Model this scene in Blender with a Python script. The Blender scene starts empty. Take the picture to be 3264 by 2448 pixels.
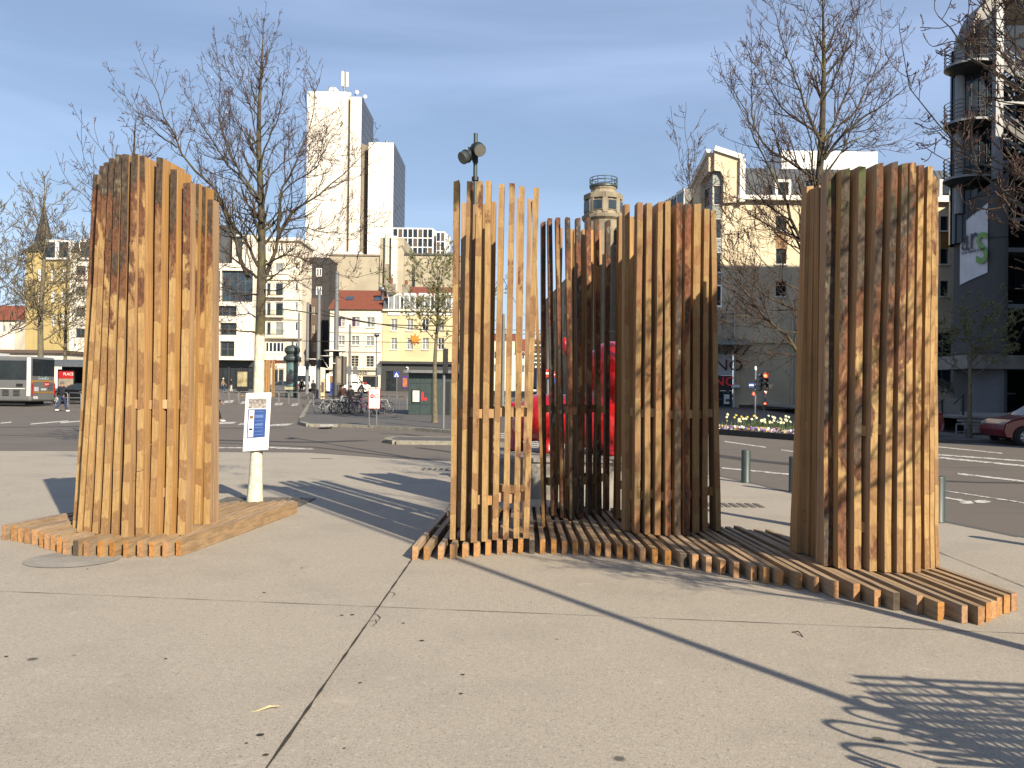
import bpy, bmesh, math, random
from mathutils import Vector, Matrix, noise as mnoise

# ---------------------------------------------------------------- camera
scene = bpy.context.scene
col = scene.collection
CAMH, FPX, ROLL, HOR = 1.65, 2760.0, math.radians(0.7), 1243.0
IW, IH = 3264.0, 2448.0
PITCH = math.atan((HOR - IH / 2) / FPX)
CAM = Vector((0, 0, CAMH))
FWD = Vector((0, math.cos(PITCH), math.sin(PITCH)))
RIGHT0 = Vector((1, 0, 0)); UP0 = RIGHT0.cross(FWD)
CR = RIGHT0 * math.cos(ROLL) + UP0 * math.sin(ROLL)
CU = UP0 * math.cos(ROLL) - RIGHT0 * math.sin(ROLL)
cam_data = bpy.data.cameras.new('camera'); cam = bpy.data.objects.new('camera', cam_data); col.objects.link(cam)
cam_data.sensor_width = 36.0; cam_data.lens = 36.0 * FPX / IW
cam_data.clip_start = 0.1; cam_data.clip_end = 3000
M = Matrix((CR, CU, -FWD)).transposed().to_4x4(); M.translation = CAM
cam.matrix_world = M
scene.camera = cam

# ---------------------------------------------------------------- sun, sky, exposure
SUN_EL = math.radians(29.5); SUN_AZ = Vector((0.53, -0.85)).normalized()
SUNV = Vector((SUN_AZ.x * math.cos(SUN_EL), SUN_AZ.y * math.cos(SUN_EL), math.sin(SUN_EL)))
sd = bpy.data.lights.new('sun', 'SUN'); sd.energy = 5.0; sd.angle = math.radians(0.53); sd.color = (1.0, 0.875, 0.685)
sun = bpy.data.objects.new('sun', sd); col.objects.link(sun)
sun.rotation_euler = SUNV.to_track_quat('Z', 'Y').to_euler(); sun.location = (20, -30, 40)
world = bpy.data.worlds.new('World'); scene.world = world; world.use_nodes = True
wn, wl = world.node_tree.nodes, world.node_tree.links
for n in list(wn): wn.remove(n)
sky = wn.new('ShaderNodeTexSky'); sky.sky_type = 'NISHITA'; sky.sun_disc = False
sky.sun_elevation = SUN_EL; sky.sun_rotation = math.atan2(SUN_AZ.x, SUN_AZ.y)
sky.altitude = 200; sky.air_density = 1.0; sky.dust_density = 0.6; sky.ozone_density = 1.6
tc = wn.new('ShaderNodeTexCoord'); mp = wn.new('ShaderNodeMapping')
mp.inputs['Rotation'].default_value = (0.25, -0.32, 0.35); mp.inputs['Scale'].default_value = (1.1, 1.6, 6.5)
nz = wn.new('ShaderNodeTexNoise'); nz.inputs['Scale'].default_value = 1.3; nz.inputs['Detail'].default_value = 6; nz.inputs['Roughness'].default_value = 0.5
nz.inputs['Distortion'].default_value = 0.5
rp = wn.new('ShaderNodeValToRGB'); rp.color_ramp.elements[0].position = 0.38; rp.color_ramp.elements[0].color = (0.17, 0.17, 0.17, 1)
rp.color_ramp.elements[1].position = 0.68; rp.color_ramp.elements[1].color = (0.40, 0.40, 0.40, 1)
mx = wn.new('ShaderNodeMix'); mx.data_type = 'RGBA'
mx.inputs[7].default_value = (8.6, 10.8, 15.8, 1)
bg = wn.new('ShaderNodeBackground'); bg.inputs['Strength'].default_value = 0.05
wo = wn.new('ShaderNodeOutputWorld')
wl.new(tc.outputs['Generated'], mp.inputs['Vector']); wl.new(mp.outputs['Vector'], nz.inputs['Vector'])
wl.new(nz.outputs['Fac'], rp.inputs['Fac']); wl.new(rp.outputs['Color'], mx.inputs[0])
wl.new(sky.outputs['Color'], mx.inputs[6]); wl.new(mx.outputs[2], bg.inputs['Color']); wl.new(bg.outputs[0], wo.inputs[0])
scene.view_settings.view_transform = 'Standard'; scene.view_settings.look = 'None'
scene.view_settings.exposure = 1.06; scene.view_settings.gamma = 1.0
scene.view_settings.use_curve_mapping = False

# ---------------------------------------------------------------- pixel helpers (photo pixels -> directions)
def ray(px, py):
    d = FWD + CR * ((px - IW / 2) / FPX) + CU * ((IH / 2 - py) / FPX)
    return d
def P(px, py, Y):                       # point on the pixel's ray at distance Y
    d = ray(px, py); return CAM + d * (Y / d.y)
def G(px, py, z=0.0):                   # point where the ray meets height z
    d = ray(px, py); return CAM + d * ((z - CAMH) / d.z)
def gz(Y):                              # the street climbs gently behind the square
    return 0.0 if Y < 45 else (min(Y, 135) - 45) * 0.0155
def base(px, Y, z=None):
    z = gz(Y) if z is None else z
    y0 = HOR + (px - IW / 2) * math.tan(ROLL) + (CAMH - z) * FPX / Y
    p = P(px, y0, Y); return Vector((p.x, Y, z))
def zat(px, py, Y): return P(px, py, Y).z
rnd = random.Random(7)

# ---------------------------------------------------------------- object helpers
def tag(o, label=None, cat=None, group=None, kind=None):
    if label: o['label'] = label
    if cat: o['category'] = cat
    if group: o['group'] = group
    if kind: o['kind'] = kind
    return o
def thing(name, label, cat, loc=(0, 0, 0), group=None, rz=0):
    o = bpy.data.objects.new(name, None); col.objects.link(o); o.location = loc; o.rotation_euler = (0, 0, rz)
    o.empty_display_size = 0.2
    return tag(o, label, cat, group)
def newobj(name, me, parent=None, mats=None):
    if mats:
        for m in mats: me.materials.append(m)
    o = bpy.data.objects.new(name, me); col.objects.link(o)
    if parent is not None: o.parent = parent
    return o
def copy_tree(o, parent=None):
    c = o.copy(); col.objects.link(c); c.parent = parent
    for ch in list(o.children): copy_tree(ch, c)
    return c

class MB:
    def __init__(s): s.v = []; s.f = []; s.m = []; s.sm = []
    def add(s, vs, fs, mi=0, smooth=False):
        b = len(s.v); s.v += [tuple(v) for v in vs]
        for i, f in enumerate(fs):
            s.f.append(tuple(b + k for k in f)); s.m.append(mi[i] if isinstance(mi, (list, tuple)) else mi); s.sm.append(smooth)
        return s
    def box(s, a, b, mi=0):
        x0, y0, z0 = a; x1, y1, z1 = b
        vs = [(x0, y0, z0), (x1, y0, z0), (x1, y1, z0), (x0, y1, z0), (x0, y0, z1), (x1, y0, z1), (x1, y1, z1), (x0, y1, z1)]
        return s.add(vs, [(0, 3, 2, 1), (4, 5, 6, 7), (0, 1, 5, 4), (1, 2, 6, 5), (2, 3, 7, 6), (3, 0, 4, 7)], mi)
    def obox(s, c, ax, ay, az, mi=0):   # centre and three half-axis vectors
        c, ax, ay, az = Vector(c), Vector(ax), Vector(ay), Vector(az)
        vs = [c - ax - ay - az, c + ax - ay - az, c + ax + ay - az, c - ax + ay - az, c - ax - ay + az, c + ax - ay + az, c + ax + ay + az, c - ax + ay + az]
        return s.add(vs, [(0, 3, 2, 1), (4, 5, 6, 7), (0, 1, 5, 4), (1, 2, 6, 5), (2, 3, 7, 6), (3, 0, 4, 7)], mi)
    def bar(s, p, q, r, up=(0, 0, 1), r2=None, mi=0):  # rectangular bar p->q
        p, q = Vector(p), Vector(q); d = q - p; L = d.length
        if L < 1e-6: return s
        d.normalize(); u = Vector(up)
        if abs(d.dot(u)) > 0.98: u = Vector((0, 1, 0))
        sx = d.cross(u).normalized(); sz = sx.cross(d)
        return s.obox((p + q) / 2, sx * r, d * (L / 2), sz * (r2 or r), mi)
    def quad(s, a, b, c, d, mi=0): return s.add([a, b, c, d], [(0, 1, 2, 3)], mi)
    def prism(s, poly, z0, z1, mi=0, mtop=None):
        n = len(poly); vs = [(x, y, z0) for x, y in poly] + [(x, y, z1) for x, y in poly]
        fs = [(i, (i + 1) % n, n + (i + 1) % n, n + i) for i in range(n)] + [tuple(range(n, 2 * n)), tuple(range(n - 1, -1, -1))]
        return s.add(vs, fs, [mi] * n + [mi if mtop is None else mtop, mi])
    def tube(s, pts, rad, n=8, mi=0, cap=True, smooth=True):
        pts = [Vector(p) for p in pts]
        if not isinstance(rad, (list, tuple)): rad = [rad] * len(pts)
        vs = []; fs = []; prev = None
        for i, p in enumerate(pts):
            d = (pts[min(i + 1, len(pts) - 1)] - pts[max(i - 1, 0)])
            if d.length < 1e-9: d = Vector((0, 0, 1))
            d.normalize()
            if prev is None:
                u = d.cross(Vector((0, 0, 1)) if abs(d.z) < 0.9 else Vector((1, 0, 0))).normalized()
            else:
                u = (prev - d * prev.dot(d))
                u = u.normalized() if u.length > 1e-6 else d.orthogonal().normalized()
            prev = u; w = d.cross(u)
            for k in range(n):
                a = 2 * math.pi * k / n; vs.append(p + (u * math.cos(a) + w * math.sin(a)) * rad[i])
        for i in range(len(pts) - 1):
            for k in range(n):
                fs.append((i * n + k, i * n + (k + 1) % n, (i + 1) * n + (k + 1) % n, (i + 1) * n + k))
        b = len(s.f); s.add(vs, fs, mi, smooth)
        if cap and n > 2:
            s.add(vs[:n], [tuple(range(n - 1, -1, -1))], mi); s.add(vs[-n:], [tuple(range(n))], mi)
        return s
    def lathe(s, prof, c=(0, 0, 0), n=24, mi=0, a0=0, a1=2 * math.pi, smooth=True, mif=None):
        c = Vector(c); vs = []; fs = []; full = abs(a1 - a0 - 2 * math.pi) < 1e-6; cols = n if full else n + 1; ms = []
        for r, z in prof:
            for k in range(cols):
                a = a0 + (a1 - a0) * k / n; vs.append(c + Vector((r * math.cos(a), r * math.sin(a), z)))
        for i in range(len(prof) - 1):
            for k in range(n):
                k2 = (k + 1) % cols
                fs.append((i * cols + k, i * cols + k2, (i + 1) * cols + k2, (i + 1) * cols + k)); ms.append(mif[i] if mif else mi)
        return s.add(vs, fs, ms, smooth)
    def ball(s, c, r, n=8, mi=0):
        rx, ry, rz = r if isinstance(r, (list, tuple)) else (r, r, r)
        vs = []; fs = []; m = max(4, n // 2 + 1); c = Vector(c)
        for i in range(m + 1):
            t = math.pi * i / m
            for k in range(n):
                a = 2 * math.pi * k / n
                vs.append(c + Vector((rx * math.sin(t) * math.cos(a), ry * math.sin(t) * math.sin(a), -rz * math.cos(t))))
        for i in range(m):
            for k in range(n): fs.append((i * n + k, i * n + (k + 1) % n, (i + 1) * n + (k + 1) % n, (i + 1) * n + k))
        return s.add(vs, fs, mi, True)
    def mesh(s, name):
        me = bpy.data.meshes.new(name); me.from_pydata(s.v, [], s.f)
        me.polygons.foreach_set('material_index', s.m); me.polygons.foreach_set('use_smooth', s.sm); me.update(); return me
    def build(s, name, mats, parent=None, local=False):   # geometry is given in world space unless local
        me = s.mesh(name); q = parent; off = Vector((0, 0, 0))
        while q is not None: off = off + Vector(q.location); q = q.parent
        if not local and off.length > 0: me.transform(Matrix.Translation(-off))
        return newobj(name, me, parent, mats if isinstance(mats, (list, tuple)) else [mats])

def shift(o, loc):                      # keep geometry, give the object an origin (children sit relative to their thing)
    o.data.transform(Matrix.Translation(-Vector(loc))); return o

FONT = None
def text_mesh(body, size, extrude=0.004, align='CENTER'):
    cu = bpy.data.curves.new('txt', 'FONT'); cu.body = body; cu.size = size; cu.extrude = extrude; cu.align_x = align; cu.align_y = 'CENTER'; cu.resolution_u = 3
    o = bpy.data.objects.new('txt', cu); col.objects.link(o)
    dg = bpy.context.evaluated_depsgraph_get(); me = bpy.data.meshes.new_from_object(o.evaluated_get(dg))
    bpy.data.objects.remove(o); bpy.data.curves.remove(cu); me.materials.clear(); return me
def text_obj(name, body, size, pos, right, mat, parent=None, sx=1.0, extrude=0.006, up=Vector((0, 0, 1))):
    me = text_mesh(body, size, extrude); r = Vector(right).normalized(); n = r.cross(up).normalized()
    Mx = Matrix((r * sx, up, n)).transposed().to_4x4(); Mx.translation = Vector(pos)
    me.transform(Mx); q = parent; off = Vector((0, 0, 0))
    while q is not None: off = off + Vector(q.location); q = q.parent
    me.transform(Matrix.Translation(-off)); return newobj(name, me, parent, [mat])

# ---------------------------------------------------------------- materials
def nodes(name):
    m = bpy.data.materials.new(name); m.use_nodes = True
    nt = m.node_tree; b = nt.nodes['Principled BSDF']; return m, nt, b
def N(nt, typ, **kw):
    n = nt.nodes.new(typ)
    for k, v in kw.items():
        if k in n.inputs.keys(): n.inputs[k].default_value = v
        else: setattr(n, k, v)
    return n
def math_(nt, op, a, b=None, clamp=False):
    n = nt.nodes.new('ShaderNodeMath'); n.operation = op; n.use_clamp = clamp
    for i, v in enumerate((a, b)):
        if v is None: continue
        if isinstance(v, (int, float)): n.inputs[i].default_value = v
        else: nt.links.new(v, n.inputs[i])
    return n.outputs[0]
ALB = 0.535
def alb(c):                              # one albedo scale for the whole place, whites kept white
    l = sum(c[:3]) / 3; k = ALB + (0.84 - ALB) * min(1, max(0, (l - .45) / .22)); return tuple(x * k for x in c[:3])
def mixc(nt, f, a, b):
    n = nt.nodes.new('ShaderNodeMix'); n.data_type = 'RGBA'
    for i, v in ((0, f), (6, a), (7, b)):
        if isinstance(v, (int, float)): n.inputs[i].default_value = v
        elif isinstance(v, tuple): n.inputs[i].default_value = (*alb(v), 1)
        else: nt.links.new(v, n.inputs[i])
    return n.outputs[2]
def sstep(nt, v, lo, hi):
    n = nt.nodes.new('ShaderNodeMapRange'); n.interpolation_type = 'SMOOTHSTEP'
    nt.links.new(v, n.inputs[0]); n.inputs[1].default_value = lo; n.inputs[2].default_value = hi
    return n.outputs[0]
def coords(nt, scale=(1, 1, 1), kind='Object', loc=None, rot=None):
    t = nt.nodes.new('ShaderNodeTexCoord'); m = nt.nodes.new('ShaderNodeMapping')
    m.inputs['Scale'].default_value = scale
    if rot: m.inputs['Rotation'].default_value = rot
    nt.links.new(t.outputs[kind], m.inputs['Vector'])
    if loc is not None:
        if isinstance(loc, tuple): m.inputs['Location'].default_value = loc
        else: nt.links.new(loc, m.inputs['Location'])
    return m.outputs[0]
def noise_(nt, vec, scale, detail=4, rough=0.55, dist=0.0):
    n = nt.nodes.new('ShaderNodeTexNoise'); n.inputs['Scale'].default_value = scale; n.inputs['Detail'].default_value = detail
    n.inputs['Roughness'].default_value = rough; n.inputs['Distortion'].default_value = dist
    nt.links.new(vec, n.inputs['Vector']); return n.outputs['Fac']
def bump_(nt, b, h, strength=0.3, dist=0.02):
    n = nt.nodes.new('ShaderNodeBump'); n.inputs['Strength'].default_value = strength; n.inputs['Distance'].default_value = dist
    nt.links.new(h, n.inputs['Height']); nt.links.new(n.outputs[0], b.inputs['Normal'])
def simple(name, c, rough=0.6, var=0.18, scale=3.0, bump=0.0, metal=0.0, detail=5, c2=None, spec=None, stretch=(1, 1, 1), coat=0.0):
    m, nt, b = nodes(name)
    v = coords(nt, stretch); f = noise_(nt, v, scale, detail, 0.6)
    f2 = noise_(nt, v, scale * 9, 3, 0.6)
    fac = math_(nt, 'ADD', math_(nt, 'MULTIPLY', f, 0.7), math_(nt, 'MULTIPLY', f2, 0.3))
    fac = sstep(nt, fac, 0.3, 0.7)
    lo = tuple(x * (1 - var) for x in c); hi = c2 or tuple(min(1, x * (1 + var)) for x in c)
    nt.links.new(mixc(nt, fac, lo, hi), b.inputs['Base Color'])
    b.inputs['Roughness'].default_value = rough; b.inputs['Metallic'].default_value = metal
    if coat: b.inputs['Coat Weight'].default_value = coat; b.inputs['Coat Roughness'].default_value = 0.08
    if spec is not None: b.inputs['Specular IOR Level'].default_value = spec
    if bump: bump_(nt, b, fac, bump, 0.01)
    return m
def glass(name, c=(0.03, 0.04, 0.05), rough=0.06, var=0.5):
    m = simple(name, c, rough, var, 0.35); return m
def emit(name, c, s):
    m, nt, b = nodes(name); b.inputs['Base Color'].default_value = (*c, 1); b.inputs['Emission Color'].default_value = (*c, 1); b.inputs['Emission Strength'].default_value = s
    f = noise_(nt, coords(nt), 30); nt.links.new(mixc(nt, f, tuple(x * .9 for x in c), c), b.inputs['Base Color']); return m

def cut_wood(name, c=(0.53, 0.305, 0.12), axis='z', dark=0.0):
    m, nt, b = nodes(name)
    oi = nt.nodes.new('ShaderNodeObjectInfo')
    sc = (38, 38, 1.1) if axis == 'z' else (38, 1.1, 38)
    v = coords(nt, sc, loc=None)
    add = nt.nodes.new('ShaderNodeVectorMath'); add.operation = 'ADD'; nt.links.new(v, add.inputs[0])
    r = math_(nt, 'MULTIPLY', oi.outputs['Random'], 91.0); nt.links.new(r, add.inputs[1])
    g = noise_(nt, add.outputs[0], 1.0, 5, 0.6, 0.3)
    big = noise_(nt, coords(nt, (1, 1, 1), loc=None), 2.3, 4)
    saw = noise_(nt, coords(nt, (3, 3, 70) if axis == 'z' else (3, 70, 3)), 1.0, 2)
    lo = tuple(x * 0.72 for x in c); hi = tuple(min(1, x * 1.16) for x in c)
    colr = mixc(nt, sstep(nt, g, 0.32, 0.68), lo, hi)
    colr = mixc(nt, math_(nt, 'MULTIPLY', sstep(nt, big, 0.5, 0.75), 0.45), colr, (c[0] * 0.55, c[1] * 0.5, c[2] * 0.5))
    hs = nt.nodes.new('ShaderNodeHueSaturation'); nt.links.new(colr, hs.inputs['Color'])
    nt.links.new(math_(nt, 'ADD', math_(nt, 'MULTIPLY', oi.outputs['Random'], 0.36), 0.80 - dark), hs.inputs['Value'])
    rr = math_(nt, 'FRACT', math_(nt, 'MULTIPLY', oi.outputs['Random'], 17.3))
    nt.links.new(math_(nt, 'ADD', math_(nt, 'MULTIPLY', rr, 0.3), 0.80), hs.inputs['Saturation'])
    nt.links.new(hs.outputs[0], b.inputs['Base Color']); b.inputs['Roughness'].default_value = 0.72
    bump_(nt, b, math_(nt, 'ADD', g, math_(nt, 'MULTIPLY', saw, 0.6)), 0.35, 0.004)
    return m

def bark_face(name, off=0.0, kz=0.0, z0=2.0, kx=0.0, x0=0.0, band=None, moss=9.0, tone=1.0, red=0.0, seed=0.0, lich_=.75):
    m, nt, b = nodes(name)
    oi = nt.nodes.new('ShaderNodeObjectInfo'); t = nt.nodes.new('ShaderNodeTexCoord'); sp = nt.nodes.new('ShaderNodeSeparateXYZ')
    nt.links.new(t.outputs['Object'], sp.inputs[0]); X, Z = sp.outputs[0], sp.outputs[2]
    n1 = noise_(nt, coords(nt, (1.5, 1.5, 0.62), loc=(seed, seed * 2, 0)), 1.7, 7, 0.62, 0.25)
    bias = math_(nt, 'ADD', n1, off)
    if kz: bias = math_(nt, 'ADD', bias, math_(nt, 'MULTIPLY', math_(nt, 'SUBTRACT', Z, z0), kz))
    if kx: bias = math_(nt, 'ADD', bias, math_(nt, 'MULTIPLY', math_(nt, 'SUBTRACT', X, x0), kx))
    if band:
        d = math_(nt, 'ABSOLUTE', math_(nt, 'SUBTRACT', X, band[0])); bias = math_(nt, 'ADD', bias, math_(nt, 'SUBTRACT', band[2], math_(nt, 'MULTIPLY', d, band[1])))
    # stepped adze and sap patches: height is cut into uneven courses, each with its own tint
    rr = math_(nt, 'MULTIPLY', oi.outputs['Random'], 23.0)
    wob = noise_(nt, coords(nt, (9, 9, 4)), 1.0, 3)
    zz = math_(nt, 'ADD', math_(nt, 'MULTIPLY', Z, 5.2), math_(nt, 'MULTIPLY', wob, 1.1))
    zz = math_(nt, 'ADD', zz, rr)
    fl = math_(nt, 'FLOOR', zz); fr = math_(nt, 'FRACT', zz)
    cmb = nt.nodes.new('ShaderNodeCombineXYZ'); nt.links.new(fl, cmb.inputs[2]); nt.links.new(rr, cmb.inputs[0])
    wn_ = nt.nodes.new('ShaderNodeTexWhiteNoise'); wn_.noise_dimensions = '3D'; nt.links.new(cmb.outputs[0], wn_.inputs['Vector'])
    grain = noise_(nt, coords(nt, (55, 55, 5)), 1.0, 5, 0.65)
    fine = noise_(nt, coords(nt, (30, 30, 16)), 1.0, 5, 0.7)
    pale = mixc(nt, sstep(nt, grain, 0.3, 0.72), (0.45 * tone, 0.27 * tone, 0.10 * tone), (0.63 * tone, 0.415 * tone, 0.175 * tone))
    stepm = math_(nt, 'MULTIPLY', sstep(nt, wn_.outputs['Value'], 0.40, 0.88), sstep(nt, fine, 0.22, 0.55))
    pale = mixc(nt, math_(nt, 'MULTIPLY', stepm, 0.78), pale, (0.27 + red * .1, 0.13, 0.055))
    sap = noise_(nt, coords(nt, (9, 9, 1.3), loc=(seed, 4, 2)), 1.0, 6, 0.7)
    pale = mixc(nt, math_(nt, 'MULTIPLY', sstep(nt, sap, 0.52, 0.66), 0.42), pale, (0.25 + red * .1, 0.125, 0.05))
    joint = math_(nt, 'SUBTRACT', 1.0, sstep(nt, fr, 0.0, 0.09))
    pale = mixc(nt, math_(nt, 'MULTIPLY', joint, 0.35), pale, (0.20, 0.10, 0.045))
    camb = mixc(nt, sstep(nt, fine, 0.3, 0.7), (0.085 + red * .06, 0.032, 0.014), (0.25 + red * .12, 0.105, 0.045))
    bk = mixc(nt, sstep(nt, fine, 0.3, 0.7), (0.028, 0.018, 0.012), (0.13, 0.088, 0.058))
    vo = nt.nodes.new('ShaderNodeTexVoronoi'); vo.inputs['Scale'].default_value = 1.0; nt.links.new(coords(nt, (26, 26, 13)), vo.inputs['Vector'])
    lich = math_(nt, 'MULTIPLY', sstep(nt, noise_(nt, coords(nt, (6, 6, 4), loc=(3, 1, seed)), 1.0, 5), 0.52, 0.62), lich_)
    bk = mixc(nt, math_(nt, 'MULTIPLY', lich, sstep(nt, vo.outputs['Distance'], 0.5, 0.3)), bk, (0.30, 0.30, 0.22))
    if moss < 9:
        ms = math_(nt, 'MULTIPLY', sstep(nt, Z, moss - 0.25, moss + 0.2), sstep(nt, noise_(nt, coords(nt, (8, 8, 8)), 1.0, 5), 0.42, 0.6))
        bk = mixc(nt, ms, bk, (0.085, 0.10, 0.022))
    c = mixc(nt, sstep(nt, bias, 0.47, 0.51), pale, camb)
    c = mixc(nt, sstep(nt, bias, 0.575, 0.60), c, bk)
    nt.links.new(c, b.inputs['Base Color']); b.inputs['Roughness'].default_value = 0.85
    h = math_(nt, 'ADD', math_(nt, 'MULTIPLY', fine, 0.6), math_(nt, 'ADD', math_(nt, 'MULTIPLY', sstep(nt, bias, 0.56, 0.61), 0.8), math_(nt, 'MULTIPLY', grain, 0.25)))
    bump_(nt, b, h, 0.9, 0.012)
    return m

MAT = {}
MAT['cut'] = cut_wood('sawn_wood'); MAT['cut_y'] = cut_wood('sawn_beam', (0.53, 0.36, 0.20), 'y')
MAT['endg'] = cut_wood('end_grain', (0.56, 0.27, 0.085), 'y')
MAT['end_dark'] = simple('weathered_end', (0.10, 0.075, 0.05), .9, .4, 20)
MAT['steel'] = simple('galvanised_steel', (0.30, 0.32, 0.34), .45, .12, 4, .05, .6)
MAT['pole'] = simple('grey_pole_paint', (0.22, 0.235, 0.25), .5, .15, 3, .04)
MAT['dgreen'] = simple('dark_green_paint', (0.045, 0.075, 0.075), .45, .2, 3, .04)
MAT['bollard'] = simple('bollard_paint', (0.05, 0.075, 0.075), .5, .18, 5, .05)
MAT['black'] = simple('black_plastic', (0.015, 0.015, 0.017), .5, .3, 6)
MAT['rubber'] = simple('rubber', (0.02, 0.02, 0.02), .8, .3, 10)
MAT['white'] = simple('white_paint', (0.75, 0.75, 0.73), .55, .08, 2, .02)
def worn_paint(name):
    m, nt, b = nodes(name); v = coords(nt); n1 = noise_(nt, v, 7, 6, .7); n2 = noise_(nt, v, 1.2, 4)
    w = sstep(nt, math_(nt, 'ADD', n1, math_(nt, 'MULTIPLY', n2, .35)), .60, .78); c = mixc(nt, sstep(nt, n2, .3, .7), (0.60, 0.585, 0.53), (0.74, 0.73, 0.68))
    nt.links.new(mixc(nt, w, c, (0.22, 0.195, 0.17)), b.inputs['Base Color']); b.inputs['Roughness'].default_value = .85; return m
MAT['mark'] = worn_paint('road_paint')
MAT['red'] = simple('red_lacquer', (0.62, 0.006, 0.010), .3, .18, 2.5, .25, coat=.5)
MAT['redpaint'] = simple('red_sign_paint', (0.55, 0.02, 0.02), .5, .1, 3)
MAT['bluesign'] = simple('blue_sign_paint', (0.02, 0.07, 0.42), .5, .1, 3)
MAT['glass'] = glass('window_glass'); MAT['glass_b'] = glass('blue_glass', (0.05, 0.075, 0.10), .05, .5)
MAT['curtain'] = simple('curtained_glass', (0.32, 0.34, 0.34), .3, .45, 1.3, stretch=(3, 3, .4))
MAT['dark_in'] = simple('dark_interior', (0.012, 0.012, 0.013), .8, .3, 2)
MAT['concrete'] = simple('cast_concrete', (0.36, 0.34, 0.30), .85, .25, 2.2, .25)
MAT['kerb'] = simple('granite_kerb', (0.34, 0.32, 0.26), .85, .28, 6, .3)
MAT['zinc'] = simple('zinc_roof', (0.11, 0.12, 0.13), .5, .15, .8, .05)
MAT['slate'] = simple('slate_roof', (0.045, 0.048, 0.055), .55, .3, 2.5, .2)
MAT['tile'] = simple('red_roof_tile', (0.27, 0.075, 0.04), .8, .3, 4, .4, stretch=(1, 1, 2))
MAT['chim'] = simple('chimney_render', (0.40, 0.34, 0.27), .9, .25, 1.5)
# ================================================================ ground
def asphalt(name, c, warm=1.0):
    m, nt, b = nodes(name)
    v = coords(nt)
    big = noise_(nt, v, 0.35, 5, 0.6, 0.4); agg = noise_(nt, v, 90, 3, 0.7); mid = noise_(nt, coords(nt, (0.25, 1.6, 1)), 1.0, 5, 0.65)
    c0 = mixc(nt, sstep(nt, agg, 0.3, 0.7), tuple(x * 0.74 for x in c), tuple(x * 1.26 for x in c))
    c0 = mixc(nt, math_(nt, 'MULTIPLY', sstep(nt, big, 0.42, 0.7), 0.28), c0, (c[0] * .62, c[1] * .62, c[2] * .66))
    c0 = mixc(nt, math_(nt, 'MULTIPLY', sstep(nt, mid, 0.56, 0.68), 0.55), c0, (c[0] * .42, c[1] * .4, c[2] * .42))
    nt.links.new(c0, b.inputs['Base Color']); b.inputs['Roughness'].default_value = 0.85
    bump_(nt, b, agg, 0.4, 0.006); return m
def plaza_mat(name):
    m, nt, b = nodes(name)
    v = coords(nt); big = noise_(nt, v, 0.8, 6, 0.65, 0.3); blot = noise_(nt, coords(nt, (1, 1, 1), loc=(7, 3, 0)), 3.2, 5, 0.6)
    fine = noise_(nt, v, 160, 2, 0.6); md = noise_(nt, v, 34, 4, 0.65)
    c0 = mixc(nt, sstep(nt, fine, 0.3, 0.7), (0.44, 0.39, 0.315), (0.57, 0.51, 0.42))
    c0 = mixc(nt, math_(nt, 'MULTIPLY', sstep(nt, md, 0.42, 0.68), 0.30), c0, (0.37, 0.325, 0.265))
    c0 = mixc(nt, math_(nt, 'MULTIPLY', sstep(nt, big, 0.45, 0.72), 0.42), c0, (0.35, 0.312, 0.258))
    c0 = mixc(nt, math_(nt, 'MULTIPLY', sstep(nt, blot, 0.6, 0.74), 0.25), c0, (0.64, 0.585, 0.49))
    def specks(scale, size, strength, colr, c0, keep):
        vo = nt.nodes.new('ShaderNodeTexVoronoi'); vo.inputs['Scale'].default_value = scale
        nt.links.new(v, vo.inputs['Vector'])
        spx = nt.nodes.new('ShaderNodeSeparateColor'); nt.links.new(vo.outputs['Color'], spx.inputs[0])
        pick = math_(nt, 'GREATER_THAN', spx.outputs[0], keep)
        f = math_(nt, 'MULTIPLY', sstep(nt, vo.outputs['Distance'], size, size * 0.55), math_(nt, 'MULTIPLY', pick, strength))
        return mixc(nt, f, c0, colr)
    c0 = specks(46, 0.30, 0.5, (0.10, 0.085, 0.07), c0, 0.55)
    c0 = specks(30, 0.32, 0.55, (0.56, 0.53, 0.47), c0, 0.62)
    c0 = specks(95, 0.36, 0.55, (0.16, 0.14, 0.115), c0, 0.35)
    c0 = specks(17, 0.20, 0.4, (0.13, 0.105, 0.085), c0, 0.75)
    c0 = specks(1.5, 0.062, 0.8, (0.045, 0.042, 0.04), c0, 0.62)
    c0 = specks(2.7, 0.060, 0.55, (0.085, 0.078, 0.07), c0, 0.70)
    nt.links.new(c0, b.inputs['Base Color']); b.inputs['Roughness'].default_value = 0.82
    bump_(nt, b, math_(nt, 'ADD', fine, md), 0.35, 0.004); return m
MAT['asphalt'] = asphalt('asphalt_road', (0.185, 0.158, 0.132)); MAT['pave'] = asphalt('asphalt_pavement', (0.135, 0.128, 0.122))
MAT['plaza'] = plaza_mat('concrete_plaza'); MAT['joint'] = simple('joint_filler', (0.035, 0.030, 0.025), .95, .4, 30, .3)
MAT['patch'] = simple('tar_repair', (0.055, 0.048, 0.044), .8, .3, 12, .2)
MAT['iron'] = simple('cast_iron', (0.17, 0.15, 0.12), .7, .3, 14, .4); MAT['soil'] = simple('soil', (0.05, 0.035, 0.025), .95, .4, 8, .5)

mb = MB()                                # one sheet to the horizon
ys = [-60, 0, 45, 60, 75, 90, 105, 120, 135, 200, 400, 1200, 2600]
for a, b in zip(ys[:-1], ys[1:]):
    mb.quad((-2600, a, gz(a)), (2600, a, gz(a)), (2600, b, gz(b)), (-2600, b, gz(b)))
tag(mb.build('road', MAT['asphalt']), kind='structure')

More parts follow.
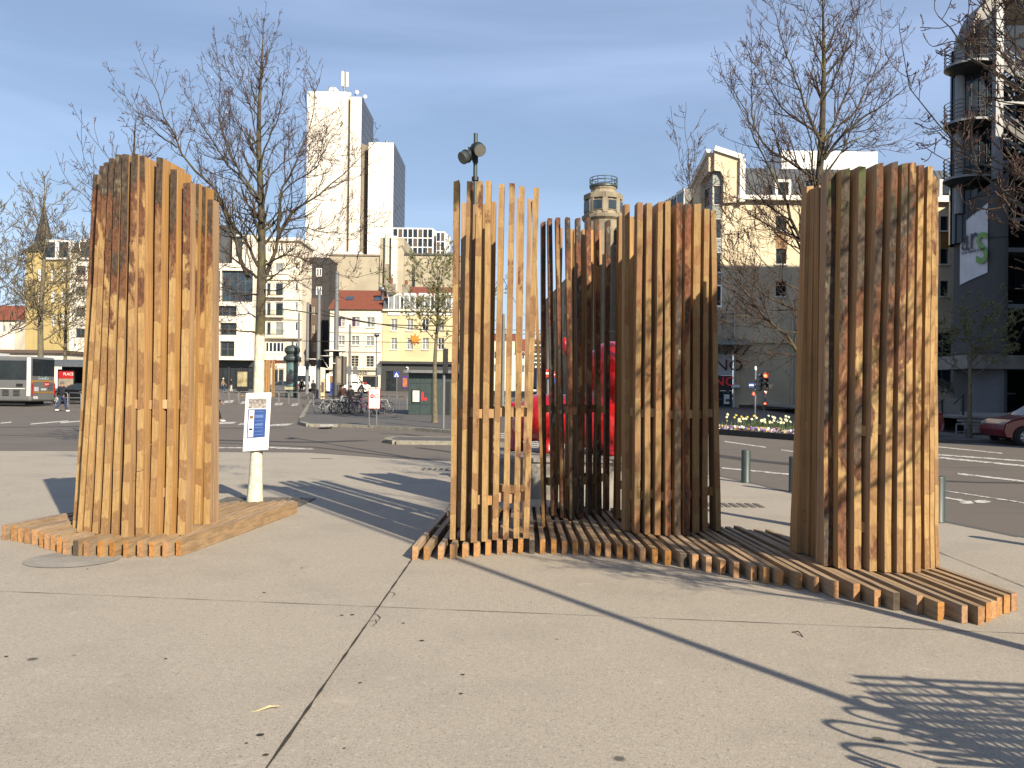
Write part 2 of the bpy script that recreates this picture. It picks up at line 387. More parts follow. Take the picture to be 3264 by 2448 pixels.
def flat(name, pts, z, mat, parent=None, kind='structure', h=0.0):
    mb = MB()
    poly = [(p[0], p[1]) for p in pts]
    if h:
        mb.prism(poly, z - 0.02, z + h)
    else:
        mb.add([(x, y, z + gz(y)) for x, y in poly], [tuple(range(len(poly)))])
    o = mb.build(name, mat, parent)
    if kind and parent is None: o['kind'] = kind
    return o
edge_px = [(-200, 1437), (300, 1438), (980, 1443), (1250, 1462), (1420, 1470), (1700, 1482), (2000, 1496), (2286, 1517), (2420, 1546), (2534, 1575), (2760, 1616), (2986, 1659), (3264, 1716)]
edge = [G(*p) for p in edge_px]
edge_xy = [(-60, 21.4)] + [(p.x, p.y) for p in edge] + [(7.6, 8.0), (12, 3.2), (20, -4), (30, -12)]
plaza_poly = [(-60, -50)] + [(30, -50)] + list(reversed(edge_xy))
plaza = flat('plaza', plaza_poly, 0.004, MAT['plaza'])
# saw-cut joints across the slabs and the flush kerb line at the plaza's edge
def strip(name, pts, w, z, mat, parent, jit=0.0):
    mb = MB(); n = len(pts); L = []; R = []
    for i, p in enumerate(pts):
        p = Vector(p[:2]); a = Vector(pts[max(i - 1, 0)][:2]); b = Vector(pts[min(i + 1, n - 1)][:2]); d = (b - a).normalized(); nn = Vector((-d.y, d.x))
        ww = (w[i] if isinstance(w, (list, tuple)) else w) * (1 + rnd.uniform(-jit, jit)); L.append(p + nn * ww / 2); R.append(p - nn * ww / 2)
    vs = [(p.x, p.y, z + gz(p.y)) for p in L] + [(p.x, p.y, z + gz(p.y)) for p in R]
    mb.add(vs, [(i, n + i, n + i + 1, i + 1)[::-1] for i in range(n - 1)])
    for i, f in enumerate(mb.f): mb.f[i] = tuple(f)
    o = mb.build(name, mat, parent)
    if parent is None: o['kind'] = 'structure'
    return o
def seg(a, b, n): return [a.lerp(b, i / n) for i in range(n + 1)]
j0, j1 = G(853, 2448), G(1312, 1786); d = (j1 - j0)
strip('joint', seg(j0 - d * 0.4, j1 + d * 1.9, 120), 0.014, 0.008, MAT['joint'], plaza, 0.6)
k0, k1 = G(430, 1905), G(2050, 1972); dk = k1 - k0
strip('joint', seg(k0 - dk * 0.9, k1 + dk * 0.95, 90), 0.0055, 0.0084, MAT['joint'], plaza, 0.7)
m0, m1 = G(2975, 1755), G(3264, 1872); dm = m1 - m0
strip('joint', seg(m0 - dm * 1.2, m1 + dm * 0.9, 50), 0.008, 0.0088, MAT['joint'], plaza, 0.5)
strip('joint', [j1 + d * 1.2 + Vector((-9, 1.3, 0)), j1 + d * 1.2, j1 + d * 1.2 + Vector((9, -0.4, 0))], 0.006, 0.0088, MAT['joint'], plaza)
for (x0, y0, pts) in [(1240, 1890, [(0, 0), (14, 2), (20, 8), (12, 14)]), (1195, 1960, [(0, 0), (10, 4), (18, 14), (8, 22)]), (1175, 1985, [(0, 0), (22, -6), (26, 4), (12, 14)])]:
    strip('crack', [G(x0 + a, y0 + b) for a, b in pts], 0.006, 0.0092, MAT['joint'], plaza)
strip('kerb_line', [p + Vector((0, 0.06, 0)) for p in edge], 0.13, 0.007, MAT['pave'], plaza)
# chewing gum, twigs and a straw leaf on the slabs
def disc(name, c, rx, ry, z, mat, parent=None, n=20, lab=None, cat=None):
    mb = MB(); mb.add([(c.x + rx * math.cos(2 * math.pi * i / n), c.y + ry * math.sin(2 * math.pi * i / n), z) for i in range(n)], [tuple(range(n))])
    o = mb.build(name, mat, parent)
    if lab: tag(o, lab, cat)
    return o
for (x, y, r) in [(830, 2348, .019), (848, 2412, .014), (786, 2375, .008), (1123, 1963, .016), (1345, 2046, .016), (1476, 2155, .013), (1470, 2216, .012), (842, 1892, .014), (528, 2104, .011), (278, 1817, .011), (1090, 1965, .014), (1286, 1990, .012), (1148, 2181, .01), (20, 2097, .012), (962, 1813, .012), (1098, 2391, .008)]:
    disc('gum_spot', G(x, y), r, r * .8, 0.0102, MAT['joint'], plaza, 10)
MAT['straw'] = simple('straw', (0.62, 0.52, 0.28), .8, .2, 30)
mb = MB(); a, b = G(822, 2270), G(893, 2258)
mb.tube([G(800, 2274) + Vector((0, 0, .006)), a + Vector((0, 0, .008)), a.lerp(b, .5) + Vector((0, 0, .02)), b + Vector((0, 0, .012))], [.001, .003, .007, .001], 5)
tag(mb.build('dry_leaf', MAT['straw']), 'pale dry leaf blade lying on the concrete near the dark joint', 'leaf')
mb = MB(); mb.tube([G(2524, 2018) + Vector((0, 0, .006)), G(2545, 2022) + Vector((0, 0, .02)), G(2559, 2033) + Vector((0, 0, .006))], .004, 5)
tag(mb.build('twig', MAT['joint']), 'short curved brown twig lying on the concrete', 'twig')
o = disc('manhole_cover', G(232, 1785), 0.42, 0.40, 0.0095, MAT['concrete'], None, 36, 'round concrete manhole cover half under the beam ends', 'manhole cover')
for px, py, lab in ((1410, 1497, 'ribbed drain grate in the plaza beside the spotlight mast'), (2345, 1612, 'ribbed drain grate in the plaza near the bollards')):
    c = G(px, py); t = thing('drain_grate', lab, 'drain grate', (c.x, c.y, 0.01))
    for i in range(7): MB().box((c.x - .42 + i * .12, c.y - .22, 0.0085), (c.x - .35 + i * .12, c.y + .22, 0.013)).build('slat', MAT['iron'], t)

# road markings --------------------------------------------------------------
def mark(px4, name='road_marking', z=0.006):
    pts = []
    for x, y in px4:
        p = G(x, y)
        for _ in range(4): p = G(x, y, gz(p.y))
        pts.append(p)
    mb = MB(); mb.add([(p.x, p.y, gz(p.y) + z) for p in pts], [tuple(range(len(pts)))[::-1]]); o = mb.build(name, MAT['mark'])
    o['kind'] = 'structure'; return o
def dash(x0, y0, x1, y1, h, sk=0): mark([(x0, y0 + h), (x1, y1 + h), (x1 + sk, y1), (x0 + sk, y0)])
for a in [(690, 1346, 745, 1345, 6, 10), (757, 1349, 812, 1348, 6, 10), (850, 1352, 915, 1350, 7, 22), (711, 1286, 740, 1285, 5, 6), (765, 1288, 790, 1287, 5, 6), (874, 1291, 898, 1291, 5, 5), (927, 1293, 948, 1292, 5, 5),
          (0, 1347, 35, 1344, 4, 4), (95, 1350, 215, 1340, 4, 4), (190, 1346, 275, 1339, 4, 4),
          (2309, 1406, 2442, 1425, 3, 0), (2490, 1433, 2600, 1449, 3, 0), (2966, 1421, 3195, 1444, 3, 0), (2966, 1446, 3264, 1468, 4, 0), (2966, 1454, 3264, 1483, 5, 0), (3052, 1508, 3264, 1532, 5, 0), (2988, 1560, 3264, 1602, 3, 0),
          (2280, 1373, 2540, 1401, 3, 0), (2300, 1490, 2530, 1512, 4, 0), (690, 1426, 860, 1427, 3, 0)]: dash(*a)
mark([(840, 1429), (960, 1433), (1000, 1433), (1000, 1431), (880, 1425), (845, 1424)])
for i in range(11):
    y = 1374 + i * 6.4; dash(1530 - i * 2, y, 1800 + i * 4, y + 2, 3.2)
mark([(2995, 1584), (3020, 1586), (3040, 1590), (3062, 1592), (3080, 1597), (3060, 1598), (3030, 1592), (2998, 1587)])
for cx, cy, rx, ry in ((3083, 1602, 28, 4.5), (3128, 1600, 30, 5)):
    mark([(cx + rx * math.cos(t * math.pi / 8), cy - ry * math.sin(t * math.pi / 8)) for t in range(16)][::-1])
def roadstrip(pts, w, mat, name='road_repair', z=0.005):
    return strip(name, [G(*p) for p in pts], w, z, mat, None)
roadstrip([(-50, 1385), (250, 1395), (700, 1412), (1000, 1425), (1300, 1460), (1420, 1468)], .13, MAT['patch'])
roadstrip([(640, 1402), (800, 1406), (1000, 1410), (1160, 1404)], .55, MAT['patch'], z=.0055)
roadstrip([(0, 1362), (250, 1360), (600, 1366), (900, 1364)], .35, MAT['patch'])
roadstrip([(1215, 1382), (1290, 1384), (1345, 1391)], .3, MAT['patch']); roadstrip([(1330, 1427), (1400, 1436), (1460, 1444)], .22, MAT['patch'])
roadstrip([(2270, 1450), (2400, 1468), (2540, 1482)], .55, MAT['patch']); roadstrip([(2988, 1532), (3110, 1538), (3264, 1540)], .2, MAT['patch'])
roadstrip([(990, 1462), (1060, 1463)], .14, MAT['patch'])

# pavements with kerb stones -----------------------------------------------------
def pavement(name, pts, h=0.12, kerb_n=None):
    xs = [(p.x, p.y) for p in pts]; z0 = gz(sum(p.y for p in pts) / len(pts))
    mb = MB(); mb.prism(xs, -0.05, h)
    o = mb.build(name, MAT['pave']); o['kind'] = 'structure'
    if kerb_n:
        for i in range(*kerb_n):
            a, b = Vector(xs[i]), Vector(xs[(i + 1) % len(xs)]); L = (b - a).length; k = max(1, int(L / 1.0)); dd = (b - a) / k; nn = Vector((dd.y, -dd.x)).normalized()
            for q in range(k):
                p0 = a + dd * (q + .012); p1 = a + dd * (q + .988); mid = (p0 + p1) / 2
                MB().obox((mid.x + nn.x * .0, mid.y + nn.y * .0, h / 2 - .01), (nn.x * .12, nn.y * .12, 0), ((p1 - p0).x / 2, (p1 - p0).y / 2, 0), (0, 0, h / 2 + .016)).build('kerb_stone', MAT['kerb'], o)
    return o
isl = [G(957, 1352), G(985, 1360), (G(1080, 1361)), G(1200, 1366), G(1330, 1373), G(1450, 1382), G(1560, 1390), Vector((1.5, 45, 0)), Vector((base(962, 45).x, 45, 0)), G(952, 1345)]
isle = pavement('pavement_island', isl, .12, (0, 6))
mb = MB(); L0, L1 = base(962, 45), base(992, 76)
top = [(L0.x, 45, .12), (1.5, 45, .12), (1.5, 76, .12 + gz(76)), (L1.x, 76, .12 + gz(76))]
mb.add(top + [(x, y, gz(y) - .05) for x, y, z in top], [(0, 1, 2, 3), (0, 3, 7, 4), (3, 2, 6, 7), (2, 1, 5, 6)]); mb.build('pavement_slope', MAT['pave'], isle)
for q in range(30):
    a = Vector(top[0]).lerp(Vector(top[3]), (q + .01) / 30); b = Vector(top[0]).lerp(Vector(top[3]), (q + .99) / 30)
    MB().obox((a + b) / 2 + Vector((0, 0, -.06)), (.12, 0, 0), (b - a) / 2, (0, 0, .07)).build('kerb_stone', MAT['kerb'], isle)
med = [G(1237, 1412), G(1262, 1416), G(1440, 1418), G(1650, 1424), G(1650, 1408), G(1440, 1404), G(1262, 1402), G(1240, 1406)]
pavement('kerbed_median', med, .11, (0, 8))
for a in ((1020, 1354, 1062, 1352, 5, 2), (1002, 1287, 1030, 1286, 4, 2)):
    x0, y0, x1, y1, h, sk = a; q = [G(x, y, .126) for x, y in ((x0, y0 + h), (x1, y1 + h), (x1 + sk, y1), (x0 + sk, y0))]
    mb = MB(); mb.add([(p.x, p.y, .126) for p in q], [(3, 2, 1, 0)]); tag(mb.build('tactile_strip', MAT['mark']), kind='structure')
# pavement along the shops and in front of the office block
pv = [Vector((-60, 108, 0)), Vector((-12, 108, 0)), Vector((-12, 122, 0)), Vector((-60, 122, 0))]
mb = MB(); mb.add([(p.x, p.y, gz(p.y) + .12) for p in pv], [(0, 1, 2, 3)]); mb.add([(-60, 108, gz(108)), (-12, 108, gz(108)), (-12, 108, gz(108) + .12), (-60, 108, gz(108) + .12)], [(0, 1, 2, 3)])
tag(mb.build('shop_pavement', MAT['pave']), kind='structure')
mb = MB(); mb.prism([(14.6, 33.5), (14.6, 30.2), (40, 26.4), (40, 33.5)], -.05, .12); tag(mb.build('office_pavement', MAT['pave']), kind='structure')

# ================================================================ timber sculptures
BT = 0.145                               # beam height
def slat_at(c, z):                        # interpolate the slat's axis
    pts = c['axis']
    for a, b in zip(pts[:-1], pts[1:]):
        if a.z <= z <= b.z: return a.lerp(b, (z - a.z) / (b.z - a.z))
    return pts[-1]
def slat(root, xb, yb, xt, yt, wpx, dep=0.13, sl=0.0, Yb=None, lean=0.0, bend=0.0, front=True, mats=None, wt=1.0, seed=None):
    """one sawn board: px foot (xb,yb), px top (xt,yt); depth from where the foot meets the beam"""
    r = random.Random(hash((xb, yb, xt)) if seed is None else seed)
    b = G(xb, yb, BT) if Yb is None else Vector((P(xb, yb, Yb).x, Yb, BT))
    t = P(xt, yt, b.y + lean); n = 11; w = wpx * b.y / FPX
    dv = Vector((sl, 1, 0)).normalized(); sv = Vector((dv.y, -dv.x, 0))
    axis = []; vs = []
    for i in range(n):
        f = i / (n - 1); p = b.lerp(t, f); p = p + sv * (bend * math.sin(math.pi * f)); axis.append(p.copy())
        ww = w * (1 + (wt - 1) * f) / 2; jf = (r.uniform(-.007, .007) if 0 < i else 0); js = r.uniform(-.002, .002); dd = dep * (1 + 0.25 * (1 - f) ** 3)
        # bark side bulges, sawn sides stay flat
        fl = .05 * (1 - f) ** 3
        if front: fr, bk = -.065 - fl + jf, dep - .065
        else: fr, bk = -.065, dep - .065 + fl + jf
        zt = (r.uniform(-.004, .004) if i == n - 1 else 0)
        for sx, dy in ((-1, fr), (1, fr), (1, bk), (-1, bk)):
            vs.append(p + sv * (ww * sx + (js if dy == fr else 0)) + dv * dy + Vector((0, 0, zt + (r.uniform(-.012, .012) if i == n - 1 else 0))))
    fs = []; ms = []
    for i in range(n - 1):
        for k in range(4):
            fs.append((i * 4 + k, i * 4 + (k + 1) % 4, i * 4 + 4 + (k + 1) % 4, i * 4 + 4 + k)); ms.append(1 if (k == 0 and front) or (k == 2 and not front) else 0)
    fs.append((0, 3, 2, 1)); ms.append(0); e = (n - 1) * 4; fs.append((e, e + 1, e + 2, e + 3)); ms.append(0)
    mb = MB(); mb.add(vs, fs, ms)
    o = mb.build('slat', mats, root)
    return dict(axis=axis, w=w, dv=dv, sv=sv, dep=dep, front=front, obj=o)
def spacers(root, row, heights, mats, inset=0.025, skip=()):
    for i, (a, b) in enumerate(zip(row[:-1], row[1:])):
        for z in heights:
            if (i, z) in skip: continue
            z2 = z + rnd.uniform(-.015, .015)
            p, q = slat_at(a, z2), slat_at(b, z2); d = q - p
            if d.length < .05 or d.length > .45: continue
            u = d.normalized(); p = p + u * (a['w'] / 2 - .004); q = q - u * (b['w'] / 2 - .004)
            if (q - p).dot(u) < 0.006: continue
            dv = a['dv']; k = rnd.uniform(-.02, .03); sgn = 1 if a['front'] else -1
            MB().obox((p + q) / 2 + dv * (inset + k) * sgn, (q - p) / 2, dv * .048, (0, 0, .045)).build('spacer', MAT['cut'], root)
def beams(root, fronts, slf, reary, bh=0.145):
    out = []
    n = len(fronts)
    for i, (x0, x1, yb) in enumerate(fronts):
        f = i / (n - 1); a = G((x0 + x1) / 2, yb); sl = slf(f); dv = Vector((sl, 1, 0)).normalized(); ww = (x1 - x0) * a.y / FPX * .90
        ry = reary(f) + rnd.uniform(-.10, .10); L = (ry - a.y) / dv.y; b = a + dv * L; sv = Vector((dv.y, -dv.x, 0)) * (ww / 2); z0 = 0.006; z1 = bh + rnd.uniform(-.012, .003)
        c = rnd.choice([0, 0, 0, .03]); ch = .012
        prof = [(-1, z0), (1 if not c else .55, z0), (1, z0 + (.05 if c else 0)), (1, z1), (-1, z1)]
        vs = [p0 + sv * s + Vector((0, 0, z)) for p0 in (a, a.lerp(b, .5), b) for s, z in prof]; k = len(prof)
        # a slight warp at half length
        vs = [v + (sv.normalized() * rnd.uniform(-.004, .004) if k <= j < 2 * k else Vector()) for j, v in enumerate(vs)]
        fs = [(g * k + j, g * k + (j + 1) % k, g * k + k + (j + 1) % k, g * k + k + j) for g in range(2) for j in range(k)]
        fs += [tuple(range(k - 1, -1, -1)), tuple(range(2 * k, 3 * k))]
        mb = MB(); mb.add(vs, fs, [0] * (2 * k) + [1, 1])
        endm = MAT['end_dark'] if (i * 7) % 13 == 5 else MAT['endg']
        o = mb.build('beam', [MAT['cut_y'], endm], root); out.append(dict(a=a, b=b, dv=dv, w=ww, obj=o))
    for i, (p, q) in enumerate(zip(out[:-1], out[1:])):
        for fr in (0.52, 0.93):
            fr += rnd.uniform(-.02, .02)
            u = p['a'].lerp(p['b'], fr); v = q['a'].lerp(q['b'], fr); d = v - u; gap = d.length
            dn = d.normalized(); u2 = u + dn * (p['w'] / 2); v2 = v - dn * (q['w'] / 2)
            if (v2 - u2).dot(dn) < .01: continue
            zc = rnd.choice([.075, .075, .07]); MB().obox((u2 + v2) / 2 + Vector((0, 0, zc)), (v2 - u2) / 2, p['dv'] * .045, (0, 0, .05)).build('beam_spacer', MAT['cut_y'], root)
    return out

F1 = bark_face('bark_face_broad', off=-.06, kz=.165, z0=2.45, kx=-.045, x0=-.1, seed=2.0, tone=.97, lich_=.45)
F2 = bark_face('bark_face_pale', off=-.13, kz=.0, seed=5.0, tone=.88)
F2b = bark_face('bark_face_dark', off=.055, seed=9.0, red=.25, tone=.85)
F4 = bark_face('bark_face_mossy', off=.055, kz=.09, z0=2.2, kx=-.32, x0=1.78, moss=3.35, seed=13.0, tone=.94, lich_=.3)

# ---- the broad trunk on its own fan of beams
def Z1(x): return x / 2.304
c = G(470, 1700); S1 = thing('timber_sculpture', 'tall trunk of sawn slats on a fan of beams beside the white-painted tree', 'wood sculpture', (c.x, c.y, 0))
b1 = [(5, 50, 1320), (75, 122, 1327), (124, 168, 1338), (172, 215, 1347), (225, 275, 1357), (283, 318, 1375), (320, 363, 1390), (365, 408, 1397), (412, 453, 1420), (455, 500, 1430), (530, 580, 1440), (608, 658, 1445), (710, 757, 1447), (798, 845, 1448), (900, 948, 1448), (1003, 1050, 1447), (1090, 1135, 1447), (1188, 1235, 1447), (1288, 1335, 1438)]
beams(S1, [(Z1(a), Z1(b), 1150 + Z1(c)) for a, b, c in b1], lambda f: .22 - .09 * f, lambda f: 11.15 + .25 * f, .166)
mF = [MAT['cut'], F1]
R1 = []
for a in [  # foot x, foot y, top x, top y, width px, depth, lean
    (259, 1678, 316, 561, 15, .30), (274, 1690, 336, 533, 16, .50), (297, 1692, 350, 520, 19, .5), (324, 1696, 368, 508, 19, .6), (352, 1700, 389, 495, 22, .65), (385, 1703, 412, 497, 22, .65),
    (417, 1708, 440, 498, 22, .6), (462, 1707, 463, 500, 21, .55), (505, 1704, 519, 508, 22, .45), (552, 1701, 564, 545, 22, .3), (595, 1700, 606, 585, 25, .11)]:
    R1.append(slat(S1, a[0], a[1], a[2], a[3], a[4], a[5], .12, mats=mF, lean=.02))
spacers(S1, R1, (.56, 1.47), MAT['cut'])
R1b = [slat(S1, 616, 1672, 634, 592, 18, .2, .12, mats=mF), slat(S1, 644, 1669, 655, 599, 21, .2, .12, mats=mF), slat(S1, 674, 1668, 676, 638, 22, .16, .12, mats=mF)]
spacers(S1, [R1[-1]] + R1b, (.56, 1.47), MAT['cut'])
# loose splinters on the saw cuts
MAT['splinter'] = simple('splinter', (0.55, 0.36, 0.17), .8, .2, 20)
for x, y, l in ((462, 1425, .1), (540, 1022, .07), (455, 1450, .05)):
    p = P(x, y, 8.2); mb = MB(); mb.tube([p, p + Vector((l * .6, -.03, .02)), p + Vector((l, -.02, .05))], [.004, .003, .001], 4); mb.build('splinter', MAT['splinter'], S1)

# ---- three open cages on one winding deck of beams
Z3 = lambda x: 1280 + x / 2.067
W3 = lambda y: 1300 + y / 2.067
Z5 = lambda x: 2250 + x / 2.181
W5 = lambda y: 1500 + y / 2.181
c = G(2000, 1720); S2 = thing('timber_sculpture', 'three slatted timber cages rising from one long winding deck of beams', 'wood sculpture', (c.x, c.y, 0))
b2 = [(68, 108, 1005), (143, 185, 1008), (237, 277, 1003), (316, 358, 998), (397, 440, 990), (473, 515, 985), (550, 588, 977), (626, 664, 970), (693, 732, 966), (766, 803, 965), (840, 878, 965), (910, 948, 966), (984, 1022, 966), (1055, 1093, 967), (1125, 1163, 970), (1200, 1240, 977), (1276, 1315, 983), (1341, 1381, 990), (1418, 1457, 1000), (1490, 1530, 1007), (1570, 1610, 1018), (1648, 1690, 1030), (1733, 1778, 1042), (1836, 1880, 1055), (1913, 1958, 1070), (2003, 2045, 1088)]
b2 = [(Z3(a), Z3(b), W3(c)) for a, b, c in b2]
b3 = [(97, 140, 728), (190, 233, 750), (310, 355, 770), (398, 443, 790), (495, 541, 807), (625, 670, 832), (740, 787, 855), (875, 925, 890), (1023, 1073, 915), (1168, 1218, 952), (1300, 1350, 978), (1463, 1515, 1005), (1608, 1660, 1050), (1775, 1822, 1068), (1888, 1942, 1080), (1945, 1993, 1058), (1978, 2025, 1035), (2020, 2062, 1015), (2068, 2118, 1000), (2120, 2170, 983)]
b2 += [(Z5(a), Z5(b), W5(c)) for a, b, c in b3]
def rear2(f):
    i = f * 45; pts = [(0, 10.9), (10, 11.6), (18, 11.6), (25, 10.7), (32, 9.9), (40, 9.3), (45, 9.2)]
    for (a, ya), (b, yb) in zip(pts[:-1], pts[1:]):
        if a <= i <= b: return ya + (yb - ya) * (i - a) / (b - a)
beams(S2, b2, lambda f: .045 - .15 * f, rear2)
Z4 = lambda x: 1400 + x / 2.676
W4 = lambda y: 380 + y / 2.676
m2, m2b, m3, m4 = [MAT['cut'], F2], [MAT['cut'], F2b], None, [MAT['cut'], F4]
xc3 = P(2170, 1200, 9.1).x - c.x
F3 = bark_face('bark_face_lichen', off=-.09, band=(xc3, 1.6, .24), kz=-.02, z0=1.5, seed=21.0, red=.4, tone=.72); m3 = [MAT['cut'], F3]
bot2 = [343, 411, 480, 548, 618, 687, 757, 821]; by2 = [855, 862, 875, 868, 858, 856, 848, 848]
top2 = [(151, 543), (264, 537), (346, 537), (423, 543), (534, 562), (621, 568), (706, 583), (828, 592)]
RA = [slat(S2, Z3(bx), W3(by), Z4(tx), W4(ty), 17.5, 0.15 + .02 * (i % 3), .02, mats=m2, seed=100 + i) for i, (bx, by, (tx, ty)) in enumerate(zip(bot2, by2, top2))]
spacers(S2, RA, (.55, 1.42), MAT['cut'])
RB = []
for i, (tx, ty, bx) in enumerate([(214, 725, 1465), (305, 733, 1494), (385, 733, 1530), (466, 710, 1560), (681, 690, 1648), (772, 683, 1672)]):
    RB.append(slat(S2, bx, 1640, Z4(tx), W4(ty), 14.5, .15, .02, Yb=9.5 + .12 * (i % 2), front=False, mats=m2, seed=140 + i))
spacers(S2, RB, (.55, 1.42), MAT['cut'])
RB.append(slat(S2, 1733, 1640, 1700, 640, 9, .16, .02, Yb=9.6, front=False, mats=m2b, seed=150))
gb = [(936, 690), (1000, 705), (1060, 715), (1120, 725), (1178, 715), (1238, 700), (1298, 690), (1347, 665)]
gt = [(886, 880), (941, 862), (1009, 857), (1095, 845), (1181, 845), (1269, 847), (1342, 857), (1438, 865)]
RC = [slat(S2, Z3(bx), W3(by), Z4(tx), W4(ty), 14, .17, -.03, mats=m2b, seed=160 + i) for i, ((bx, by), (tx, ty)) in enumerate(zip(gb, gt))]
spacers(S2, RC, (.55, 1.42), MAT['cut'])
RD = []
for i, (tx, ty, bx) in enumerate([(1033, 940, 1785), (1118, 945, 1822), (1160, 950, 1846), (1232, 950, 1868), (1296, 955, 1890), (1370, 955, 1912)]):
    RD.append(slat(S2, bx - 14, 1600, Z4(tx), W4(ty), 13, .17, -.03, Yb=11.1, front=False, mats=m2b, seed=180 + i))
spacers(S2, RD, (.55, 1.42), MAT['cut'])
Z6 = lambda x: 1800 + x / 2.593
W6 = lambda y: 560 + y / 2.593
hb = [(1475, 800), (1538, 818), (1605, 822), (1672, 826), (1740, 830), (1802, 830), (1862, 826), (1920, 812), (1982, 802), (2068, 800)]
ht = [(508, 240), (613, 233), (690, 228), (785, 222), (842, 222), (937, 228), (1008, 236), (1085, 246), (1162, 283), (1217, 298)]
hw = [16, 17, 17, 18, 17, 18, 19, 22, 17, 16]
RE = [slat(S2, Z3(bx), W3(by), Z6(tx), W6(ty), w, [.16, .16, .2, .3, .4, .45, .5, .5, .3, .2][i], -.06, mats=m3, seed=200 + i) for i, ((bx, by), (tx, ty), w) in enumerate(zip(hb, ht, hw))]
spacers(S2, RE, (.55, 1.42), MAT['cut'])
RF = []
for i, (tx, ty, bx) in enumerate([(458, 345, 1968), (541, 350, 2008), (575, 362, 2030), (648, 372, 2060), (724, 372, 2094), (800, 372, 2120), (880, 364, 2150), (960, 372, 2186)]):
    RF.append(slat(S2, bx, 1620, Z6(tx), W6(ty), 14, .16, -.06, Yb=10.3, front=False, mats=m3, seed=220 + i))
spacers(S2, RF, (.55, 1.42), MAT['cut'])
Z7 = lambda x: 2580 + x / 2.44
W7 = lambda y: 520 + y / 2.44
tb = [(812, 645), (905, 660), (1010, 670), (1115, 680), (1216, 688), (1300, 690), (1363, 690), (1423, 685), (1487, 668), (1527, 660), (1560, 650)]
tt = [(147, 85), (257, 55), (385, 30), (522, 16), (632, 12), (715, 12), (773, 16), (842, 22), (907, 42), (942, 118), (958, 135)]
tw = [31, 27, 23, 23, 21, 20, 20, 18, 16, 14, 12]; td = [.12, .3, .5, .85, .9, .9, .85, .75, .6, .4, .2]
RG = [slat(S2, Z5(bx), W5(by), Z7(tx), W7(ty), w, dd, -.09, mats=m4, seed=240 + i, lean=.03) for i, ((bx, by), (tx, ty), w, dd) in enumerate(zip(tb, tt, tw, td))]
spacers(S2, RG, (.50, 1.34), MAT['cut'])
RH = [slat(S2, 2541, 1757, 2573, 599, 22, .12, -.09, Yb=8.25, front=False, mats=m4, seed=260), slat(S2, 2574, 1757, 2592, 602, 15, .12, -.09, Yb=8.15, front=False, mats=m4, seed=261), slat(S2, 2600, 1757, 2611, 599, 21, .12, -.09, Yb=8.05, front=False, mats=m4, seed=262)]
spacers(S2, RH, (.50, 1.34), MAT['cut'])
# ================================================================ buildings
class Plane:
    """a vertical facade plane: origin, horizontal direction u, normal n towards the viewer's side"""
    def __init__(s, p0, u):
        s.p = Vector((p0[0], p0[1], 0)); s.u = Vector((u[0], u[1], 0)).normalized(); s.n = Vector((s.u.y, -s.u.x, 0))
    def hit(s, px, py):
        d = ray(px, py); t = (s.p - CAM).dot(s.n) / d.dot(s.n); q = CAM + d * t
        return (q - s.p).dot(s.u), q.z
    def pt(s, u, z, out=0.0): q = s.p + s.u * u + s.n * out; return Vector((q.x, q.y, z))
    def rect(s, x0, y0, x1, y1):
        ua, za = s.hit(x0, (y0 + y1) / 2); ub, zb = s.hit(x1, (y0 + y1) / 2); zt = s.hit((x0 + x1) / 2, y0)[1]; zc = s.hit((x0 + x1) / 2, y1)[1]
        return (ua, ub, zc, zt)
def wallgrid(pl, u0, u1, z0, z1, ops, rev=.22, mb=None):
    mb = mb or MB()
    us = sorted({u0, u1, *[min(max(v, u0), u1) for o in ops for v in o[:2]]}); zs = sorted({z0, z1, *[min(max(v, z0), z1) for o in ops for v in o[2:4]]})
    for a, b in zip(us[:-1], us[1:]):
        for c, d in zip(zs[:-1], zs[1:]):
            m, n = (a + b) / 2, (c + d) / 2
            if b - a < 1e-5 or d - c < 1e-5 or any(o[0] < m < o[1] and o[2] < n < o[3] for o in ops): continue
            mb.quad(pl.pt(a, c), pl.pt(b, c), pl.pt(b, d), pl.pt(a, d))
    for o in ops:
        a, b, c, d = o[:4]
        for q in (((a, c), (b, c)), ((b, c), (b, d)), ((b, d), (a, d)), ((a, d), (a, c))):
            (ua, za), (ub, zb) = q; mb.quad(pl.pt(ua, za), pl.pt(ua, za, -rev), pl.pt(ub, zb, -rev), pl.pt(ub, zb))
    return mb
def pbox(mb, pl, u0, u1, z0, z1, o0, o1, mi=0):
    c = (pl.pt(u0, z0, o0) + pl.pt(u1, z1, o1)) / 2
    return mb.obox(c, pl.u * ((u1 - u0) / 2), pl.n * ((o1 - o0) / 2), (0, 0, (z1 - z0) / 2), mi)
def window(parent, pl, r, fm, gm, nv=1, nh=0, t=.07, out=-.16, sill=None, name='window'):
    a, b, c, d = r; mb = MB(); th = .05
    pbox(mb, pl, a, a + t, c, d, out - th, out + th); pbox(mb, pl, b - t, b, c, d, out - th, out + th)
    pbox(mb, pl, a + t, b - t, c, c + t, out - th, out + th); pbox(mb, pl, a + t, b - t, d - t, d, out - th, out + th)
    for i in range(nv):
        u = a + (b - a) * (i + 1) / (nv + 1); pbox(mb, pl, u - t * .45, u + t * .45, c + t, d - t, out - th * .8, out + th * .8)
    for i in range(nh):
        z = c + (d - c) * (i + 1) / (nh + 1); pbox(mb, pl, a + t, b - t, z - t * .35, z + t * .35, out - th * .7, out + th * .7)
    o = mb.build(name, fm, parent)
    g = MB(); g.quad(pl.pt(a, c, out - .02), pl.pt(b, c, out - .02), pl.pt(b, d, out - .02), pl.pt(a, d, out - .02)); g.build('pane', gm, o)
    if sill: pbox(MB(), pl, a - .1, b + .1, c - .12, c, 0.0, .14).build('sill', sill, o)
    return o
